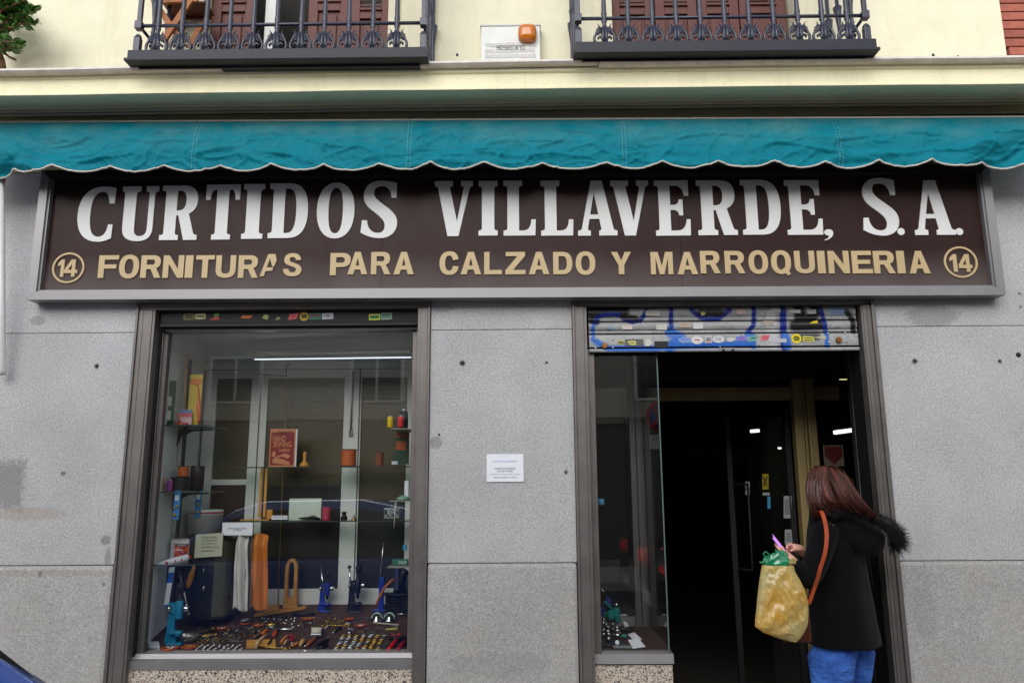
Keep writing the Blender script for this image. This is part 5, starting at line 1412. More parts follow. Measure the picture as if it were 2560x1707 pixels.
def hang(x0, y0, x1, y1, Y, lab, mats):
    a, b2 = w2(x0, y1, Y), w2(x1, y0, Y)
    t = thing('blister_card', lab, 'package', ((a.x + b2.x) / 2, Y, a.z), 'blister cards under the shelf')
    W = b2.x - a.x; H = b2.z - a.z
    part('card', MB().hexa((a.x, Y, a.z), (b2.x - W * .1, Y, a.z), (b2.x, Y, b2.z), (a.x + W * .1, Y, b2.z), (a.x, Y + .002, a.z), (b2.x - W * .1, Y + .002, a.z), (b2.x, Y + .002, b2.z), (a.x + W * .1, Y + .002, b2.z)), M('card_blue', (60, 130, 196), .5), t)
    part('print_patch', MB().box(a.x + W * .2, b2.x - W * .25, Y - .0012, Y, b2.z - H * .34, b2.z - H * .16), m_paper, t)
    for k in range(6): part('fitting', MB().ball((a.x + W * rnd.uniform(.2, .75), Y - .006, a.z + H * rnd.choice((.15, .2, .42, .48)) + rnd.uniform(-.008, .008)), .007, 8, 5), m_brass, t)
hang(340, 80, 412, 305, .25, 'blue blister card hanging nearer under the middle left shelf', 0)
hang(508, 78, 576, 288, .5, 'blue blister card hanging farther back in front of the white tub', 0)
# white tub, black fibre case, cards, hides
t = thing('white_tub', 'white plastic tub with a red stripe on top of the black case', 'tub', w2(590, 405, .62))
c0 = w2(592, 408, .62); rr = (w2(722, 300, .62).x - w2(465, 300, .62).x) / 2; h = w2(0, 230, .62).z - c0.z
part('tub', MB().lathe((c0.x, .62, c0.z), [(rr * .92, 0), (rr * .97, h * .75), (rr * 1.0, h * .76), (rr * 1.0, h * .98), (rr * .9, h)], 28), m_white, t)
part('stripe', MB().lathe((c0.x, .62, c0.z + h * .84), [(rr * 1.004, 0), (rr * 1.006, h * .07)], 28), M('stripe_red', (190, 44, 60), .4), t)
t = thing('fibre_case', 'big black fibre case with rounded olive side and two latches behind the teal press', 'case', w2(640, 1085, .55))
kx0, kx1 = w2(455, 700, .5).x, w2(850, 700, .6).x
kz0, kz1 = F(500, 1515).z - .03, w2(0, 432, .55).z
ring = []
def rr_ring(z, ins): 
    pts = []; r = .085
    for (cx, cy, a0) in ((kx1 - r, .42 + r, -90), (kx1 - r, .74 - r, 0), (kx0 + r * .3, .74 - r * .3, 90), (kx0 + r * .3, .42 + r * .3, 180)):
        rq = r if cx > (kx0 + kx1) / 2 else r * .3
        for k in range(7):
            a = R(a0 + 15 * k); pts.append((cx + (rq - ins) * math.cos(a), cy + (rq - ins) * math.sin(a), z))
    return pts
part('shell', MB().loft([rr_ring(kz0, .006), rr_ring(kz0 + .01, 0), rr_ring(kz1 - .02, 0), rr_ring(kz1, .012)]), M('fibre_black', (20, 20, 22), .3, var=.15, spec=.6), t)
rg0, rg1 = rr_ring(kz0 + .02, -.003)[:14], rr_ring(kz1 - .03, -.003)[:14]
part('side_band', MB().grid(lambda q, t: tuple(Vector(rg0[round(q * 13)]).lerp(Vector(rg1[round(q * 13)]), t)), 13, 1), M('fibre_olive', (72, 72, 56), .3, var=.1, spec=.7), t)
for yy in (690, 825):
    p = w2(592, yy, .415)
    lt = part('latch', MB().box(p.x - .014, p.x + .014, .410, .42, p.z - .03, p.z + .012, .003), m_dark, t)
    part('hasp', MB().tube([(p.x, .408, p.z - .025), (p.x, .400, p.z - .008), (p.x, .406, p.z + .010)], .004, 6), m_chrome, lt)
def card(name, lab, x0, y0, x1, y1, Y, lines, mat=m_paper, lean=.0, tilt_=0.0, sh=0.0):
    a, b2 = w2(x0, y1, Y), w2(x1, y0, Y)
    t = thing(name, lab, 'card', ((a.x + b2.x) / 2, Y, a.z))
    k = tilt_ * (b2.x - a.x)
    part('card', MB().hexa((a.x, Y, a.z), (b2.x, Y, a.z + k), (b2.x, Y, b2.z + k), (a.x, Y, b2.z), (a.x, Y + .003, a.z), (b2.x, Y + .003, a.z + k), (b2.x, Y + .003, b2.z + k), (a.x, Y + .003, b2.z)), mat, t)
    for (s, xa, xb, ya, yb_) in lines:
        W, H = b2.x - a.x, b2.z - a.z
        dz = tilt_ * W * (xa + xb) / 2
        printed(s, a.x + W * xa, a.x + W * xb, a.z + H * (1 - yb_) + dz, a.z + H * (1 - ya) + dz, Y - .001, m_ink, t, shear=sh)
    return t
card('price_card', 'white card reading retales de cuero al peso above the hides', 725, 325, 966, 425, .40, [('RETALES DE CUERO', .19, .81, .42, .53), ('AL PESO', .37, .63, .55, .66)])
card('text_card', 'greenish card about fibre tubs propped on the black case', 512, 418, 735, 600, .38, [('Cubeta de fibra', .23, .80, .10, .20), ('En 50,55,60,65,', .23, .78, .25, .34), ('70,75 y 80 cms.', .23, .78, .39, .48), ('Consulte en otras', .23, .88, .53, .62), ('dimensiones.', .23, .72, .68, .77)], M('card_green', (176, 180, 158), .6), tilt_=.06, sh=.2)
def hide(lab, ul, ur, vt, vb, Y, mat, ph, lean):
    """a hide hung over the case: rippled sheet with thickness"""
    a, b2 = w2(ul, vb, Y), w2(ur, vt, Y)
    def fn(s, t):
        x = a.x + (b2.x - a.x) * s + lean * (1 - t) * (1 if s > .5 else .6)
        z = a.z + (b2.z - a.z) * t + (.012 * math.sin(s * 5 + ph) * (1 - t)) - .03 * max(0, t - .9) * 10 * (s - .3) ** 2
        y = Y + .018 * math.sin(s * 8 + ph + t * 1.2) + .05 * max(0, t - .85) * 6 * .6 + .006 * math.sin(t * 9 + s * 4)
        return (x, y, z)
    o = solo('leather_hide', MB().grid(fn, 26, 30), mat, lab, 'hide', 'hides draped beside the case')
    m = o.modifiers.new('thick', 'SOLIDIFY'); m.thickness = .003
    return o
hide('pale grey hide draped beside the black case', 790, 925, 425, 1005, .40, M('hide_grey', (196, 194, 188), .75, var=.1), .5, .02)
hide('grey second hide hanging between the pale and the tan hide', 880, 965, 430, 1010, .44, M('hide_grey2', (136, 130, 124), .8, var=.1), 2.0, .012)
hide('tan leather hide hanging at the right of the grey hides', 920, 1082, 412, 1000, .42, M('hide_tan', (190, 112, 44), .5, var=.15), 1.2, .02)
# lowest left shelf
t = thing('glue_can', 'orange and white glue can with black G on the lowest left shelf', 'can', w2(400, 590, .4))
a, b2 = w2(322, 600, .40), w2(472, 455, .40)
part('can', MB().box(a.x, b2.x, .40, .47, zs3 + .001, b2.z, .004), m_white, t)
part('orange_label', MB().box(a.x + .026, b2.x - .001, .3985, .40, zs3 + .01, b2.z - .027), M('label_orange', (222, 86, 34), .4), t)
part('black_band', MB().box(a.x + .03, b2.x - .001, .3975, .3984, b2.z - .042, b2.z - .028), m_ink, t)
printed('GOMAFIX', a.x + .04, b2.x - .012, b2.z - .040, b2.z - .030, .3968, m_paper, t)
printed('G', b2.x - .056, b2.x - .01, b2.z - .092, b2.z - .048, .3978, m_ink, t)
part('cap', MB().box(a.x, b2.x, .398, .472, b2.z + .0005, b2.z + .006, .002), m_alu, t)
t = thing('glue_tube', 'white tube with red cap lying on the lowest left shelf', 'tube', w2(340, 640, .27))
p0, p1 = w2(205, 660, .24), w2(470, 595, .34); 
part('tube', MB().tube([p0, p0.lerp(p1, .1), p0.lerp(p1, .5), p0.lerp(p1, .97), p1], [.006, .013, .021, .021, .012], 12), m_paper, t)
part('cap', MB().tube([p1, p1.lerp(p0, -.07)], [.010, .008], 10), M('cap_red', (220, 40, 30), .35), t)
for k, w_ in ((.38, .05), (.62, .045), (.8, .05)):
    q = p0.lerp(p1, k); part('print_patch', MB().box(q.x - w_ * .2, q.x + w_ * .2, q.y - .0225, q.y - .019, q.z - .009, q.z + .005), M('cap_red', (220, 40, 30)), t)
t = thing('saw_card', 'narrow blue and white card hanging below the lowest left shelf', 'package', w2(315, 980, .3))
a = [w2(275, 980, .3), w2(312, 972, .3), w2(362, 668, .3), w2(318, 672, .3)]
part('card', MB().hexa(*a, *[q + Vector((0, .003, 0)) for q in a]), m_paper, t)
a2 = [a[0].lerp(a[3], .6), a[1].lerp(a[2], .6), a[1].lerp(a[2], .86), a[0].lerp(a[3], .86)]
part('blue_band', MB().hexa(*[q + Vector((0, -.0015, 0)) for q in a2], *[q + Vector((0, -.0002, 0)) for q in a2]), M('band_blue2', (40, 100, 200), .4), t)
a2 = [a[0], a[1], a[1].lerp(a[2], .05), a[0].lerp(a[3], .05)]
part('blue_band', MB().hexa(*[q + Vector((0, -.0015, 0)) for q in a2], *[q + Vector((0, -.0002, 0)) for q in a2]), M('band_blue2', (40, 100, 200), .4), t)
solo('amber_handle', MB().tube([w2(515, 640, .38), w2(505, 690, .38), w2(495, 720, .38), w2(470, 800, .38), w2(462, 830, .38)], [.010, .012, .017, .018, .012], 10), M('amber_plastic', (206, 130, 24), .15, trans=.4), 'amber screwdriver handle hanging below the lowest left shelf', 'screwdriver')

# presses
def press(col_mat, lab, base, h, lever, dark=m_dark, ball=True, s=1.0):
    """hand press: foot, curved column, ram head, lever"""
    b = Vector(base); t = thing('hand_press', lab, 'press', b, 'hand presses in the window')
    W = h * .2
    part('foot', MB().box(b.x - W * 1.1, b.x + W * .9, b.y - W * .2, b.y + W * 1.6, b.z, b.z + h * .06, .004), col_mat, t)
    part('column', MB().loft([[(b.x - W * .9 + dx, b.y + W * .9 + dy, b.z + z) for dx, dy in ((-W * k, -W * .3), (W * k, -W * .3), (W * k, W * .3), (-W * k, W * .3))] for k, z, in ((.75, h * .05), (.5, h * .35), (.42, h * .8), (.5, h * 1.0))], smooth=False), col_mat, t)
    part('anvil', MB().box(b.x - W * .9, b.x + W * .75, b.y - W * .1, b.y + W * .9, b.z + h * .26, b.z + h * .34, .004).lathe((b.x + W * .3, b.y + W * .3, b.z + h * .2), [(W * .42, 0), (W * .45, h * .14)], 14), col_mat, t)
    part('ram_head', MB().box(b.x - W * .9, b.x + W * .3, b.y + W * .3, b.y + W * 1.1, b.z + h * .74, b.z + h * .94, .005).lathe((b.x + W * .15, b.y + W * .4, b.z + h * .62), [(W * .45, 0), (W * .48, h * .02), (W * .48, h * .42), (W * .44, h * .44)], 18), col_mat, t)
    part('ram', MB().cyl((b.x + W * .15, b.y + W * .4, b.z + h * .46), (b.x + W * .15, b.y + W * .4, b.z + h * 1.28), W * .26, n=12).lathe((b.x + W * .15, b.y + W * .4, b.z + h * 1.26), [(W * .44, 0), (W * .46, h * .12), (W * .5, h * .2), (W * .3, h * .23)], 14), dark, t)
    part('pinion', MB().lathe((b.x + W * .5, b.y + W * .4, b.z + h * .86), [(W * .42, 0), (W * .42, W * .8), (W * .36, W * .85)], 16, (1, 0, 0)).lathe((b.x - W * 1.35, b.y + W * .4, b.z + h * .86), [(W * .4, 0), (W * .42, W * .45)], 16, (1, 0, 0)), m_chrome, t)
    l0, l1 = [Vector(q) for q in lever]
    part('lever', MB().tube([l0, l1], [.006 * s, .006 * s], 8), m_chrome, t)
    if ball: part('knob', MB().ball(l1, .013 * s, 12, 8), m_black, t)
    return t
bs = f11(470, 945)
m_teal = M('press_teal', (24, 122, 158), .35, var=.1); m_pblue = M('press_blue', (24, 52, 150), .35); m_pnavy = M('press_navy', (20, 24, 44), .4)
press(m_teal, 'teal hand press with black ball lever at the left front of the window', bs, .235, (w2(470, 1040, bs.y + .02), w2(400, 715, bs.y + .06)))
b2_ = f2(1525, 1020); b3_ = f2(1760, 1030)
press(m_pblue, 'small blue hand press in front of the white door frame', b2_, .17, (w2(1520, 900, b2_.y), w2(1488, 660, b2_.y + .03)), ball=False, s=.8)
press(m_pnavy, 'dark navy hand press right of the small blue press', b3_, .20, (w2(1720, 830, b3_.y), w2(1712, 670, b3_.y + .02)), s=.9)
t = thing('blue_tool', 'blue clamp with a tall thin steel rod at the right of the window', 'tool', f2(1950, 1015))
q = f2(1955, 1015)
part('body', MB().box(q.x - .016, q.x + .016, q.y - .01, q.y + .02, q.z, w2(0, 760, q.y).z, .004).box(q.x - .05, q.x + .04, q.y - .02, q.y + .04, q.z, q.z + .012, .003), m_pblue, t)
part('rod', MB().cyl(w2(1947, 760, q.y), w2(1977, 475, q.y), .0042, n=8), m_chrome, t)

# stitching pony of beech
t = thing('stitching_pony', 'beech stitching clamp with a tall arched fork on a long board', 'clamp', f2(1190, 1040))
q = f2(1290, 1000); yb_ = q.y
tf = Matrix.Translation(q)
bb = [f2(985, 1052), f2(1380, 990)]
d = (bb[1] - bb[0]); n2 = Vector((0, 1, 0)).cross(d.normalized()); 
part('board', MB().hexa(bb[0] + Vector((0, -.03, 0)), bb[1] + Vector((0, -.03, 0)), bb[1] + Vector((0, -.03, .016)), bb[0] + Vector((0, -.03, .016)), bb[0] + Vector((0, .03, .0)), bb[1] + Vector((0, .03, 0)), bb[1] + Vector((0, .03, .018)), bb[0] + Vector((0, .03, .018))), m_wood, t)
a, c_2 = w2(1058, 1025, yb_ - .02), w2(1165, 965, yb_ - .02)
part('block', MB().box(a.x, c_2.x, yb_ - .03, yb_ + .03, a.z, c_2.z, .004), m_wood, t)
xl, xr, zt_, zm, zl = w2(1252, 0, yb_).x, w2(1348, 0, yb_).x, w2(0, 610, yb_).z, w2(0, 905, yb_).z, w2(0, 990, yb_).z
xm = (xl + xr) / 2; hw = (xr - xl) / 2
out_ = [(xl - .004, zl), (xr + .004, zl), (xr, zm), (xr - .001, zt_ - hw)] + [(xm + hw * .97 * math.cos(a * math.pi / 10), zt_ - hw + hw * math.sin(a * math.pi / 10)) for a in range(1, 10)] + [(xl + .001, zt_ - hw), (xl, zm)]
ow = hw * .46
N = 13
arch = [(xl, zm)] + [(xm - hw * .97 * math.cos(a * math.pi / N), zt_ - hw * 1.6 + hw * 1.6 * math.sin(a * math.pi / N)) for a in range(N + 1)] + [(xr, zm)]
inn = [(xl + (hw - ow), zm)] + [(xm - ow * math.cos(a * math.pi / N), zt_ - hw * 1.6 + (hw * 1.6 - .02) * math.sin(a * math.pi / N)) for a in range(N + 1)] + [(xr - (hw - ow), zm)]
fm = MB()
for i in range(len(arch) - 1):
    fm.prism([arch[i], arch[i + 1], inn[i + 1], inn[i]], yb_ - .016, yb_ + .016)
part('fork', fm, m_wood, t)
part('fork_base', MB().prism([(xl - .004, zl), (xr + .004, zl), (xr, zm), (xl, zm)], yb_ - .018, yb_ + .018), m_wood, t)
# back shelves
Yk = .6
t = thing('sewing_book', 'red and tan leather hand sewing book standing on the upper back shelf', 'book', w1(1200, 1310, Yk))
a, b2 = w1(1088, 1310, Yk), w1(1300, 1026, Yk)
part('pages', MB().box(a.x + .003, b2.x + .009, Yk + .004, Yk + .022, zk1 + .003, b2.z - .002), m_paper, t)
part('cover', MB().box(a.x, b2.x, Yk, Yk + .004, zk1 + .001, b2.z, .001), M('cover_tan', (196, 130, 88), .5), t)
part('cover_panel', MB().box(a.x + .008, b2.x - .008, Yk - .0012, Yk, zk1 + .012, b2.z - .022), M('cover_red', (130, 34, 34), .5), t)
Hh = b2.z - zk1; Wd = b2.x - a.x
m_ctan = M('cover_tan', (196, 130, 88))
for s, xa, xb, ya, yb2 in (('HAND', .12, .62, .18, .33), ('SEWING', .14, .86, .33, .48), ('Leather', .38, .82, .50, .60), ('THE ART OF', .3, .84, .06, .12)):
    printed(s, a.x + Wd * xa, a.x + Wd * xb, b2.z - Hh * yb2, b2.z - Hh * ya, Yk - .0018, m_ctan if s != 'THE ART OF' else m_ink, t, offset=.02)
part('cover_emblem', MB().prism([(a.x + Wd * x, zk1 + Hh * z) for x, z in ((.15, .10), (.8, .06), (.84, .12), (.55, .2), (.3, .24), (.5, .28), (.74, .22), (.84, .3), (.62, .36), (.3, .28), (.14, .2))], Yk - .0018, Yk - .0013), m_ctan, t)
part('cover_emblem', MB().prism([(a.x + Wd * x, zk1 + Hh * z) for x, z in ((.1, .28), (.22, .26), (.26, .36), (.2, .42), (.12, .38))], Yk - .0018, Yk - .0013), m_ctan, t)
c0 = w1(1365, 1312, Yk)
solo('wooden_last', MB().lathe((c0.x, Yk, zk1 + .001), [(.028, 0), (.032, .006), (.031, .016), (.018, .026), (.011, .036), (.010, .05), (.0125, .085), (.012, .094), (.004, .097)], 18), m_wood, 'turned beech stand beside the sewing book', 'wooden stand')
spool(PX(872, 1150, Yk), Yk, zk1 + .001, wpx(19, 5.1), wpx(42, 5.1), m_org, 'large orange cord spool on the upper back shelf', 11)
spool(PX(949, 1150, Yk), Yk, zk1 + .001, wpx(10, 5.1), wpx(33, 5.1), M('cord_rust', (130, 66, 44), .6), 'small rust spool at the right of the upper back shelf', 7, fl=M('cord_rust', (130, 66, 44)))
a = w2(1240, 302, Yk); b2 = w2(1496, 140, Yk)
solo('pale_card', MB().box(a.x, b2.x, Yk, Yk + .012, zk2 + .001, b2.z, .002), M('card_pale', (196, 206, 190), .6), 'plain pale card standing on the lower back shelf', 'card')
spool(PX(816, 1290, Yk), Yk, zk2 + .001, wpx(10.5, 5.1), wpx(32, 5.1), M('cord_pink', (176, 60, 84), .6), 'pinkish red spool right of the pale card', 7, fl=M('cord_red2', (170, 40, 54), .5))
t = thing('stick_frame', 'two tall wooden sticks in a foot on the lower back shelf', 'wooden frame', w2(1000, 300, Yk))
part('stick', MB().box(w1(1098, 0, Yk).x, w1(1115, 0, Yk).x, Yk, Yk + .012, zk2 + .02, w1(0, 1335, Yk).z), m_wood, t)
part('stick', MB().box(w1(1134, 0, Yk).x, w1(1152, 0, Yk).x, Yk, Yk + .012, zk2 + .02, w1(0, 1340, Yk).z), m_wood, t)
part('foot', MB().box(w2(890, 0, Yk).x, w2(1112, 0, Yk).x, Yk - .02, Yk + .03, zk2 + .001, zk2 + .009, .002).box(w2(1086, 0, Yk).x, w2(1130, 0, Yk).x, Yk - .004, Yk + .016, zk2 + .01, zk2 + .07, .003), m_wood, t)
card('name_card', 'small white tent card in front of the two wooden sticks', 1110, 272, 1232, 304, Yk - .03, [('CUEROS VARIOS', .08, .92, .3, .6)])
solo('punch_pliers', MB().tube([w2(1320, 302, Yk - .02) + Vector((0, 0, .006)), w2(1390, 292, Yk - .02), w2(1430, 285, Yk - .02), w2(1485, 300, Yk - .02)], [.004, .009, .012, .006], 8), m_black, 'black punch pliers lying on the lower back shelf', 'pliers')
solo('rivet_setter', MB().lathe((PX(860, 1295, Yk), Yk, zk2 + .001), [(.022, 0), (.022, .02), (.012, .03), (.016, .05), (.02, .052)], 12), m_dark, 'dark small setter on the lower back shelf right of the red spool', 'tool')
solo('brass_stand', MB().lathe((PX(885, 1295, Yk), Yk, zk2 + .001), [(.02, 0), (.014, .01), (.004, .012), (.003, .035)], 10), m_brass, 'tiny brass stand at the right end of the lower back shelf', 'stand')
# right shelves
cone('thread_cone', w1(2052, 0, .42).x, .42, zr1 + .02, wpx(7.5, 4.95), wpx(28, 4.95), m_yel, 'yellow thread cone on the short right shelf')
cone('thread_cone', w1(2131, 0, .38).x, .38, zr1 + .02, wpx(7.5, 4.9), wpx(28, 4.9), m_redt, 'red thread cone on the short right shelf')
cone('thread_cone', w1(2152, 0, .47).x, .47, zr1 + .001, wpx(11, 5), wpx(52, 5), m_navy, 'tall navy thread cone behind the red one')
t = thing('orange_box', 'dark green box with orange patches leaning under the thread cones', 'package', w1(2110, 1295, .5))
a, b2 = w1(2052, 1300, .5), w1(2172, 1052, .5)
part('box', MB().hexa((a.x - .01, .5, a.z), (b2.x, .5, a.z), (b2.x, .5, b2.z), (a.x + .02, .5, b2.z), (a.x - .01, .53, a.z), (b2.x, .53, a.z), (b2.x, .53, b2.z), (a.x + .02, .53, b2.z)), M('box_darkgreen', (28, 62, 44), .5), t)
a, b2 = w1(2072, 1190, .5), w1(2152, 1122, .5)
part('patch', MB().box(a.x, b2.x, .4985, .4998, a.z, b2.z), M('patch_orange', (176, 84, 30), .5), t)
a, b2 = w1(2072, 1095, .5), w1(2165, 1058, .5)
part('patch', MB().box(a.x, b2.x, .4985, .4998, a.z, b2.z), M('patch_rust', (150, 64, 30), .5), t)
a, b2 = w1(2048, 1302, .5), w1(2092, 1278, .5)
tg = thing('price_tag', 'small white price tag at the foot of the green box', 'tag', ((a.x + b2.x) / 2, .46, a.z))
part('tag', MB().box(a.x, b2.x, .46, .463, a.z, b2.z), m_paper, tg); printed('11,60', a.x + .003, b2.x - .003, a.z + .003, b2.z - .003, .4592, m_ink, tg)
a, b2 = w1(2138, 1508, .35), w1(2172, 1428, .35)
solo('white_carton', MB().box(a.x, b2.x, .35, .38, zr2 + .02, b2.z, .002), m_paper, 'narrow white carton at the right edge of the window', 'carton')
solo('green_tin', MB().lathe((w2(2130, 0, .33).x, .33, zr2 + .001), [(.04, 0), (.042, .012), (.03, .02), (.01, .03)], 16), M('tin_green', (120, 160, 140), .3), 'flat pale green packet on the short right shelf', 'packet')
t = thing('control_box', 'grey control box with round knobs below the short right shelf', 'device', w2(2035, 295, .55))
a, b2 = w2(1978, 296, .55), w2(2096, 215, .55)
part('case', MB().box(a.x, b2.x, .55, .60, a.z, b2.z, .003), M('case_grey', (150, 158, 148), .4, .2), t)
for xx, yy, r in ((2010, 272, .006), (2046, 264, .009), (2076, 244, .010), (2030, 232, .004)):
    p = w2(xx, yy, .55); part('knob', MB().lathe(p, [(r, 0), (r * .9, .012)], 12, (0, -1, 0)), m_chrome, t)
a, b2 = w2(1983, 262, .549), w2(2000, 228, .549); part('switch', MB().box(a.x, b2.x, .545, .5495, a.z, b2.z), m_black, t)
solo('shelf_strut', MB().tube([w2(2070, 165, .45), w2(2068, 235, .45), w2(2055, 370, .45)], [.006, .006, .002], 6), m_white, 'pale strut hanging down in front of the grey control box', 'strut')
t = thing('green_carton', 'small green carton on the lowest short right shelf', 'carton', w2(2100, 655, .3))
a, b2 = w2(2042, 655, .3), w2(2162, 612, .3)
part('carton', MB().box(a.x, b2.x, .3, .34, a.z, b2.z, .002), M('carton_green', (40, 110, 74), .5), t)
printed('CONDOR', a.x + .035, b2.x - .006, a.z + .006, b2.z - .008, .2992, m_paper, t)
solo('blue_clip', MB().box(w2(2135, 0, .3).x, w2(2162, 0, .3).x, .3, .32, w2(0, 552, .3).z, w2(0, 512, .3).z, .003), M('clip_blue', (50, 150, 200), .4), 'bright blue clip at the right edge above the green carton', 'clip')
# skiving machine at right
t = thing('skiving_machine', 'dark cast skiving machine with a steel plate at the right end of the display', 'machine', f2(2090, 1010))
q = f2(2090, 1015); yq = q.y
part('base', MB().box(w2(2015, 0, yq).x, DXR - .01, yq - .03, yq + .1, q.z, w2(0, 890, yq).z, .008), m_black, t)
part('arm', MB().tube([w2(2100, 890, yq + .03), w2(2105, 800, yq + .03), w2(2130, 720, yq + .03), w2(2150, 690, yq + .03)], [.05, .035, .03, .028], 12), m_black, t)
part('table', MB().box(w2(2000, 0, yq).x, DXR - .01, yq - .06, yq + .03, w2(0, 893, yq).z, w2(0, 880, yq).z, .002), m_dark, t)
a, b2 = w2(2060, 850, yq - .03), w2(2092, 668, yq - .03)
part('steel_plate', MB().box(a.x, b2.x, yq - .035, yq - .03, a.z, b2.z, .001), m_chrome, t)
for k in range(5):
    part('lever', MB().tube([w2(2005, 900 + 24 * k, yq - .04), w2(2060, 885 + 26 * k, yq - .045), w2(2110, 900 + 22 * k, yq - .04)], .006, 6), m_dark, t)
solo('leather_strap', MB().tube([w2(1918, 968, .42), w2(1945, 900, .42), w2(1985, 825, .42), w2(2052, 762, .42)], [.008, .009, .008, .009], 6), M('strap_tan', (176, 96, 34), .5), 'curved tan leather strap hanging beside the blue clamp', 'strap')

# clay dishes
def dish(p, r, lab, fill=None):
    t = thing('clay_dish', lab, 'dish', p, 'clay dishes of fittings')
    part('dish', MB().lathe(p, [(r * .7, 0), (r * .95, r * .16), (r, r * .34), (r * .94, r * .36), (r * .86, r * .2), (r * .4, r * .14), (.001, r * .14)], 24), m_terra, t)
    if fill:
        for k in range(14):
            a = rnd.uniform(0, 6.28); q = rnd.uniform(0, r * .7)
            part('fitting', MB().ball((p.x + q * math.cos(a), p.y + q * math.sin(a), p.z + r * .2 + rnd.uniform(0, r * .16)), r * rnd.uniform(.1, .17), 7, 5), fill, t)
    return t
dish(f11(390, 1035), .050, 'clay dish at the left front corner below the teal press', m_chrome)
dish(f11(735, 1010), .047, 'clay dish of brass rings right of the press foot', m_brass)
dish(f11(1320, 655), .032, 'clay dish of silver studs behind the brass strips', m_chrome)
dish(f11(1735, 575), .033, 'clay dish holding a grey ring below the hides')
dish(f9(480, 665), .036, 'low clay dish beside the brass chain', m_brass)
dish(f9(1760, 500), .040, 'clay dish in front of the stitching clamp', m_brass)
dish(f10(725, 480), .033, 'clay dish with pale filling at the back right', None)
dish(f10(1000, 650), .038, 'clay dish in the middle of the right half', m_chrome)
p = f11(1735, 545, .018)
solo('grey_ring', MB().tube([p + Vector((.024 * math.cos(a * .5236), .024 * math.sin(a * .5236), .0)) for a in range(12)], .007, 8, closed=True), M('ring_grey', (130, 138, 134), .35, .5), 'grey ring lying on a clay dish below the hides', 'ring')
solo('white_label', MB().hexa(f11(5, 1070), f11(222, 1060), f11(185, 880), f11(10, 885), f11(5, 1070) + Vector((0, .003, .0)), f11(222, 1060) + Vector((0, .003, 0)), f11(185, 880) + Vector((0, .003, .002)), f11(10, 885) + Vector((0, .003, .002))), m_paper, 'white paper label in the left front corner of the window', 'label')
# bag of rivets
def bagfn(s, t):
    a = 2 * math.pi * s; r = math.sin(math.pi * (t * .96 + .02)) ** .7
    n1 = noise.noise((math.cos(a) * 2, math.sin(a) * 2, t * 3))
    return (bagp.x + .060 * r * math.cos(a) * (1 + .25 * n1), bagp.y + .035 * r * math.sin(a) * (1 + .2 * n1), bagp.z + .002 + .062 * t * (1 + .2 * n1))
bagp = f11(720, 900)
t = thing('rivet_bag', 'clear plastic bag full of small metal rivets beside the teal press', 'bag', bagp)
part('plastic', MB().grid(bagfn, 28, 12), glass_mat('bag_plastic', (.9, .9, .88, 1), 2.5, .05, .15), t)
rv = MB()
for k in range(420):
    a = rnd.uniform(0, 6.28); tt = rnd.uniform(.05, .85); r = math.sin(math.pi * tt) ** .7 * rnd.uniform(.3, .93)
    q = Vector((bagp.x + .056 * r * math.cos(a), bagp.y + .032 * r * math.sin(a), bagp.z + .004 + .055 * tt))
    rv.xf = Matrix.Translation(q) @ Matrix.Rotation(rnd.uniform(0, 6), 4, 'X') @ Matrix.Rotation(rnd.uniform(0, 6), 4, 'Y')
    rv.lathe((0, 0, 0), [(.004, 0), (.004, .0015), (.0015, .002), (.0015, .007)], 6)
rv.xf = None
part('rivets', rv, M('rivet_steel', (170, 168, 160), .3, .9), t, kind='stuff')

# small hardware laid out in rows
def ringmesh(name, w, d, r, mat, prong=True, corner=.6):
    mb = MB(); pts = []
    for k in range(12):
        a = 2 * math.pi * k / 12
        pts.append((w * math.copysign(abs(math.cos(a)) ** corner, math.cos(a)), d * math.copysign(abs(math.sin(a)) ** corner, math.sin(a)), r))
    mb.tube(pts, r, 6, closed=True)
    if prong: mb.tube([(-w, 0, r * 1.6), (w * 1.05, 0, r * 1.8)], r * .7, 5)
    me = mb.mesh(name); me.materials.append(mat); return me
def studmesh(name, r, mat):
    mb = MB().lathe((0, 0, 0), [(r, 0), (r, r * .3), (r * .85, r * .55), (r * .4, r * .75), (.0004, r * .8)], 12)
    me = mb.mesh(name); me.materials.append(mat); return me
def barmesh(name, l, w, h, mat):
    mb = MB().box(-l, l, -w, w, 0, h, h * .35); me = mb.mesh(name); me.materials.append(mat); return me
m_gunm = M('gunmetal', (96, 92, 88), .3, 1.0); m_oldb = M('old_brass', (136, 112, 60), .35, 1.0)
KINDS = {
 'silver_buckle': (ringmesh('silver_buckle', .015, .011, .0024, m_chrome), 'small silver buckle', 'buckle', 'silver buckles'),
 'brass_buckle': (ringmesh('brass_buckle', .015, .011, .0026, m_brass), 'small brass buckle', 'buckle', 'brass buckles'),
 'dark_buckle': (ringmesh('dark_buckle', .016, .010, .0026, m_gunm), 'small dark buckle', 'buckle', 'dark buckles'),
 'snap_stud': (studmesh('snap_stud', .011, m_chrome), 'round silver snap', 'snap', 'silver snaps'),
 'snap_hook': (barmesh('snap_hook', .017, .0035, .006, m_chrome), 'slim silver clasp', 'clasp', 'silver clasps'),
 'brass_plate': (barmesh('brass_plate', .016, .006, .004, m_brass), 'small brass plate', 'plate', 'brass plates'),
 'steel_plate': (barmesh('steel_plate', .016, .009, .005, m_chrome), 'small bright steel plate', 'plate', 'steel plates'),
 'brass_stud': (studmesh('brass_stud', .008, m_brass), 'small brass stud', 'stud', 'brass studs'),
 'oval_ring': (ringmesh('oval_ring', .012, .009, .0022, m_oldb, False, .95), 'small old brass ring', 'ring', 'old brass rings'),
}
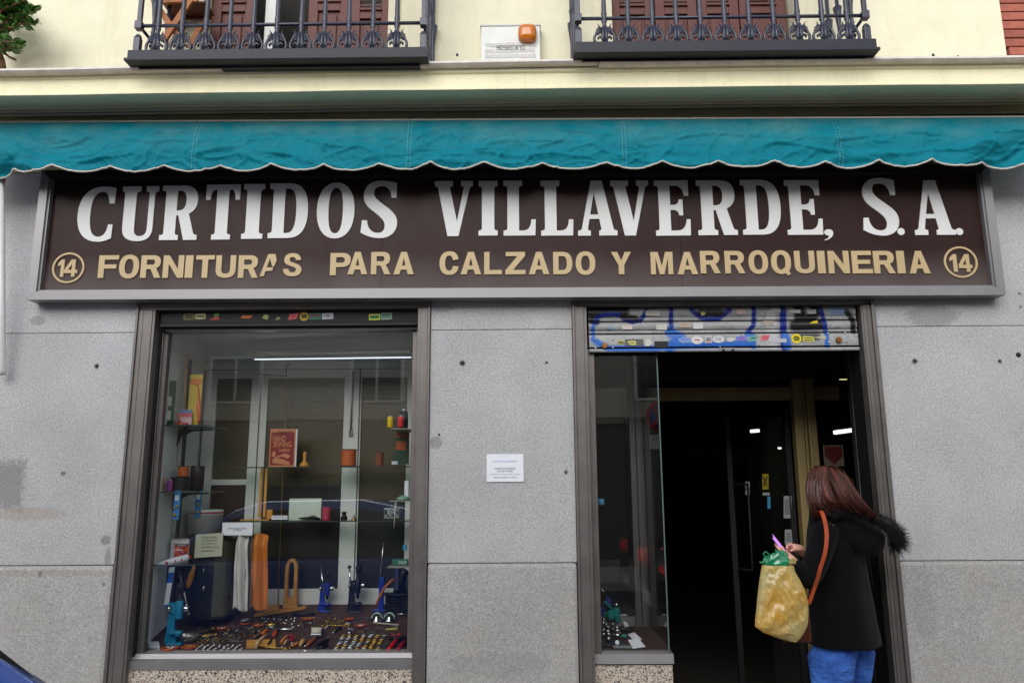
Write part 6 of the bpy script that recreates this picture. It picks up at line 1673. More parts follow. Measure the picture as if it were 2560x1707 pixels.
ZONE = {'R': 'at the right front of the display', 'L': 'at the left front of the display', 'M': 'scattered left of centre in the display',
        'B': 'scattered in front of the stitching clamp', 'T': 'at the back right beyond the buckle rows'}
def lay(kind, p, rz=None, s=1.0, zone='R', sub=''):
    me, lab, cat, grp = KINDS[kind]
    lab += ' ' + ZONE[zone] + sub; grp += ' ' + ZONE[zone] + sub
    o = bpy.data.objects.new(kind, me); col.objects.link(o)
    o.matrix_world = at_floor(p, rnd.uniform(0, 6.28) if rz is None else rz, s)
    o['label'] = lab; o['category'] = cat; o['group'] = grp
ROWN = ('front row', 'second row', 'third row', 'fourth row', 'fifth row', 'sixth row', 'seventh row', 'back row')
# right field (crop 10): rows of buckles
for j, y in enumerate(range(885, 1300, 52)):
    for i in range(9):
        x = 560 - (y - 885) * .55 + i * 168 + rnd.uniform(-14, 14)
        if x > 1640 - (y - 885) * .42 or x < 170: continue
        kk = rnd.choices(('silver_buckle', 'brass_buckle', 'dark_buckle', 'snap_hook'), ((.55, .2, .15, .1) if i % 2 == 0 else (.3, .5, .1, .1)))[0]
        lay(kk, f10(x, y + rnd.uniform(-8, 8), .001), rnd.uniform(-.25, .25), rnd.uniform(.85, 1.15), 'R', ', ' + ROWN[7 - min(7, j)])
for x, y, k in ((760, 720, 'steel_plate'), (720, 800, 'snap_stud'), (980, 760, 'oval_ring'), (1050, 770, 'oval_ring'), (1290, 800, 'steel_plate'), (1000, 815, 'snap_hook'), (1270, 855, 'snap_hook'), (1500, 855, 'oval_ring'), (1740, 858, 'snap_hook'), (1640, 700, 'snap_hook'), (1450, 700, 'snap_hook'), (1130, 690, 'snap_hook'), (1850, 655, 'steel_plate'), (900, 455, 'steel_plate'), (1120, 445, 'snap_hook'), (820, 550, 'steel_plate'), (700, 580, 'steel_plate')):
    lay(k, f10(x, y, .001), rnd.uniform(-.3, .3), 1.3, 'T')
for x, y in ((160, 525), (460, 530), (380, 455), (70, 620), (160, 620), (240, 620), (310, 620), (380, 620), (450, 625), (600, 630), (700, 640), (520, 620)):
    lay('brass_stud', f10(x, y, .001), None, 1.2, 'T')
for x, y in ((260, 510), (560, 520), (330, 590), (120, 600), (20, 445), (660, 610), (300, 560)): lay('brass_plate', f10(x, y, .001), rnd.uniform(-.2, .2), 1.2, 'T')
# left front: silver snaps
for j in range(5):
    for i in range(8):
        x = 960 - 34 * j + i * 112 + rnd.uniform(-20, 20); y = 945 + j * 29
        if x > 1700: continue
        lay('snap_stud', f11(x, y, .001), None, rnd.uniform(.75, 1.1), 'L', ', ' + ROWN[4 - j])
# middle clusters
for k in range(240):
    x, y = rnd.uniform(880, 2000), rnd.uniform(640, 900)
    if x > 1700 and y > 800: continue
    kk = rnd.choices(('brass_plate', 'steel_plate', 'oval_ring', 'snap_hook', 'brass_stud', 'dark_buckle'), (.22, .18, .15, .15, .15, .15))[0]
    lay(kk, f11(x, y, rnd.uniform(.001, .006)), None, rnd.uniform(.7, 1.15), 'M', ', ' + ('back ' if y < 735 else 'middle ' if y < 820 else 'near ') + ('left' if x < 1250 else 'centre' if x < 1600 else 'right') + ' of the heap')
for k in range(130):
    x, y = rnd.uniform(350, 2300), rnd.uniform(450, 760)
    if 900 < x < 1500 and y > 700: continue
    kk = rnd.choices(('brass_plate', 'snap_stud', 'oval_ring', 'snap_hook', 'brass_stud', 'dark_buckle'), (.12, .2, .2, .15, .18, .15))[0]
    lay(kk, f9(x, y, .001), None, rnd.uniform(.7, 1.1), 'B', ', ' + ('back ' if y < 600 else 'front ') + ('left' if x < 1000 else 'middle' if x < 1650 else 'right'))
# brass strips fanned out
for i in range(7):
    p = f11(960 + 40 * i, 810 - 6 * i, .003); q = f11(1080 + 28 * i, 720 - 2 * i, .010)
    o = solo('brass_strip', MB().tube([p, q], .005, 5), m_brass, 'brass strip of the fan lying left of centre on the display floor', 'strip', 'fanned brass strips')
def rodthing(name, cat, lab, pts, rr, mat, extra=()):
    t = thing(name, lab, cat, pts[0])
    part('handle', MB().tube(pts, rr, 10), mat, t)
    for nm, ps, r_, mt in extra: part(nm, MB().tube(ps, r_, 8), mt, t)
    return t
L9 = lambda x, y, l=.012: f9(x, y, l)
t = thing('wood_slicker', 'two stacked light wooden bars at the front of the display floor', 'wooden bars', f9(500, 1200))
part('bar', MB().hexa(f9(160, 1225, 0), f9(910, 1195, 0), f9(910, 1195, .012), f9(160, 1225, .012), f9(165, 1160, 0), f9(910, 1130, 0), f9(910, 1130, .012), f9(165, 1160, .012)), m_wood, t)
part('bar', MB().hexa(f9(165, 1150, .0), f9(900, 1120, 0), f9(900, 1120, .015), f9(165, 1150, .015), f9(165, 1080, 0), f9(900, 1050, 0), f9(900, 1050, .015), f9(165, 1080, .015)), m_wood, t)
rodthing('bone_folder', 'folder', 'broad pale wooden folder lying over the two wooden bars', [L9(390, 1290, .02), L9(450, 1180, .024), L9(560, 1060, .022), L9(690, 940, .018)], [.010, .012, .010, .007], M('pale_wood', (196, 160, 116), .5))
rodthing('brass_gauge', 'gauge', 'long thin brass rod with a cross screw at the front edge', [L9(470, 1250, .014), L9(1120, 1290, .014)], .0042, m_brass, (('cross_screw', [L9(1090, 1310, .014), L9(1220, 1300, .014)], .0035, m_brass), ('thumb_nut', [L9(1160, 1230, .016), L9(1150, 1290, .016)], .005, m_chrome)))
rodthing('orange_knife', 'knife', 'leather knife with an orange wooden handle pointing down left', [L9(690, 810, .014), L9(610, 880, .014), L9(540, 930, .014)], [.010, .011, .008], M('handle_orange', (196, 104, 30), .4), (('blade', [L9(540, 930), L9(420, 1020), L9(320, 1040, .006)], .006, m_dark),))
rodthing('rust_knife', 'knife', 'skiving knife with a rust red wooden handle lying across the bars', [L9(930, 820, .016), L9(890, 920, .018), L9(845, 1010, .018)], [.009, .012, .009], M('handle_rust', (170, 66, 22), .4), (('blade', [L9(835, 1020, .018), L9(780, 1120, .018), L9(720, 1200, .018)], [.005, .008, .006], m_dark),))
rodthing('curved_awl', 'awl', 'curved tan wooden awl handle in the middle of the tools', [L9(1230, 950), L9(1150, 1010), L9(1080, 1080), L9(1040, 1130)], [.008, .010, .010, .008], M('handle_tan', (180, 112, 52), .4))
rodthing('pale_awl', 'awl', 'pale wooden awl with a steel point near the brass rod', [L9(1240, 1060), L9(1170, 1100), L9(1120, 1180)], [.008, .010, .008], M('pale_wood2', (176, 130, 96), .45), (('point', [L9(1120, 1180), L9(1060, 1230, .004)], .003, m_chrome),))
rodthing('red_awl', 'awl', 'small awl with a bright red grip', [L9(1400, 980), L9(1340, 1040), L9(1290, 1070)], [.005, .006, .005], M('grip_red', (196, 28, 44), .35), (('point', [L9(1420, 1020), L9(1300, 1130, .004)], .0025, m_chrome), ('ferrule', [L9(1300, 960, .016), L9(1310, 990, .016)], .009, M('grip_red', (196, 28, 44)))))
rodthing('leaf_awl', 'awl', 'light brown awl with a leaf shaped handle near the front edge', [L9(1510, 1130), L9(1420, 1170), L9(1330, 1210), L9(1290, 1240)], [.006, .011, .010, .005], M('handle_light', (182, 124, 60), .4), (('ferrule', [L9(1290, 1240), L9(1250, 1290, .01)], .006, m_brass),))
rodthing('round_awl', 'awl', 'short pale awl with a round wooden knob at the front edge', [L9(1620, 1090, .016), L9(1570, 1150, .016), L9(1530, 1220, .014)], [.013, .012, .006], M('knob_wood', (206, 164, 96), .4), (('point', [L9(1540, 1240), L9(1640, 1330, .006), L9(1780, 1370, .006)], .0045, m_chrome),))
rodthing('brown_awl', 'awl', 'awl with a red brown handle and steel ferrule at the front edge', [L9(1930, 1020, .016), L9(1830, 1110, .016), L9(1700, 1230, .014)], [.010, .013, .010], m_darkwood, (('ferrule', [L9(1690, 1235), L9(1640, 1220)], .009, m_chrome), ('claw', [L9(1560, 1280, .01), L9(1700, 1350, .01)], .006, m_chrome)))
rodthing('black_pliers', 'pliers', 'black revolving pliers lying in the middle of the front row', [L9(1890, 1340, .012), L9(2010, 1230, .018), L9(2110, 1150, .018), L9(2240, 1090, .018)], [.010, .016, .013, .008], m_black, (('jaw', [L9(2110, 1150), L9(2220, 1060), L9(2250, 980)], .006, m_chrome), ('handle', [L9(2020, 1280), L9(2140, 1230), L9(2230, 1180)], .009, m_black)))
rodthing('steel_pliers', 'pliers', 'short steel pliers with black handles behind the buckles', [f10(520, 720, .012), f10(440, 740, .014), f10(390, 780, .014)], [.008, .012, .009], m_black, (('jaw', [f10(400, 760, .012), f10(300, 860, .012)], [.009, .004], m_chrome),))
rodthing('red_pliers', 'pliers', 'red handled eyelet pliers in the right front corner', [f10(1660, 1290, .018), f10(1780, 1170, .020), f10(1900, 1040, .024)], [.011, .013, .010], M('grip_red2', (196, 22, 30), .3), (('handle', [f10(1890, 1300, .016), f10(1990, 1180, .018), f10(2080, 1070, .02)], [.010, .012, .010], M('grip_red3', (150, 18, 34), .3)), ('jaw', [f10(1700, 1020, .02), f10(1850, 1030, .024), f10(2110, 1010, .02)], [.012, .016, .010], m_black)))
rodthing('red_shears', 'shears', 'small bright red shears behind the red pliers', [f10(1760, 910, .014), f10(1820, 960, .016), f10(1890, 985, .014)], [.008, .011, .008], M('grip_red', (196, 28, 44)), (('handle', [f10(1900, 890, .014), f10(1950, 940, .016), f10(1960, 990, .014)], [.008, .011, .008], M('grip_red', (196, 28, 44))),))
rodthing('dark_pliers', 'pliers', 'dark green gripped pliers left of the red pliers', [f10(1530, 1300, .012), f10(1640, 1180, .014), f10(1740, 1120, .014)], [.010, .012, .009], M('grip_darkgreen', (40, 56, 52), .4))
rodthing('yellow_stick', 'stick', 'pale yellow stick lying near the right edge', [f10(1600, 760, .012), f10(1900, 750, .012)], [.004, .011], M('stick_yellow', (196, 176, 84), .5))
rodthing('long_needle', 'needle', 'long pale rod lying in front of the nickel frames', [f10(1300, 585, .01), f10(1930, 640, .01)], .0045, M('bone_pale', (196, 186, 160), .4))
rodthing('silver_bar', 'clasp', 'bright silver bar clasp lying behind the wooden handles', [f9(930, 800, .012), f9(1370, 790, .012)], .011, m_chrome)
rodthing('black_strip', 'strip', 'long black strip at the back of the display floor', [f9(1330, 410, .01), f9(1900, 395, .01)], .011, m_black)
rodthing('black_chain', 'strip', 'black beaded strip below the stitching clamp', [f9(690, 460, .006), f9(1210, 450, .006)], .008, m_black)
rodthing('brass_chain', 'chain', 'short brass chain beside the low clay dish', [f9(660, 665, .006), f9(980, 615, .006)], .007, m_brass)
rodthing('steel_rod', 'rod', 'steel rod at the right edge below the skiving machine', [f10(1860, 410, .02), f10(2130, 420, .02)], .006, m_chrome)
for i, (x, y, lab) in enumerate(((1390, 470, 'nickel bag frame left of the other one at the back right'), (1700, 470, 'nickel bag frame right of the other one at the back right'))):
    p = f10(x, y + 60, 0); t = thing('bag_frame', lab, 'bag frame', p, 'nickel frames')
    part('hoop', MB().tube([p + Vector((.035 * math.cos(a * .3927 - .0), .01 * math.sin(a * .39), .008 + .045 * math.sin(a * .3927))) for a in range(9)], .009, 8), M('nickel_green', (120, 136, 132), .3, .9), t)
    part('foot', MB().lathe(p, [(.032, 0), (.028, .012), (.012, .03), (.012, .034)], 14), m_chrome, t)
t = thing('tape_roll', 'cream cloth roll beside a steel clip behind the black pliers', 'roll', f9(1960, 940))
p0, p1 = f9(1850, 900, .022), f9(2090, 900, .022)
part('roll', MB().cyl(p0, p1, .026, n=18), M('roll_cream', (206, 196, 176), .7), t)
part('clip', MB().box(p0.x, p1.x + .01, p0.y - .05, p0.y - .03, p0.z - .02, p0.z - .004, .003), m_chrome, t)
part('core', MB().cyl(p1 - Vector((.0, 0, 0)), p1 + Vector((.006, 0, 0)), .016, n=14), m_navy, t)
# wire arcs of the spectacle-like frames in front of the case
for pts, lab in (([f11(1150, 600, .0), f11(1200, 560, .05), f11(1300, 540, .085), f11(1420, 540, .098), f11(1530, 560, .075), f11(1560, 590, .0)], 'large thin black wire arc in front of the black case'), ([f11(840, 620, 0), f11(880, 600, .04), f11(980, 590, .055), f11(1090, 600, .045), f11(1130, 620, 0)], 'small thin black wire arc in front of the black case')):
    solo('wire_hoop', MB().tube(pts, .0035, 6), m_dark, lab, 'hoop', 'wire hoops')
# fluorescent lamp in the window, lit
t = thing('tube_lamp', 'slim fluorescent lamp hanging under the window ceiling', 'lamp', w1(1600, 480, .5))
a, b2 = w1(885, 455, .66), w1(2190, 440, .45)
part('housing', MB().hexa(a + Vector((0, -.02, 0)), b2 + Vector((0, -.02, .01)), b2 + Vector((0, -.02, .03)), a + Vector((0, -.02, .02)), a + Vector((0, .07, .0)), b2 + Vector((0, .07, .01)), b2 + Vector((0, .07, .03)), a + Vector((0, .07, .02))), m_white, t)
a, b2 = w1(980, 490, .6), w1(2190, 474, .45)
part('tube', MB().cyl(a, b2, .0045, n=10), M('lamp_tube', (225, 232, 240), .3, emit=.8), t)

# ------------------------------------------------------------------ side case beside the doorway
e1 = lambda x, y, Y: P(1480 + x * .15942, 1430 + y * .15942, Y)
def e(x, y, zt=.70):
    d = ray(1480 + x * .15942, 1430 + y * .15942); return CAM + d * ((zt - CAM.z) / d.z)
m_aqua = M('press_aqua', (30, 140, 134), .32)
q = e(395, 840); 
t = thing('hand_press', 'turquoise hand press in the case beside the doorway', 'press', q, 'hand presses in the window')
part('foot', MB().box(q.x - .07, q.x + .02, q.y, q.y + .08, .702, .716, .004), m_aqua, t)
a, b2 = e1(330, 780, q.y), e1(440, 555, q.y); 
part('ram_head', MB().lathe(((a.x + b2.x) / 2, q.y, a.z), [(.9 * (b2.x - a.x) / 2, 0), ((b2.x - a.x) / 2, .01), ((b2.x - a.x) / 2, b2.z - a.z - .01), (.9 * (b2.x - a.x) / 2, b2.z - a.z)], 18), m_aqua, t)
part('ram', MB().lathe(((a.x + b2.x) / 2, q.y, .716), [(.012, 0), (.012, a.z - .716)], 10).lathe(((a.x + b2.x) / 2, q.y, b2.z), [(.016, 0), (.016, .026), (.012, .03)], 12), m_chrome, t)
part('lever', MB().tube([e1(320, 580, q.y - .01), e1(260, 520, q.y - .01), e1(195, 450, q.y - .01)], [.009, .008, .008], 8), m_aqua, t)
a = e1(297, 665, q.y - .03); part('wheel', MB().lathe(a, [(.034, 0), (.034, .03), (.02, .032), (.02, .036)], 18, (0, -1, 0)), m_aqua, t)
part('column', MB().box(q.x - .085, q.x - .03, q.y + .02, q.y + .07, .716, e1(0, 640, q.y).z, .006), m_aqua, t)
q = e(200, 830)
t = thing('blue_press', 'blue lever press at the left end of the side case', 'press', q)
a, b2 = e1(150, 830, q.y), e1(215, 555, q.y)
part('body', MB().box(.458, b2.x, q.y, q.y + .05, .702, b2.z, .008), m_pblue, t)
part('head', MB().tube([e1(300, 520, q.y + .06), e1(255, 430, q.y + .06), e1(225, 370, q.y + .06)], [.022, .02, .008], 10), m_pblue, t)
part('rod', MB().tube([e1(230, 380, q.y + .06), e1(140, 235, q.y + .06)], .005, 8), m_chrome, t)
t = thing('die_tray', 'black tray of steel snap dies in the front of the side case', 'tray', e(300, 1160))
q = e(310, 1150)
part('tray', MB().box(.462, q.x + .075, q.y - .03, q.y + .13, .702, .712, .004), m_pnavy, t)
for x, y, r in ((262, 1120, .016), (400, 1060, .020), (395, 1010, .018), (225, 960, .014), (250, 1000, .016), (180, 1050, .014), (330, 960, .012)):
    p = e(x, y); part('die', MB().lathe((p.x, p.y, .712), [(r, 0), (r, .022), (r * .9, .024), (r * .9, .03), (r, .032), (r, .048), (r * .85, .052)], 14), m_chrome, t)
p = e(505, 1060); part('teal_knob', MB().ball((p.x, p.y, .722), (.018, .014, .012)), m_aqua, t)
for x, y in ((183, 850), (310, 790)):
    p = e(x, y + 40); part('ball_handle', MB().cyl((p.x, p.y, .71), (p.x, p.y, .755), .006, n=8).ball((p.x, p.y, .76), .012), m_chrome, t)
def slip(lab, pts, fold=None):
    t = thing('paper_slip', lab, 'paper', pts[0], 'paper slips in the side case')
    pts = [Vector(q) for q in pts]
    part('sheet', MB().hexa(*pts, *[q + Vector((0, .002, -.0015)) for q in pts]), m_paper, t)
    n_ = (pts[1] - pts[0]).cross(pts[3] - pts[0]).normalized()
    if n_.y > 0: n_ = -n_
    for k in (.3, .42, .54):
        a, b2 = pts[0].lerp(pts[3], k), pts[1].lerp(pts[2], k)
        a, b2 = a.lerp(b2, .2), b2.lerp(a, .2); d = (pts[3] - pts[0]).normalized() * .003
        part('printed_line', MB().quad(a + n_ * .0006, b2 + n_ * .0006, b2 + d + n_ * .0006, a + d + n_ * .0006), M('ink_grey', (150, 150, 156)), t)
slip('white slip at the back of the side case beside the turquoise press', [e(520, 860), e(655, 825), e1(540, 650, e(590, 840).y + .05), e1(440, 660, e(590, 840).y + .05)])
slip('folded white slip lying behind the nearest one in the side case', [e(650, 1060, .712), e(790, 1055, .712), e1(660, 935, e(700, 1060).y + .04), e1(560, 970, e(700, 1060).y + .04)])
slip('nearest folded white slip in the front right of the side case', [e(640, 1195, .706), e(845, 1165, .706), e1(730, 1035, e(740, 1180).y + .045), e1(565, 1055, e(740, 1180).y + .045)])
p = e(540, 925); solo('black_dish', MB().lathe((p.x, p.y, .701), [(.035, 0), (.05, .012), (.052, .016), (.03, .008), (.001, .006)], 18), m_black, 'flat black dish in the side case', 'dish')
a = e(540, 1190); solo('grey_packet', MB().box(a.x - .075, a.x + .05, a.y - .01, a.y + .045, .7005, .712, .005), M('packet_grey', (120, 126, 128), .3), 'flat grey packet at the front of the side case', 'packet')
p = e(390, 1150); solo('round_tag', MB().lathe((p.x, p.y - .02, .722), [(.012, 0), (.012, .003)], 14, (0, -1, .5)), m_paper, 'small round white tag on the steel die tray', 'tag')
p = P(1503, 1262, .5); solo('blue_tape', MB().lathe((p.x, .5, p.z), [(.02, 0), (.022, .01), (.022, .035), (.015, .04)], 14), M('tape_blue', (90, 160, 200), .4), 'pale blue roll on the small shelf inside the side case', 'roll')
p = P(1510, 1277, .5); solo('case_shelf', MB().hexa((.41, .3, p.z - .006), (.60, .56, p.z - .006), (.60, .56, p.z), (.41, .3, p.z), (.41, .62, p.z - .006), (.60, .62, p.z - .006), (.60, .62, p.z), (.41, .62, p.z)), m_shelfglass, 'small glass corner shelf inside the side case', 'shelf')

# ------------------------------------------------------------------ in the dark shop
m_em = M('lamp_on', (235, 245, 240), .4, emit=1.0); m_emw = M('lamp_warm', (240, 240, 170), .4, emit=.9)
def shoplamp(u0, v0, u1, v1, Y, lab, mat=m_em, r=.03):
    t = thing('shop_lamp', lab, 'lamp', P((u0 + u1) / 2, (v0 + v1) / 2, Y), 'lit lamps inside the shop')
    a, b2 = P(u0, v0, Y), P(u1, v1, Y)
    part('tube', MB().tube([a, b2], r, 8), mat, t)
    part('housing', MB().tube([a + Vector((0, 0, r * 1.9)), b2 + Vector((0, 0, r * 1.9))], r * .8, 6), m_dark, t)
shoplamp(2085, 1081, 2138, 1074, 2.6, 'long white tube lamp shining behind the right door pane', r=.018)
shoplamp(1876, 1078, 1898, 1076, 3.4, 'short white tube lamp deep inside the doorway', r=.016)
shoplamp(1945, 1120, 1953, 1120, 4.0, 'tiny white lamp far inside the shop left of the mullion', r=.010)
t = thing('pendant_lamp', 'lit pale yellow lamp shade high behind the right door pane', 'lamp', P(2113, 946, 1.9))
p = P(2113, 946, 1.9); part('shade', MB().lathe((p.x, 1.9, p.z), [(.052, 0), (.048, .008), (.02, .02)], 16), m_dark, t); part('bulb', MB().lathe((p.x, 1.9, p.z - .004), [(.048, 0), (.05, .004)], 16), m_emw, t)
part('cord', MB().cyl((p.x, 1.9, p.z + .02), (p.x, 1.9, 2.9), .004, n=6), m_dark, t)
t = thing('counter_shelf', 'dim shelf edge with brass glints inside the doorway', 'shelf', P(1760, 1130, 3.5))
a, b2 = P(1680, 1140, 3.5), P(1850, 1120, 3.5)
part('edge', MB().tube([a, b2], .012, 6), M('shelf_gilt', (120, 96, 40), .3, .8), t)
part('board', MB().box(a.x, b2.x, 3.5, 3.9, a.z - .06, a.z - .02), m_roomdark, t)
# stickers on the glass door leaf
def onleaf(u, v):
    # leaf plane from (1.60, EY+.366) to (1.905, EY+.066)
    d = ray(u, v); ax, ay = 1.60, EY + .358; ex, ey = .305, -.30
    t = ((ax - CAM.x) * ey - (ay - CAM.y) * ex) / (d.x * ey - d.y * ex)
    return CAM + d * t
k11 = .34014
m_shadepaper = M('shaded_paper', (150, 152, 150), .7)  # white paper greyed in its colour to carry the doorway's shade
def dstk(x0, y0, x1, y1, mat, lab, extra=None, crop=0):
    off = (1420, 740) if crop == 0 else (1420, 1200)
    pts = [onleaf(off[0] + x * k11, off[1] + y * k11) for x, y in ((x0, y1), (x1, y1), (x1, y0), (x0, y0))]
    t = thing('door_sticker', lab, 'sticker', pts[0], 'notices on the glass door')
    part('sheet', MB().hexa(*pts, *[q + Vector((.001, .001, 0)) for q in pts]), mat, t)
    if extra: extra(t, pts)
n3 = Vector((-.7, -.71, 0)) * .002
def xmark(t, pts):
    c = sum(pts, Vector()) / 4
    for a, b2 in ((pts[0], pts[2]), (pts[1], pts[3])):
        part('cross', MB().tube([c.lerp(a, .6) + n3, c.lerp(b2, .6) + n3], .004, 4), m_ink, t)
m_dsy = M('notice_yellow', (160, 142, 40), .5)
def inner(k, mat):
    def fn(t, pts):
        c = sum(pts, Vector()) / 4
        part('print_patch', MB().quad(*[c.lerp(q, k) + n3 for q in pts]), mat, t)
    return fn
dstk(1428, 1305, 1474, 1420, m_dsy, 'yellow notice with a black cross on the glass door', xmark)
dstk(1302, 1362, 1336, 1412, m_shadepaper, 'small white notice at the left edge of the glass door', inner(.6, m_ink))
dstk(1302, 1420, 1336, 1460, m_shadepaper, 'blank white slip below the small notice at the left edge of the glass door')
dstk(1430, 1442, 1482, 1464, m_shadepaper, 'narrow white strip below the yellow notice on the glass door')
dstk(1466, 120, 1488, 208, M('notice_blue', (70, 140, 180), .5), 'narrow blue notice on the glass door', None, 1)
dstk(1585, 115, 1642, 278, m_shadepaper, 'tall white notice at the right of the glass door', inner(.7, M('ink_grey2', (120, 120, 124), .6)), 1)
dstk(1594, 362, 1654, 470, m_shadepaper, 'white and grey notice low at the right of the glass door', inner(.6, M('ink_grey2', (120, 120, 124))), 1)
p0, p1 = P(2062, 1165, EY + .02), P(2108, 1112, EY + .02)
t = thing('door_sticker', 'cream notice with a red arrow on the right door pane', 'sticker', p0, 'notices on the glass door')
part('sheet', MB().box(p0.x, p1.x, EY + .026, EY + .028, p0.z, p1.z), M('notice_cream', (110, 100, 82), .6), t)
xm_ = (p0.x + p1.x) / 2; W_ = p1.x - p0.x
part('red_arrow', MB().prism([(p0.x + .01, p1.z - .01), (p1.x - .01, p1.z - .01), (p1.x - .01, p1.z - .07), (p1.x, p1.z - .07), (xm_, p0.z + .01), (p0.x, p1.z - .07), (p0.x + .01, p1.z - .07)], EY + .0245, EY + .0255), M('arrow_red', (90, 24, 24), .6), t)
# ------------------------------------------------------------------ the woman in the doorway
def skin_mesh(nodes, edges, root, sub=2, smooth_r=1.0):
    me = bpy.data.meshes.new('skin'); keys = list(nodes); ix = {k: i for i, k in enumerate(keys)}
    me.from_pydata([tuple(nodes[k][0]) for k in keys], [(ix[a], ix[b]) for a, b in edges], [])
    o = bpy.data.objects.new('skin', me); col.objects.link(o)
    o.modifiers.new('s', 'SKIN').use_smooth_shade = True
    for i, k in enumerate(keys):
        r = nodes[k][1]; sv = me.skin_vertices[0].data[i]
        sv.radius = r if isinstance(r, tuple) else (r, r); sv.use_root = (k == root)
    m = o.modifiers.new('u', 'SUBSURF'); m.levels = sub; m.render_levels = sub
    dg = bpy.context.evaluated_depsgraph_get()
    out_ = bpy.data.meshes.new_from_object(o.evaluated_get(dg))
    bpy.data.objects.remove(o); bpy.data.meshes.remove(me)
    return out_
def as_mb(me):
    mb = MB(); mb.add([tuple(v.co) for v in me.vertices], [tuple(p.vertices) for p in me.polygons], True); bpy.data.meshes.remove(me); return mb
fw = Vector((-.86, .51, 0)).normalized(); rt = Vector((.51, .86, 0)).normalized(); UPV = Vector((0, 0, 1))
BC = Vector((PX(2096, 1440, -.14), -.14, 0))
def B(f, r, z): return BC + fw * f + rt * r + UPV * z
wm = thing('person', 'woman with reddish brown hair in a black coat with fur hood and jeans, looking at a phone in the doorway', 'person', (BC.x, BC.y, 0))
wm['label'] = 'woman in a black fur hooded coat and jeans looking at her phone'
sh_l, el_l, wr_l = B(.02, -.185, 1.385), P(2024, 1452, -.40), P(1972, 1394, -.36)
sh_r, el_r, wr_r = B(.02, .185, 1.385), B(.10, .25, 1.10), P(2000, 1371, -.22)
hd = P(2066, 1222, -.14)
N_ = {'pelvis': (B(0, 0, .88), (.15, .12)), 'waist': (B(0, 0, 1.05), (.13, .10)), 'chest': (B(.0, 0, 1.25), (.15, .11)), 'neck0': (B(.02, 0, 1.40), (.07, .07)), 'neck1': (B(.05, 0, 1.48), (.052, .052)),
      'skull': (hd + Vector((0, 0, -.02)), (.075, .085)), 'crown': (hd + Vector((.005, 0, .055)), (.068, .08)), 'chin': (hd + fw * .055 + Vector((0, 0, -.085)), (.032, .032)),
      'shl': (sh_l, .055), 'ell': (el_l, .042), 'wrl': (wr_l, .027), 'shr': (sh_r, .055), 'elr': (el_r, .042), 'wrr': (wr_r, .026)}
E_ = [('pelvis', 'waist'), ('waist', 'chest'), ('chest', 'neck0'), ('neck0', 'neck1'), ('neck1', 'skull'), ('skull', 'crown'), ('skull', 'chin'), ('chest', 'shl'), ('shl', 'ell'), ('ell', 'wrl'), ('chest', 'shr'), ('shr', 'elr'), ('elr', 'wrr')]
for s, nm in ((-1, 'l'), (1, 'r')):
    fo = .045 if s < 0 else -.02
    N_['hip' + nm] = (B(fo * .3, s * .10, .80), .062); N_['knee' + nm] = (B(.02 + fo, s * .11, .46), .045); N_['ank' + nm] = (B(-.02 + fo, s * .11, .09), .038); N_['toe' + nm] = (B(.15 + fo, s * .115, .03), .033)
    E_ += [('pelvis', 'hip' + nm), ('hip' + nm, 'knee' + nm), ('knee' + nm, 'ank' + nm), ('ank' + nm, 'toe' + nm)]
# hands: palms and fingers as chains of the same skin
def hand(pre, wrist, palm, fingers, thumb):
    N_[pre + 'palm'] = (palm, (.024, .017)); E_.append((wrist, pre + 'palm'))
    for i, ch_ in enumerate(fingers + [thumb]):
        prev = pre + 'palm'
        for j, q in enumerate(ch_):
            k = '%s%d_%d' % (pre, i, j); N_[k] = (q, .0095 - .0012 * j); E_.append((prev, k)); prev = k
pc = P(1954, 1368, -.30)                                   # phone centre
pd_ = (P(1933, 1342, -.30) - P(1975, 1394, -.30)).normalized()   # long axis, towards its top
pw = Vector((.33, .94, .03)).normalized(); pw = (pw - pd_ * pw.dot(pd_)).normalized()
pn = pd_.cross(pw).normalized()
if pn.dot(fw) > 0: pn = -pn                                # screen normal points at her
lp = P(1966, 1389, -.335)
hand('L', 'wrl', lp, [[pc - pn * .012 + pd_ * (-.030 + .018 * i) - pw * .030, pc - pn * .014 + pd_ * (-.026 + .018 * i), pc - pn * .012 + pd_ * (-.024 + .018 * i) + pw * .022] for i in range(4)],
     [P(1962, 1380, -.355), P(1955, 1370, -.35), pc + pn * .008 - pw * .030 + pd_ * .008])
rp = P(1990, 1366, -.235)
hand('R', 'wrr', rp, [[rp + Vector((-.030, -.004 + .012 * i, .012 - .012 * i)), rp + Vector((-.052, -.016 + .012 * i, .006 - .016 * i)), rp + Vector((-.058 + .012 * i, -.024 + .012 * i, -.012 - .012 * i))] for i in range(4)],
     [rp + Vector((-.014, -.02, -.012)), rp + Vector((-.032, -.030, -.016)), rp + Vector((-.045, -.034, -.020))])
m_skin = M('skin', (214, 160, 138), .5, var=.06, vs=30)
part('body', as_mb(skin_mesh(N_, E_, 'pelvis', 2)), m_skin, wm)
# nose and ear as small forms belonging to the face
fc = hd + fw * .085 + Vector((0, 0, -.015))
part('nose', MB().lathe(fc - fw * .004 + Vector((0, 0, -.012)), [(.013, 0), (.010, .012), (.003, .022)], 10, fw - Vector((0, 0, .35))), m_skin, wm)
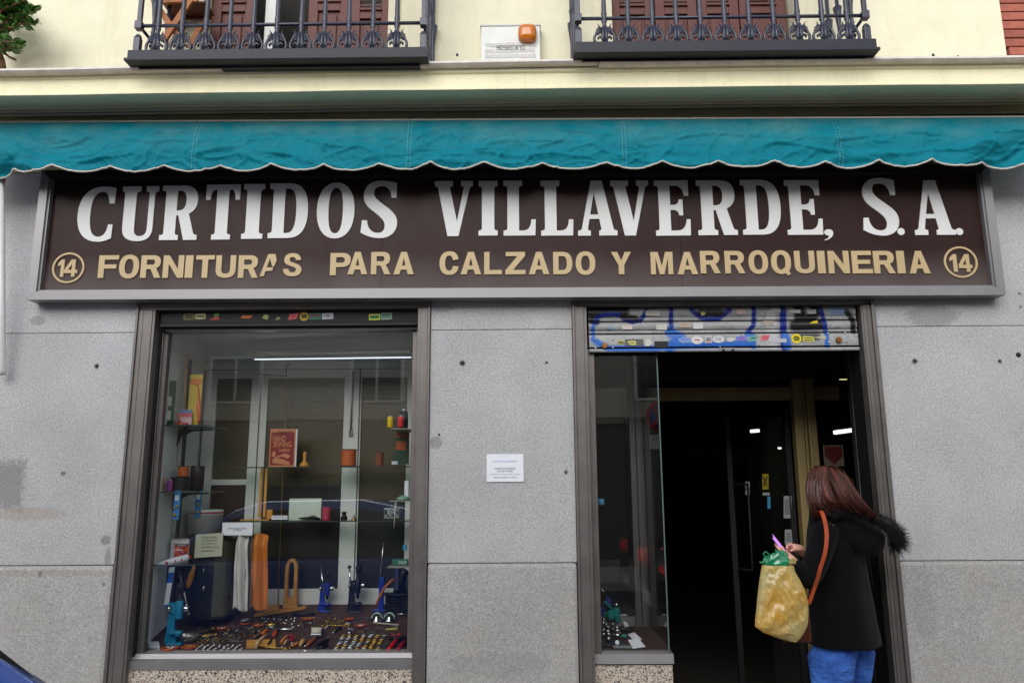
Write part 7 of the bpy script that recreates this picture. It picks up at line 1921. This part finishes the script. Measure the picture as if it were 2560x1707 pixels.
# glasses
gm = MB()
for s in (-1, 1):
    c = hd + fw * .092 + rt * (.034 * s) + Vector((0, 0, .012)); e = []
    for k in range(14):
        a = 2 * math.pi * k / 14; e.append(c + rt * .025 * math.cos(a) + UPV * .019 * math.sin(a))
    gm.tube(e, .0022, 6, closed=True)
    gm.tube([c + rt * (.026 * s), hd + rt * (.085 * s) + fw * .05 + Vector((0, 0, .016)), hd + rt * (.088 * s) - fw * .02 + Vector((0, 0, .012))], .002, 6)
part('glasses', gm, m_black, wm)
# jeans
def leg_rings(s):
    out_ = []
    for z, f, r_, a, b_ in ((.88, .0, .085, .105, .125), (.80, .0, .088, .100, .118), (.72, .005, .09, .092, .105), (.6, .012, .092, .080, .09), (.48, .02, .095, .066, .072), (.42, .016, .095, .064, .070), (.3, -.005, .096, .062, .066), (.12, -.02, .096, .056, .06), (.07, -.02, .096, .058, .062)):
        ring = []
        for k in range(28):
            t = 2 * math.pi * k / 28
            w = 1 + .035 * noise.noise((math.cos(t) * 1.5 + s * 3, math.sin(t) * 1.5, z * 16)) + .02 * noise.noise((math.cos(t) * 2, math.sin(t) * 2 + s, z * 40))
            ring.append(B(f + (.045 if s < 0 else -.02) * max(0, min(1, (.84 - z) / .1)) + (1.16 if z < .79 else .92) * b_ * w * math.cos(t), s * (r_ + (.020 if z < .79 else 0)) + (1.2 if z < .79 else .92) * a * w * math.sin(t), z))
        out_.append(ring)
    return out_
def subdiv(rings, n=4):
    o2 = []
    for a, b_ in zip(rings, rings[1:]):
        for k in range(n):
            o2.append([p.lerp(q, k / n) for p, q in zip(a, b_)])
    o2.append(rings[-1]); return o2
m_jean, n_, l_, b_ = newmat('denim')
tc = n_.new('ShaderNodeTexCoord'); nz = n_.new('ShaderNodeTexNoise'); nz.inputs['Scale'].default_value = 9; nz.inputs['Detail'].default_value = 5; l_.new(tc.outputs['Object'], nz.inputs[0])
mr_ = n_.new('ShaderNodeMapRange'); mr_.inputs['From Min'].default_value = .35; mr_.inputs['From Max'].default_value = .7; l_.new(nz.outputs[0], mr_.inputs[0])
l_.new(mix_rgb(n_, l_, mr_.outputs[0], S(18, 54, 138), S(66, 122, 212)), b_.inputs['Base Color']); b_.inputs['Roughness'].default_value = .85
n2 = n_.new('ShaderNodeTexNoise'); n2.inputs['Scale'].default_value = 14; n2.inputs['Detail'].default_value = 4
mp = n_.new('ShaderNodeMapping'); mp.inputs['Scale'].default_value = (1, 1, 2.6); l_.new(tc.outputs['Object'], mp.inputs[0]); l_.new(mp.outputs[0], n2.inputs[0])
bp = n_.new('ShaderNodeBump'); bp.inputs['Strength'].default_value = .9; bp.inputs['Distance'].default_value = .02; l_.new(n2.outputs[0], bp.inputs['Height']); l_.new(bp.outputs[0], b_.inputs['Normal'])
jm = MB()
for s in (-1, 1): jm.loft(subdiv([[B(0, s * .085, .875)] * 28] + leg_rings(s), 4))
part('jeans', jm, m_jean, wm)
for s in (-1, 1):
    part('shoe', MB().loft([[B(f + (.045 if s < 0 else -.02) + dx, s * .115 + dy, z) for dx, dy in ((-.0, -w), (.0, w))] + [B(f + (.045 if s < 0 else -.02), s * .115 + w * .8, z2), B(f + (.045 if s < 0 else -.02), s * .115 - w * .8, z2)] for f, w, z, z2 in ((-.08, .03, 0, .07), (-.03, .04, 0, .09), (.06, .042, 0, .07), (.14, .036, 0, .045), (.18, .02, .005, .03))], smooth=False), m_black, wm)
# coat: lofted shell with folds, sleeves, hood and fur
m_coat = M('coat_black', (11, 11, 13), .95, var=.25, vs=26, bump=.35, bs=90, spec=.12, sheen=.04)
prof_ = [(.785, .0, .230, .186), (.82, 0, .228, .182), (.9, 0, .220, .170), (1.0, 0, .212, .160), (1.1, 0, .205, .152), (1.2, .0, .207, .150), (1.3, .005, .210, .142), (1.37, .012, .200, .125), (1.42, .022, .160, .105), (1.455, .035, .110, .090), (1.49, .045, .085, .080)]
rings = []
for z, f, a, b_ in prof_:
    ring = []
    for k in range(44):
        t = 2 * math.pi * k / 44
        w = 1 + .05 * noise.noise((math.cos(t) * 2.2, math.sin(t) * 2.2, z * 2.5)) + .022 * noise.noise((math.cos(t) * 6, math.sin(t) * 6, z * 5))
        ring.append(B(f + b_ * w * math.cos(t), a * w * math.sin(t), z + (.012 * noise.noise((math.cos(t), math.sin(t), 7)) if z < .79 else 0)))
    rings.append(ring)
inner_ = [[q.lerp(B(0, 0, .80), .05) + Vector((0, 0, .03)) for q in rings[0]]]
part('coat', MB().loft(subdiv(inner_ + rings, 3)), m_coat, wm)
slv = {'a': (B(.015, -.15, 1.385), .075), 'b': (sh_l + Vector((0, 0, -.03)), .078), 'm': (sh_l.lerp(el_l, .5) + Vector((.008, 0, 0)), .070), 'e': (el_l, .066), 'e2': (el_l.lerp(wr_l, .3) + Vector((0, 0, -.012)), .060), 'w': (el_l.lerp(wr_l, .92), .041)}
part('sleeve', as_mb(skin_mesh(slv, [('a', 'b'), ('b', 'm'), ('m', 'e'), ('e', 'e2'), ('e2', 'w')], 'a', 2)), m_coat, wm)
slv = {'a': (B(.015, .15, 1.385), .075), 'b': (sh_r + Vector((0, 0, -.03)), .078), 'e': (el_r, .062), 'w': (el_r.lerp(wr_r, .9), .040)}
part('sleeve', as_mb(skin_mesh(slv, [('a', 'b'), ('b', 'e'), ('e', 'w')], 'a', 2)), m_coat, wm)
hc = [P(2105, 1290, -.22), P(2150, 1318, -.30), P(2190, 1350, -.36), P(2222, 1362, -.38)]
hood = {'a': (P(2098, 1300, -.20), (.09, .075)), 'b': (P(2140, 1330, -.27), (.115, .085)), 'c': (P(2180, 1356, -.32), (.115, .08)), 'd': (P(2214, 1366, -.34), (.085, .065))}
part('hood', as_mb(skin_mesh(hood, [('a', 'b'), ('b', 'c'), ('c', 'd')], 'a', 2)), m_coat, wm)
rim = [P(2080, 1284, -.31), P(2110, 1276, -.31), P(2145, 1280, -.36), P(2180, 1290, -.41), P(2212, 1306, -.43), P(2234, 1326, -.43), P(2243, 1348, -.41), P(2236, 1364, -.37)]
fur = MB()
fcount = 0
for i in range(len(rim) - 1):
    for q in range(520):
        t = rnd.random(); p = rim[i].lerp(rim[i + 1], t)
        thick = .018 + .020 * (i / 6)
        if i < 1: thick = .012
        d = Vector((rnd.gauss(0, 1), rnd.gauss(-.3, 1), rnd.gauss(.25, 1))).normalized()
        ln = rnd.uniform(.4, .9) * (thick * 1.7)
        a = p + d * thick * .3
        m1 = a + d * ln * .6 + Vector((rnd.uniform(-.008, .008), 0, rnd.uniform(-.008, .006)))
        e_ = m1 + d * ln * .5 + Vector((.008, 0, -.010)) + Vector((rnd.uniform(-.012, .012), 0, rnd.uniform(-.012, .008)))
        fur.tube([a, m1, e_], [.0012, .0010, .0003], 3, caps=False)
fur.tube(rim, [.008, .012, .018, .024, .030, .033, .030, .02], 10)
part('fur_trim', fur, M('fur_black', (22, 21, 24), .6, var=.3, vs=60, spec=.35), wm)
part('coat_seam', MB().tube([B(-.02 - .14, -.13, 1.40), B(-.152, -.05, 1.30), B(-.158, .02, 1.20), B(-.160, .06, 1.08)], .0025, 5), m_black, wm)
# hair: a close shell plus many strands combed over the skull and down
m_hair, n_, l_, b_ = newmat('hair_auburn')
tc = n_.new('ShaderNodeTexCoord'); nz = n_.new('ShaderNodeTexNoise'); nz.inputs['Scale'].default_value = 60; nz.inputs['Detail'].default_value = 3
mp = n_.new('ShaderNodeMapping'); mp.inputs['Scale'].default_value = (1, 1, .12); l_.new(tc.outputs['Object'], mp.inputs[0]); l_.new(mp.outputs[0], nz.inputs[0])
mr_ = n_.new('ShaderNodeMapRange'); mr_.inputs['From Min'].default_value = .3; mr_.inputs['From Max'].default_value = .7; l_.new(nz.outputs[0], mr_.inputs[0])
l_.new(mix_rgb(n_, l_, mr_.outputs[0], S(58, 27, 23), S(118, 56, 42)), b_.inputs['Base Color']); b_.inputs['Roughness'].default_value = .36; b_.inputs['Specular IOR Level'].default_value = .5
hr = MB()
def hs_(f, r, z, k=1.0): return hd + fw * (.098 * k * f) + rt * (.085 * k * r) + UPV * (.125 * k * z)
hair_shell = {'a': (hd + UPV * .04 - fw * .008, (.082, .088)), 'b': (hd - fw * .03 + UPV * -.03, (.080, .080)), 'c': (P(2088, 1268, -.20), (.066, .05)), 'd': (P(2120, 1280, -.28), (.045, .02))}
shell = as_mb(skin_mesh(hair_shell, [('a', 'b'), ('b', 'c'), ('c', 'd')], 'a', 2))
hr.add(shell.v, shell.f, True)
top = hs_(.18, -.05, .92)
def strand(root, c1_, c2_, end, r0):
    pts = []
    for k in range(12):
        t = k / 11; u = 1 - t
        pts.append(root * u**3 + c1_ * 3*u*u*t + c2_ * 3*u*t*t + end * t**3)
    hr.cur = rnd.choices((0, 1, 2), (.45, .35, .2))[0]
    hr.tube(pts, [r0 * (.75 + .5 * math.sin(math.pi * min(1, t / 11 * 1.1))) * (1 - .75 * max(0, (t - 7) / 4)) for t in range(12)], 5, caps=False)
def J(s): return Vector((rnd.gauss(0, s), rnd.gauss(0, s), rnd.gauss(0, s)))
# near side curtain, from the parting over the left temple to the shoulder
for i in range(330):
    s = i / 329
    root = hs_(.55 - 1.0 * s, -.08 + rnd.uniform(-.08, .05), 1.0 - .16 * abs(s - .4))
    side = hs_(.95 - 1.75 * s, -.72 - .38 * math.sin(math.pi * min(1, s + .15)), .55 - .1 * s, 1.10) + J(.003)
    low = hs_(.92 - 1.5 * s, -.85 - .25 * math.sin(math.pi * s), -.55, 1.13) + J(.004)
    if s < .12: end = P(2022 + 160 * s + rnd.uniform(-4, 6), 1238 + rnd.uniform(0, 40), -.21)
    elif s < .5: end = P(2016 + 150 * s + rnd.uniform(-8, 12), 1288 + rnd.uniform(-20, 10) - 14 * s, -.30 + rnd.uniform(-.01, .02))
    elif s < .72: end = P(2078 + 190 * (s - .5) + rnd.uniform(-10, 14), 1272 + rnd.uniform(-16, 8), -.335 + rnd.uniform(-.02, .01))
    else: end = P(2125 + 240 * (s - .72) + rnd.uniform(-14, 8), 1270 + 80 * (s - .72) + rnd.uniform(-12, 8), -.40 - .22 * (s - .72)); low = low.lerp(P(2105 + 90 * (s - .72), 1235, -.30), .6)
    strand(root, side, low, end, rnd.uniform(.0032, .0055))
# back mass sweeping right over the hood
for i in range(230):
    s = i / 229
    root = hs_(-.1 - .5 * s, -.05 + .5 * s, 1.0 - .2 * s)
    side = hs_(-1.1, -.75 + 1.2 * s, .45, 1.13) + J(.003)
    low = P(2112 + 26 * s, 1232 + 8 * s, -.24 + .1 * s) + J(.005)
    k = rnd.random() ** .6
    end = P(2130 + 62 * k + rnd.uniform(-6, 6), 1266 + 27 * k + rnd.uniform(-9, 4), -.40 - .10 * k)
    strand(root, side, low, end, rnd.uniform(.0032, .0055))
# far side, just enough to close the crown
for i in range(110):
    s = i / 109
    root = hs_(.55 - 1.1 * s, .0, 1.0)
    strand(root, hs_(.9 - 1.8 * s, .95, .5, 1.1), hs_(.7 - 1.4 * s, 1.0, -.5, 1.1), hs_(.6 - 1.3 * s, .95, -1.2, 1.1) + J(.006), .005)
hr.cur = 0
# loose flyaway hairs
for i in range(70):
    k = rnd.random(); a = hs_(rnd.uniform(-1.0, .9), -.9, rnd.uniform(-.2, .9), 1.12)
    b2 = a + Vector((rnd.uniform(-.02, .06), rnd.uniform(-.02, .01), rnd.uniform(-.10, -.03)))
    hr.cur = 2; hr.tube([a, a.lerp(b2, .5) + J(.012), b2 + J(.012)], [.0012, .0011, .0004], 4, caps=False)
def hairmat(nm, c0, c1): return M(nm, c0, .34, var=.3, vs=35, spec=.55)
part('hair', hr, [hairmat('hair_dark', (48, 25, 21), 0), hairmat('hair_auburn2', (70, 35, 28), 0), hairmat('hair_copper', (98, 54, 38), 0)], wm)

# phone, bags
ph = thing('phone', 'dark phone with a glowing violet edge held in her hands', 'phone', pc)
def slab(c, a, b_, n3_, ha, hb, hn):
    v = [c + a * (sa * ha) + b_ * (sb * hb) + n3_ * (sn * hn) for sn in (-1, 1) for sa, sb in ((-1, -1), (1, -1), (1, 1), (-1, 1))]
    return MB().hexa(*v)
part('phone_body', slab(pc, pd_, pw, pn, .076, .036, .0042), m_black, ph)
part('screen', slab(pc + pn * .0046 + pd_ * .002, pd_, pw, pn, .070, .035, .0006), M('screen_violet', (196, 130, 236), .2, emit=.55), ph)
part('screen_edge', slab(pc + pd_ * .030 - pw * .0365, pd_, pw, pn, .044, .0008, .0032), M('screen_violet', (196, 130, 236)), ph)

bg_ = thing('plastic_bag', 'yellow translucent plastic carrier bag hanging from her forearm', 'bag', P(1955, 1590, -.43))
rows = [(1412, 1905, 1983), (1430, 1902, 1988), (1450, 1899, 2000), (1475, 1896, 2012), (1500, 1893, 2019), (1525, 1891, 2021), (1550, 1888, 2020), (1566, 1888, 2017), (1580, 1908, 2010), (1592, 1938, 2002), (1601, 1972, 1992)]
YBG = -.46
def bagshape(front):
    mb = MB(); ns = 34; nt = (len(rows) - 1) * 4
    def fn(s, t):
        q = t * (len(rows) - 1); i = min(len(rows) - 2, int(q)); k = q - i
        v, a, b_ = [rows[i][j] * (1 - k) + rows[i + 1][j] * k for j in range(3)]
        u = a + (b_ - a) * s
        p = P(u, v, YBG)
        d = (1 - (2 * s - 1) ** 2) ** .5 if 0 < s < 1 else 0
        depth = .062 * d * (math.sin(math.pi * min(.93, .12 + t * .82))) ** .6
        n1 = noise.noise((u * .022, v * .022, 1)); n2 = noise.noise((u * .06 + v * .03, v * .05, 5)); n3_ = 1 - abs(noise.noise((u * .03 - v * .018, v * .02 + u * .01, 9))) * 2
        n4 = 1 - abs(noise.noise((u * .07 + v * .05, v * .075, 14))) * 2
        wr = (.016 * n1 + .009 * n2 + .020 * max(0, n3_ - .68) + .011 * max(0, n4 - .62)) * d
        return (p.x, p.y - (depth + wr) * (1 if front else -1), p.z)
    mb.grid(fn, ns * 2, nt); return mb
m_bag, n_, l_, b_ = newmat('bag_yellow')
n_.remove(b_)
df_ = n_.new('ShaderNodeBsdfDiffuse'); tl = n_.new('ShaderNodeBsdfTranslucent'); gl = n_.new('ShaderNodeBsdfGlossy'); gl.inputs['Roughness'].default_value = .22
tc = n_.new('ShaderNodeTexCoord'); nz = n_.new('ShaderNodeTexNoise'); nz.inputs['Scale'].default_value = 7; nz.inputs['Detail'].default_value = 3; l_.new(tc.outputs['Object'], nz.inputs[0])
mr_ = n_.new('ShaderNodeMapRange'); mr_.inputs['From Min'].default_value = .4; mr_.inputs['From Max'].default_value = .62; l_.new(nz.outputs[0], mr_.inputs[0])
# print of the bag: pale olive field with a worn yellow pattern
n5 = n_.new('ShaderNodeTexVoronoi'); n5.inputs['Scale'].default_value = 16; n5.feature = 'DISTANCE_TO_EDGE'
nd = n_.new('ShaderNodeTexNoise'); nd.inputs['Scale'].default_value = 12; l_.new(tc.outputs['Object'], nd.inputs[0])
mxv = n_.new('ShaderNodeMix'); mxv.data_type = 'RGBA'; mxv.inputs[0].default_value = .25; l_.new(tc.outputs['Object'], mxv.inputs[6]); l_.new(nd.outputs['Color'], mxv.inputs[7]); l_.new(mxv.outputs[2], n5.inputs['Vector'])
m5 = n_.new('ShaderNodeMapRange'); m5.inputs['From Min'].default_value = .02; m5.inputs['From Max'].default_value = .10; m5.inputs['To Min'].default_value = .7; m5.inputs['To Max'].default_value = 0; l_.new(n5.outputs['Distance'], m5.inputs[0])
field = mix_rgb(n_, l_, mr_.outputs[0], S(224, 176, 78), S(202, 190, 128))
cc = mix_rgb(n_, l_, m5.outputs[0], field, S(232, 200, 124))
l_.new(cc, df_.inputs[0]); l_.new(cc, tl.inputs[0])
m1_ = n_.new('ShaderNodeMixShader'); m1_.inputs[0].default_value = .35; l_.new(df_.outputs[0], m1_.inputs[1]); l_.new(tl.outputs[0], m1_.inputs[2])
m2_ = n_.new('ShaderNodeMixShader'); m2_.inputs[0].default_value = .055; l_.new(m1_.outputs[0], m2_.inputs[1]); l_.new(gl.outputs[0], m2_.inputs[2]); l_.new(m2_.outputs[0], n_['Material Output'].inputs[0])
part('front_sheet', bagshape(True), m_bag, bg_)
part('back_sheet', bagshape(False), m_bag, bg_)
def hnd(t, w):
    pts = [P(1975, 1424, YBG + .005), P(1968, 1408, YBG), P(1978, 1401, YBG + .02), P(1990, 1403, YBG + .06), P(1994, 1420, YBG + .07), P(1988, 1440, YBG + .03)]
    q = t * (len(pts) - 1); i = min(len(pts) - 2, int(q)); p = pts[i].lerp(pts[i + 1], q - i)
    return p + Vector((.012 * (w - .5), .02 * (w - .5), .024 * (w - .5)))
part('bag_handle', MB().grid(lambda s, t: hnd(s, t), 20, 4), m_bag, bg_)
gp = thing('green_bag', 'crumpled green plastic bag sticking out of the yellow bag', 'bag', P(1945, 1415, YBG))
gc = P(1940, 1408, YBG + .0)
def gfn(s, t):
    a = 2 * math.pi * s; ph_ = math.pi * t
    n1 = noise.noise((math.cos(a) * 1.6, math.sin(a) * 1.6, t * 3)); n2 = 1 - abs(noise.noise((math.cos(a) * 3.1, math.sin(a) * 3.1, t * 6 + 4))) * 2
    r = 1 + .35 * n1 + .22 * (n2 - .5)
    return (gc.x + .066 * r * math.sin(ph_) * math.cos(a), gc.y + .03 * r * math.sin(ph_) * math.sin(a), gc.z + .048 * r * -math.cos(ph_) + .012 * math.cos(a))
part('plastic', MB().grid(gfn, 40, 20), M('plastic_green', (22, 128, 82), .2, var=.3, vs=14, trans=.0, spec=.7, coat=.5), gp)
part('bag_handle', MB().tube([P(1922, 1402, YBG), P(1908, 1384, YBG), P(1914, 1378, YBG), P(1930, 1392, YBG)], [.006, .004, .004, .006], 6).tube([P(1918, 1404, YBG), P(1900, 1405, YBG - .01), P(1903, 1408, YBG)], [.008, .006, .002], 6), M('plastic_green', (22, 128, 82)), gp)
sb = thing('shoulder_bag', 'brown leather shoulder bag with an orange brown strap over her coat', 'bag', P(2000, 1600, -.34))
sp2 = [B(.075, -.11, 1.435), P(2052, 1276, -.385), P(2064, 1310, -.43), P(2067, 1345, -.455), P(2062, 1385, -.47), P(2051, 1420, -.475), P(2046, 1440, -.465), P(2036, 1470, -.43), P(2022, 1510, -.42)]
def catm(pts, n=6):
    o2 = []
    for i in range(len(pts) - 1):
        p0, p1, p2, p3 = pts[max(0, i - 1)], pts[i], pts[i + 1], pts[min(len(pts) - 1, i + 2)]
        for k in range(n):
            t = k / n
            o2.append(.5 * ((2 * p1) + (p2 - p0) * t + (2 * p0 - 5 * p1 + 4 * p2 - p3) * t * t + (3 * p1 - p0 - 3 * p2 + p3) * t**3))
    o2.append(pts[-1]); return o2
sc_ = catm(sp2)
wd = Vector((.0125, .006, 0))
part('strap', MB().loft([[p - wd, p + wd, p + wd + Vector((0, .004, 0)), p - wd + Vector((0, .004, 0))] for p in sc_], smooth=False), M('strap_leather', (176, 72, 26), .38, var=.2, vs=30), sb)
part('bag_body', MB().box(P(1955, 1600, -.36).x, P(2030, 1600, -.36).x, -.37, -.30, P(0, 1612, -.34).z, P(0, 1500, -.34).z, .015), M('bag_brown', (74, 30, 18), .4, var=.2), sb)
# ------------------------------------------------------------------ printed lines
_objs = [textcurve(t[0], 0.0, t[10], 0.0, 'LEFT', t[11]) for t in TEXTS]
_ms = to_meshes(_objs)
for t, me in zip(TEXTS, _ms):
    s, x0, x1, z0, z1, y, mat, parent, name, xf, _o, _sh = t
    mb = fitted(me, x0, x1, z0, z1, y, 0.0)
    if xf is not None:
        mb.v = [tuple(xf @ Vector(q)) for q in mb.v]
    part(name, mb, mat, parent)
    bpy.data.meshes.remove(me)
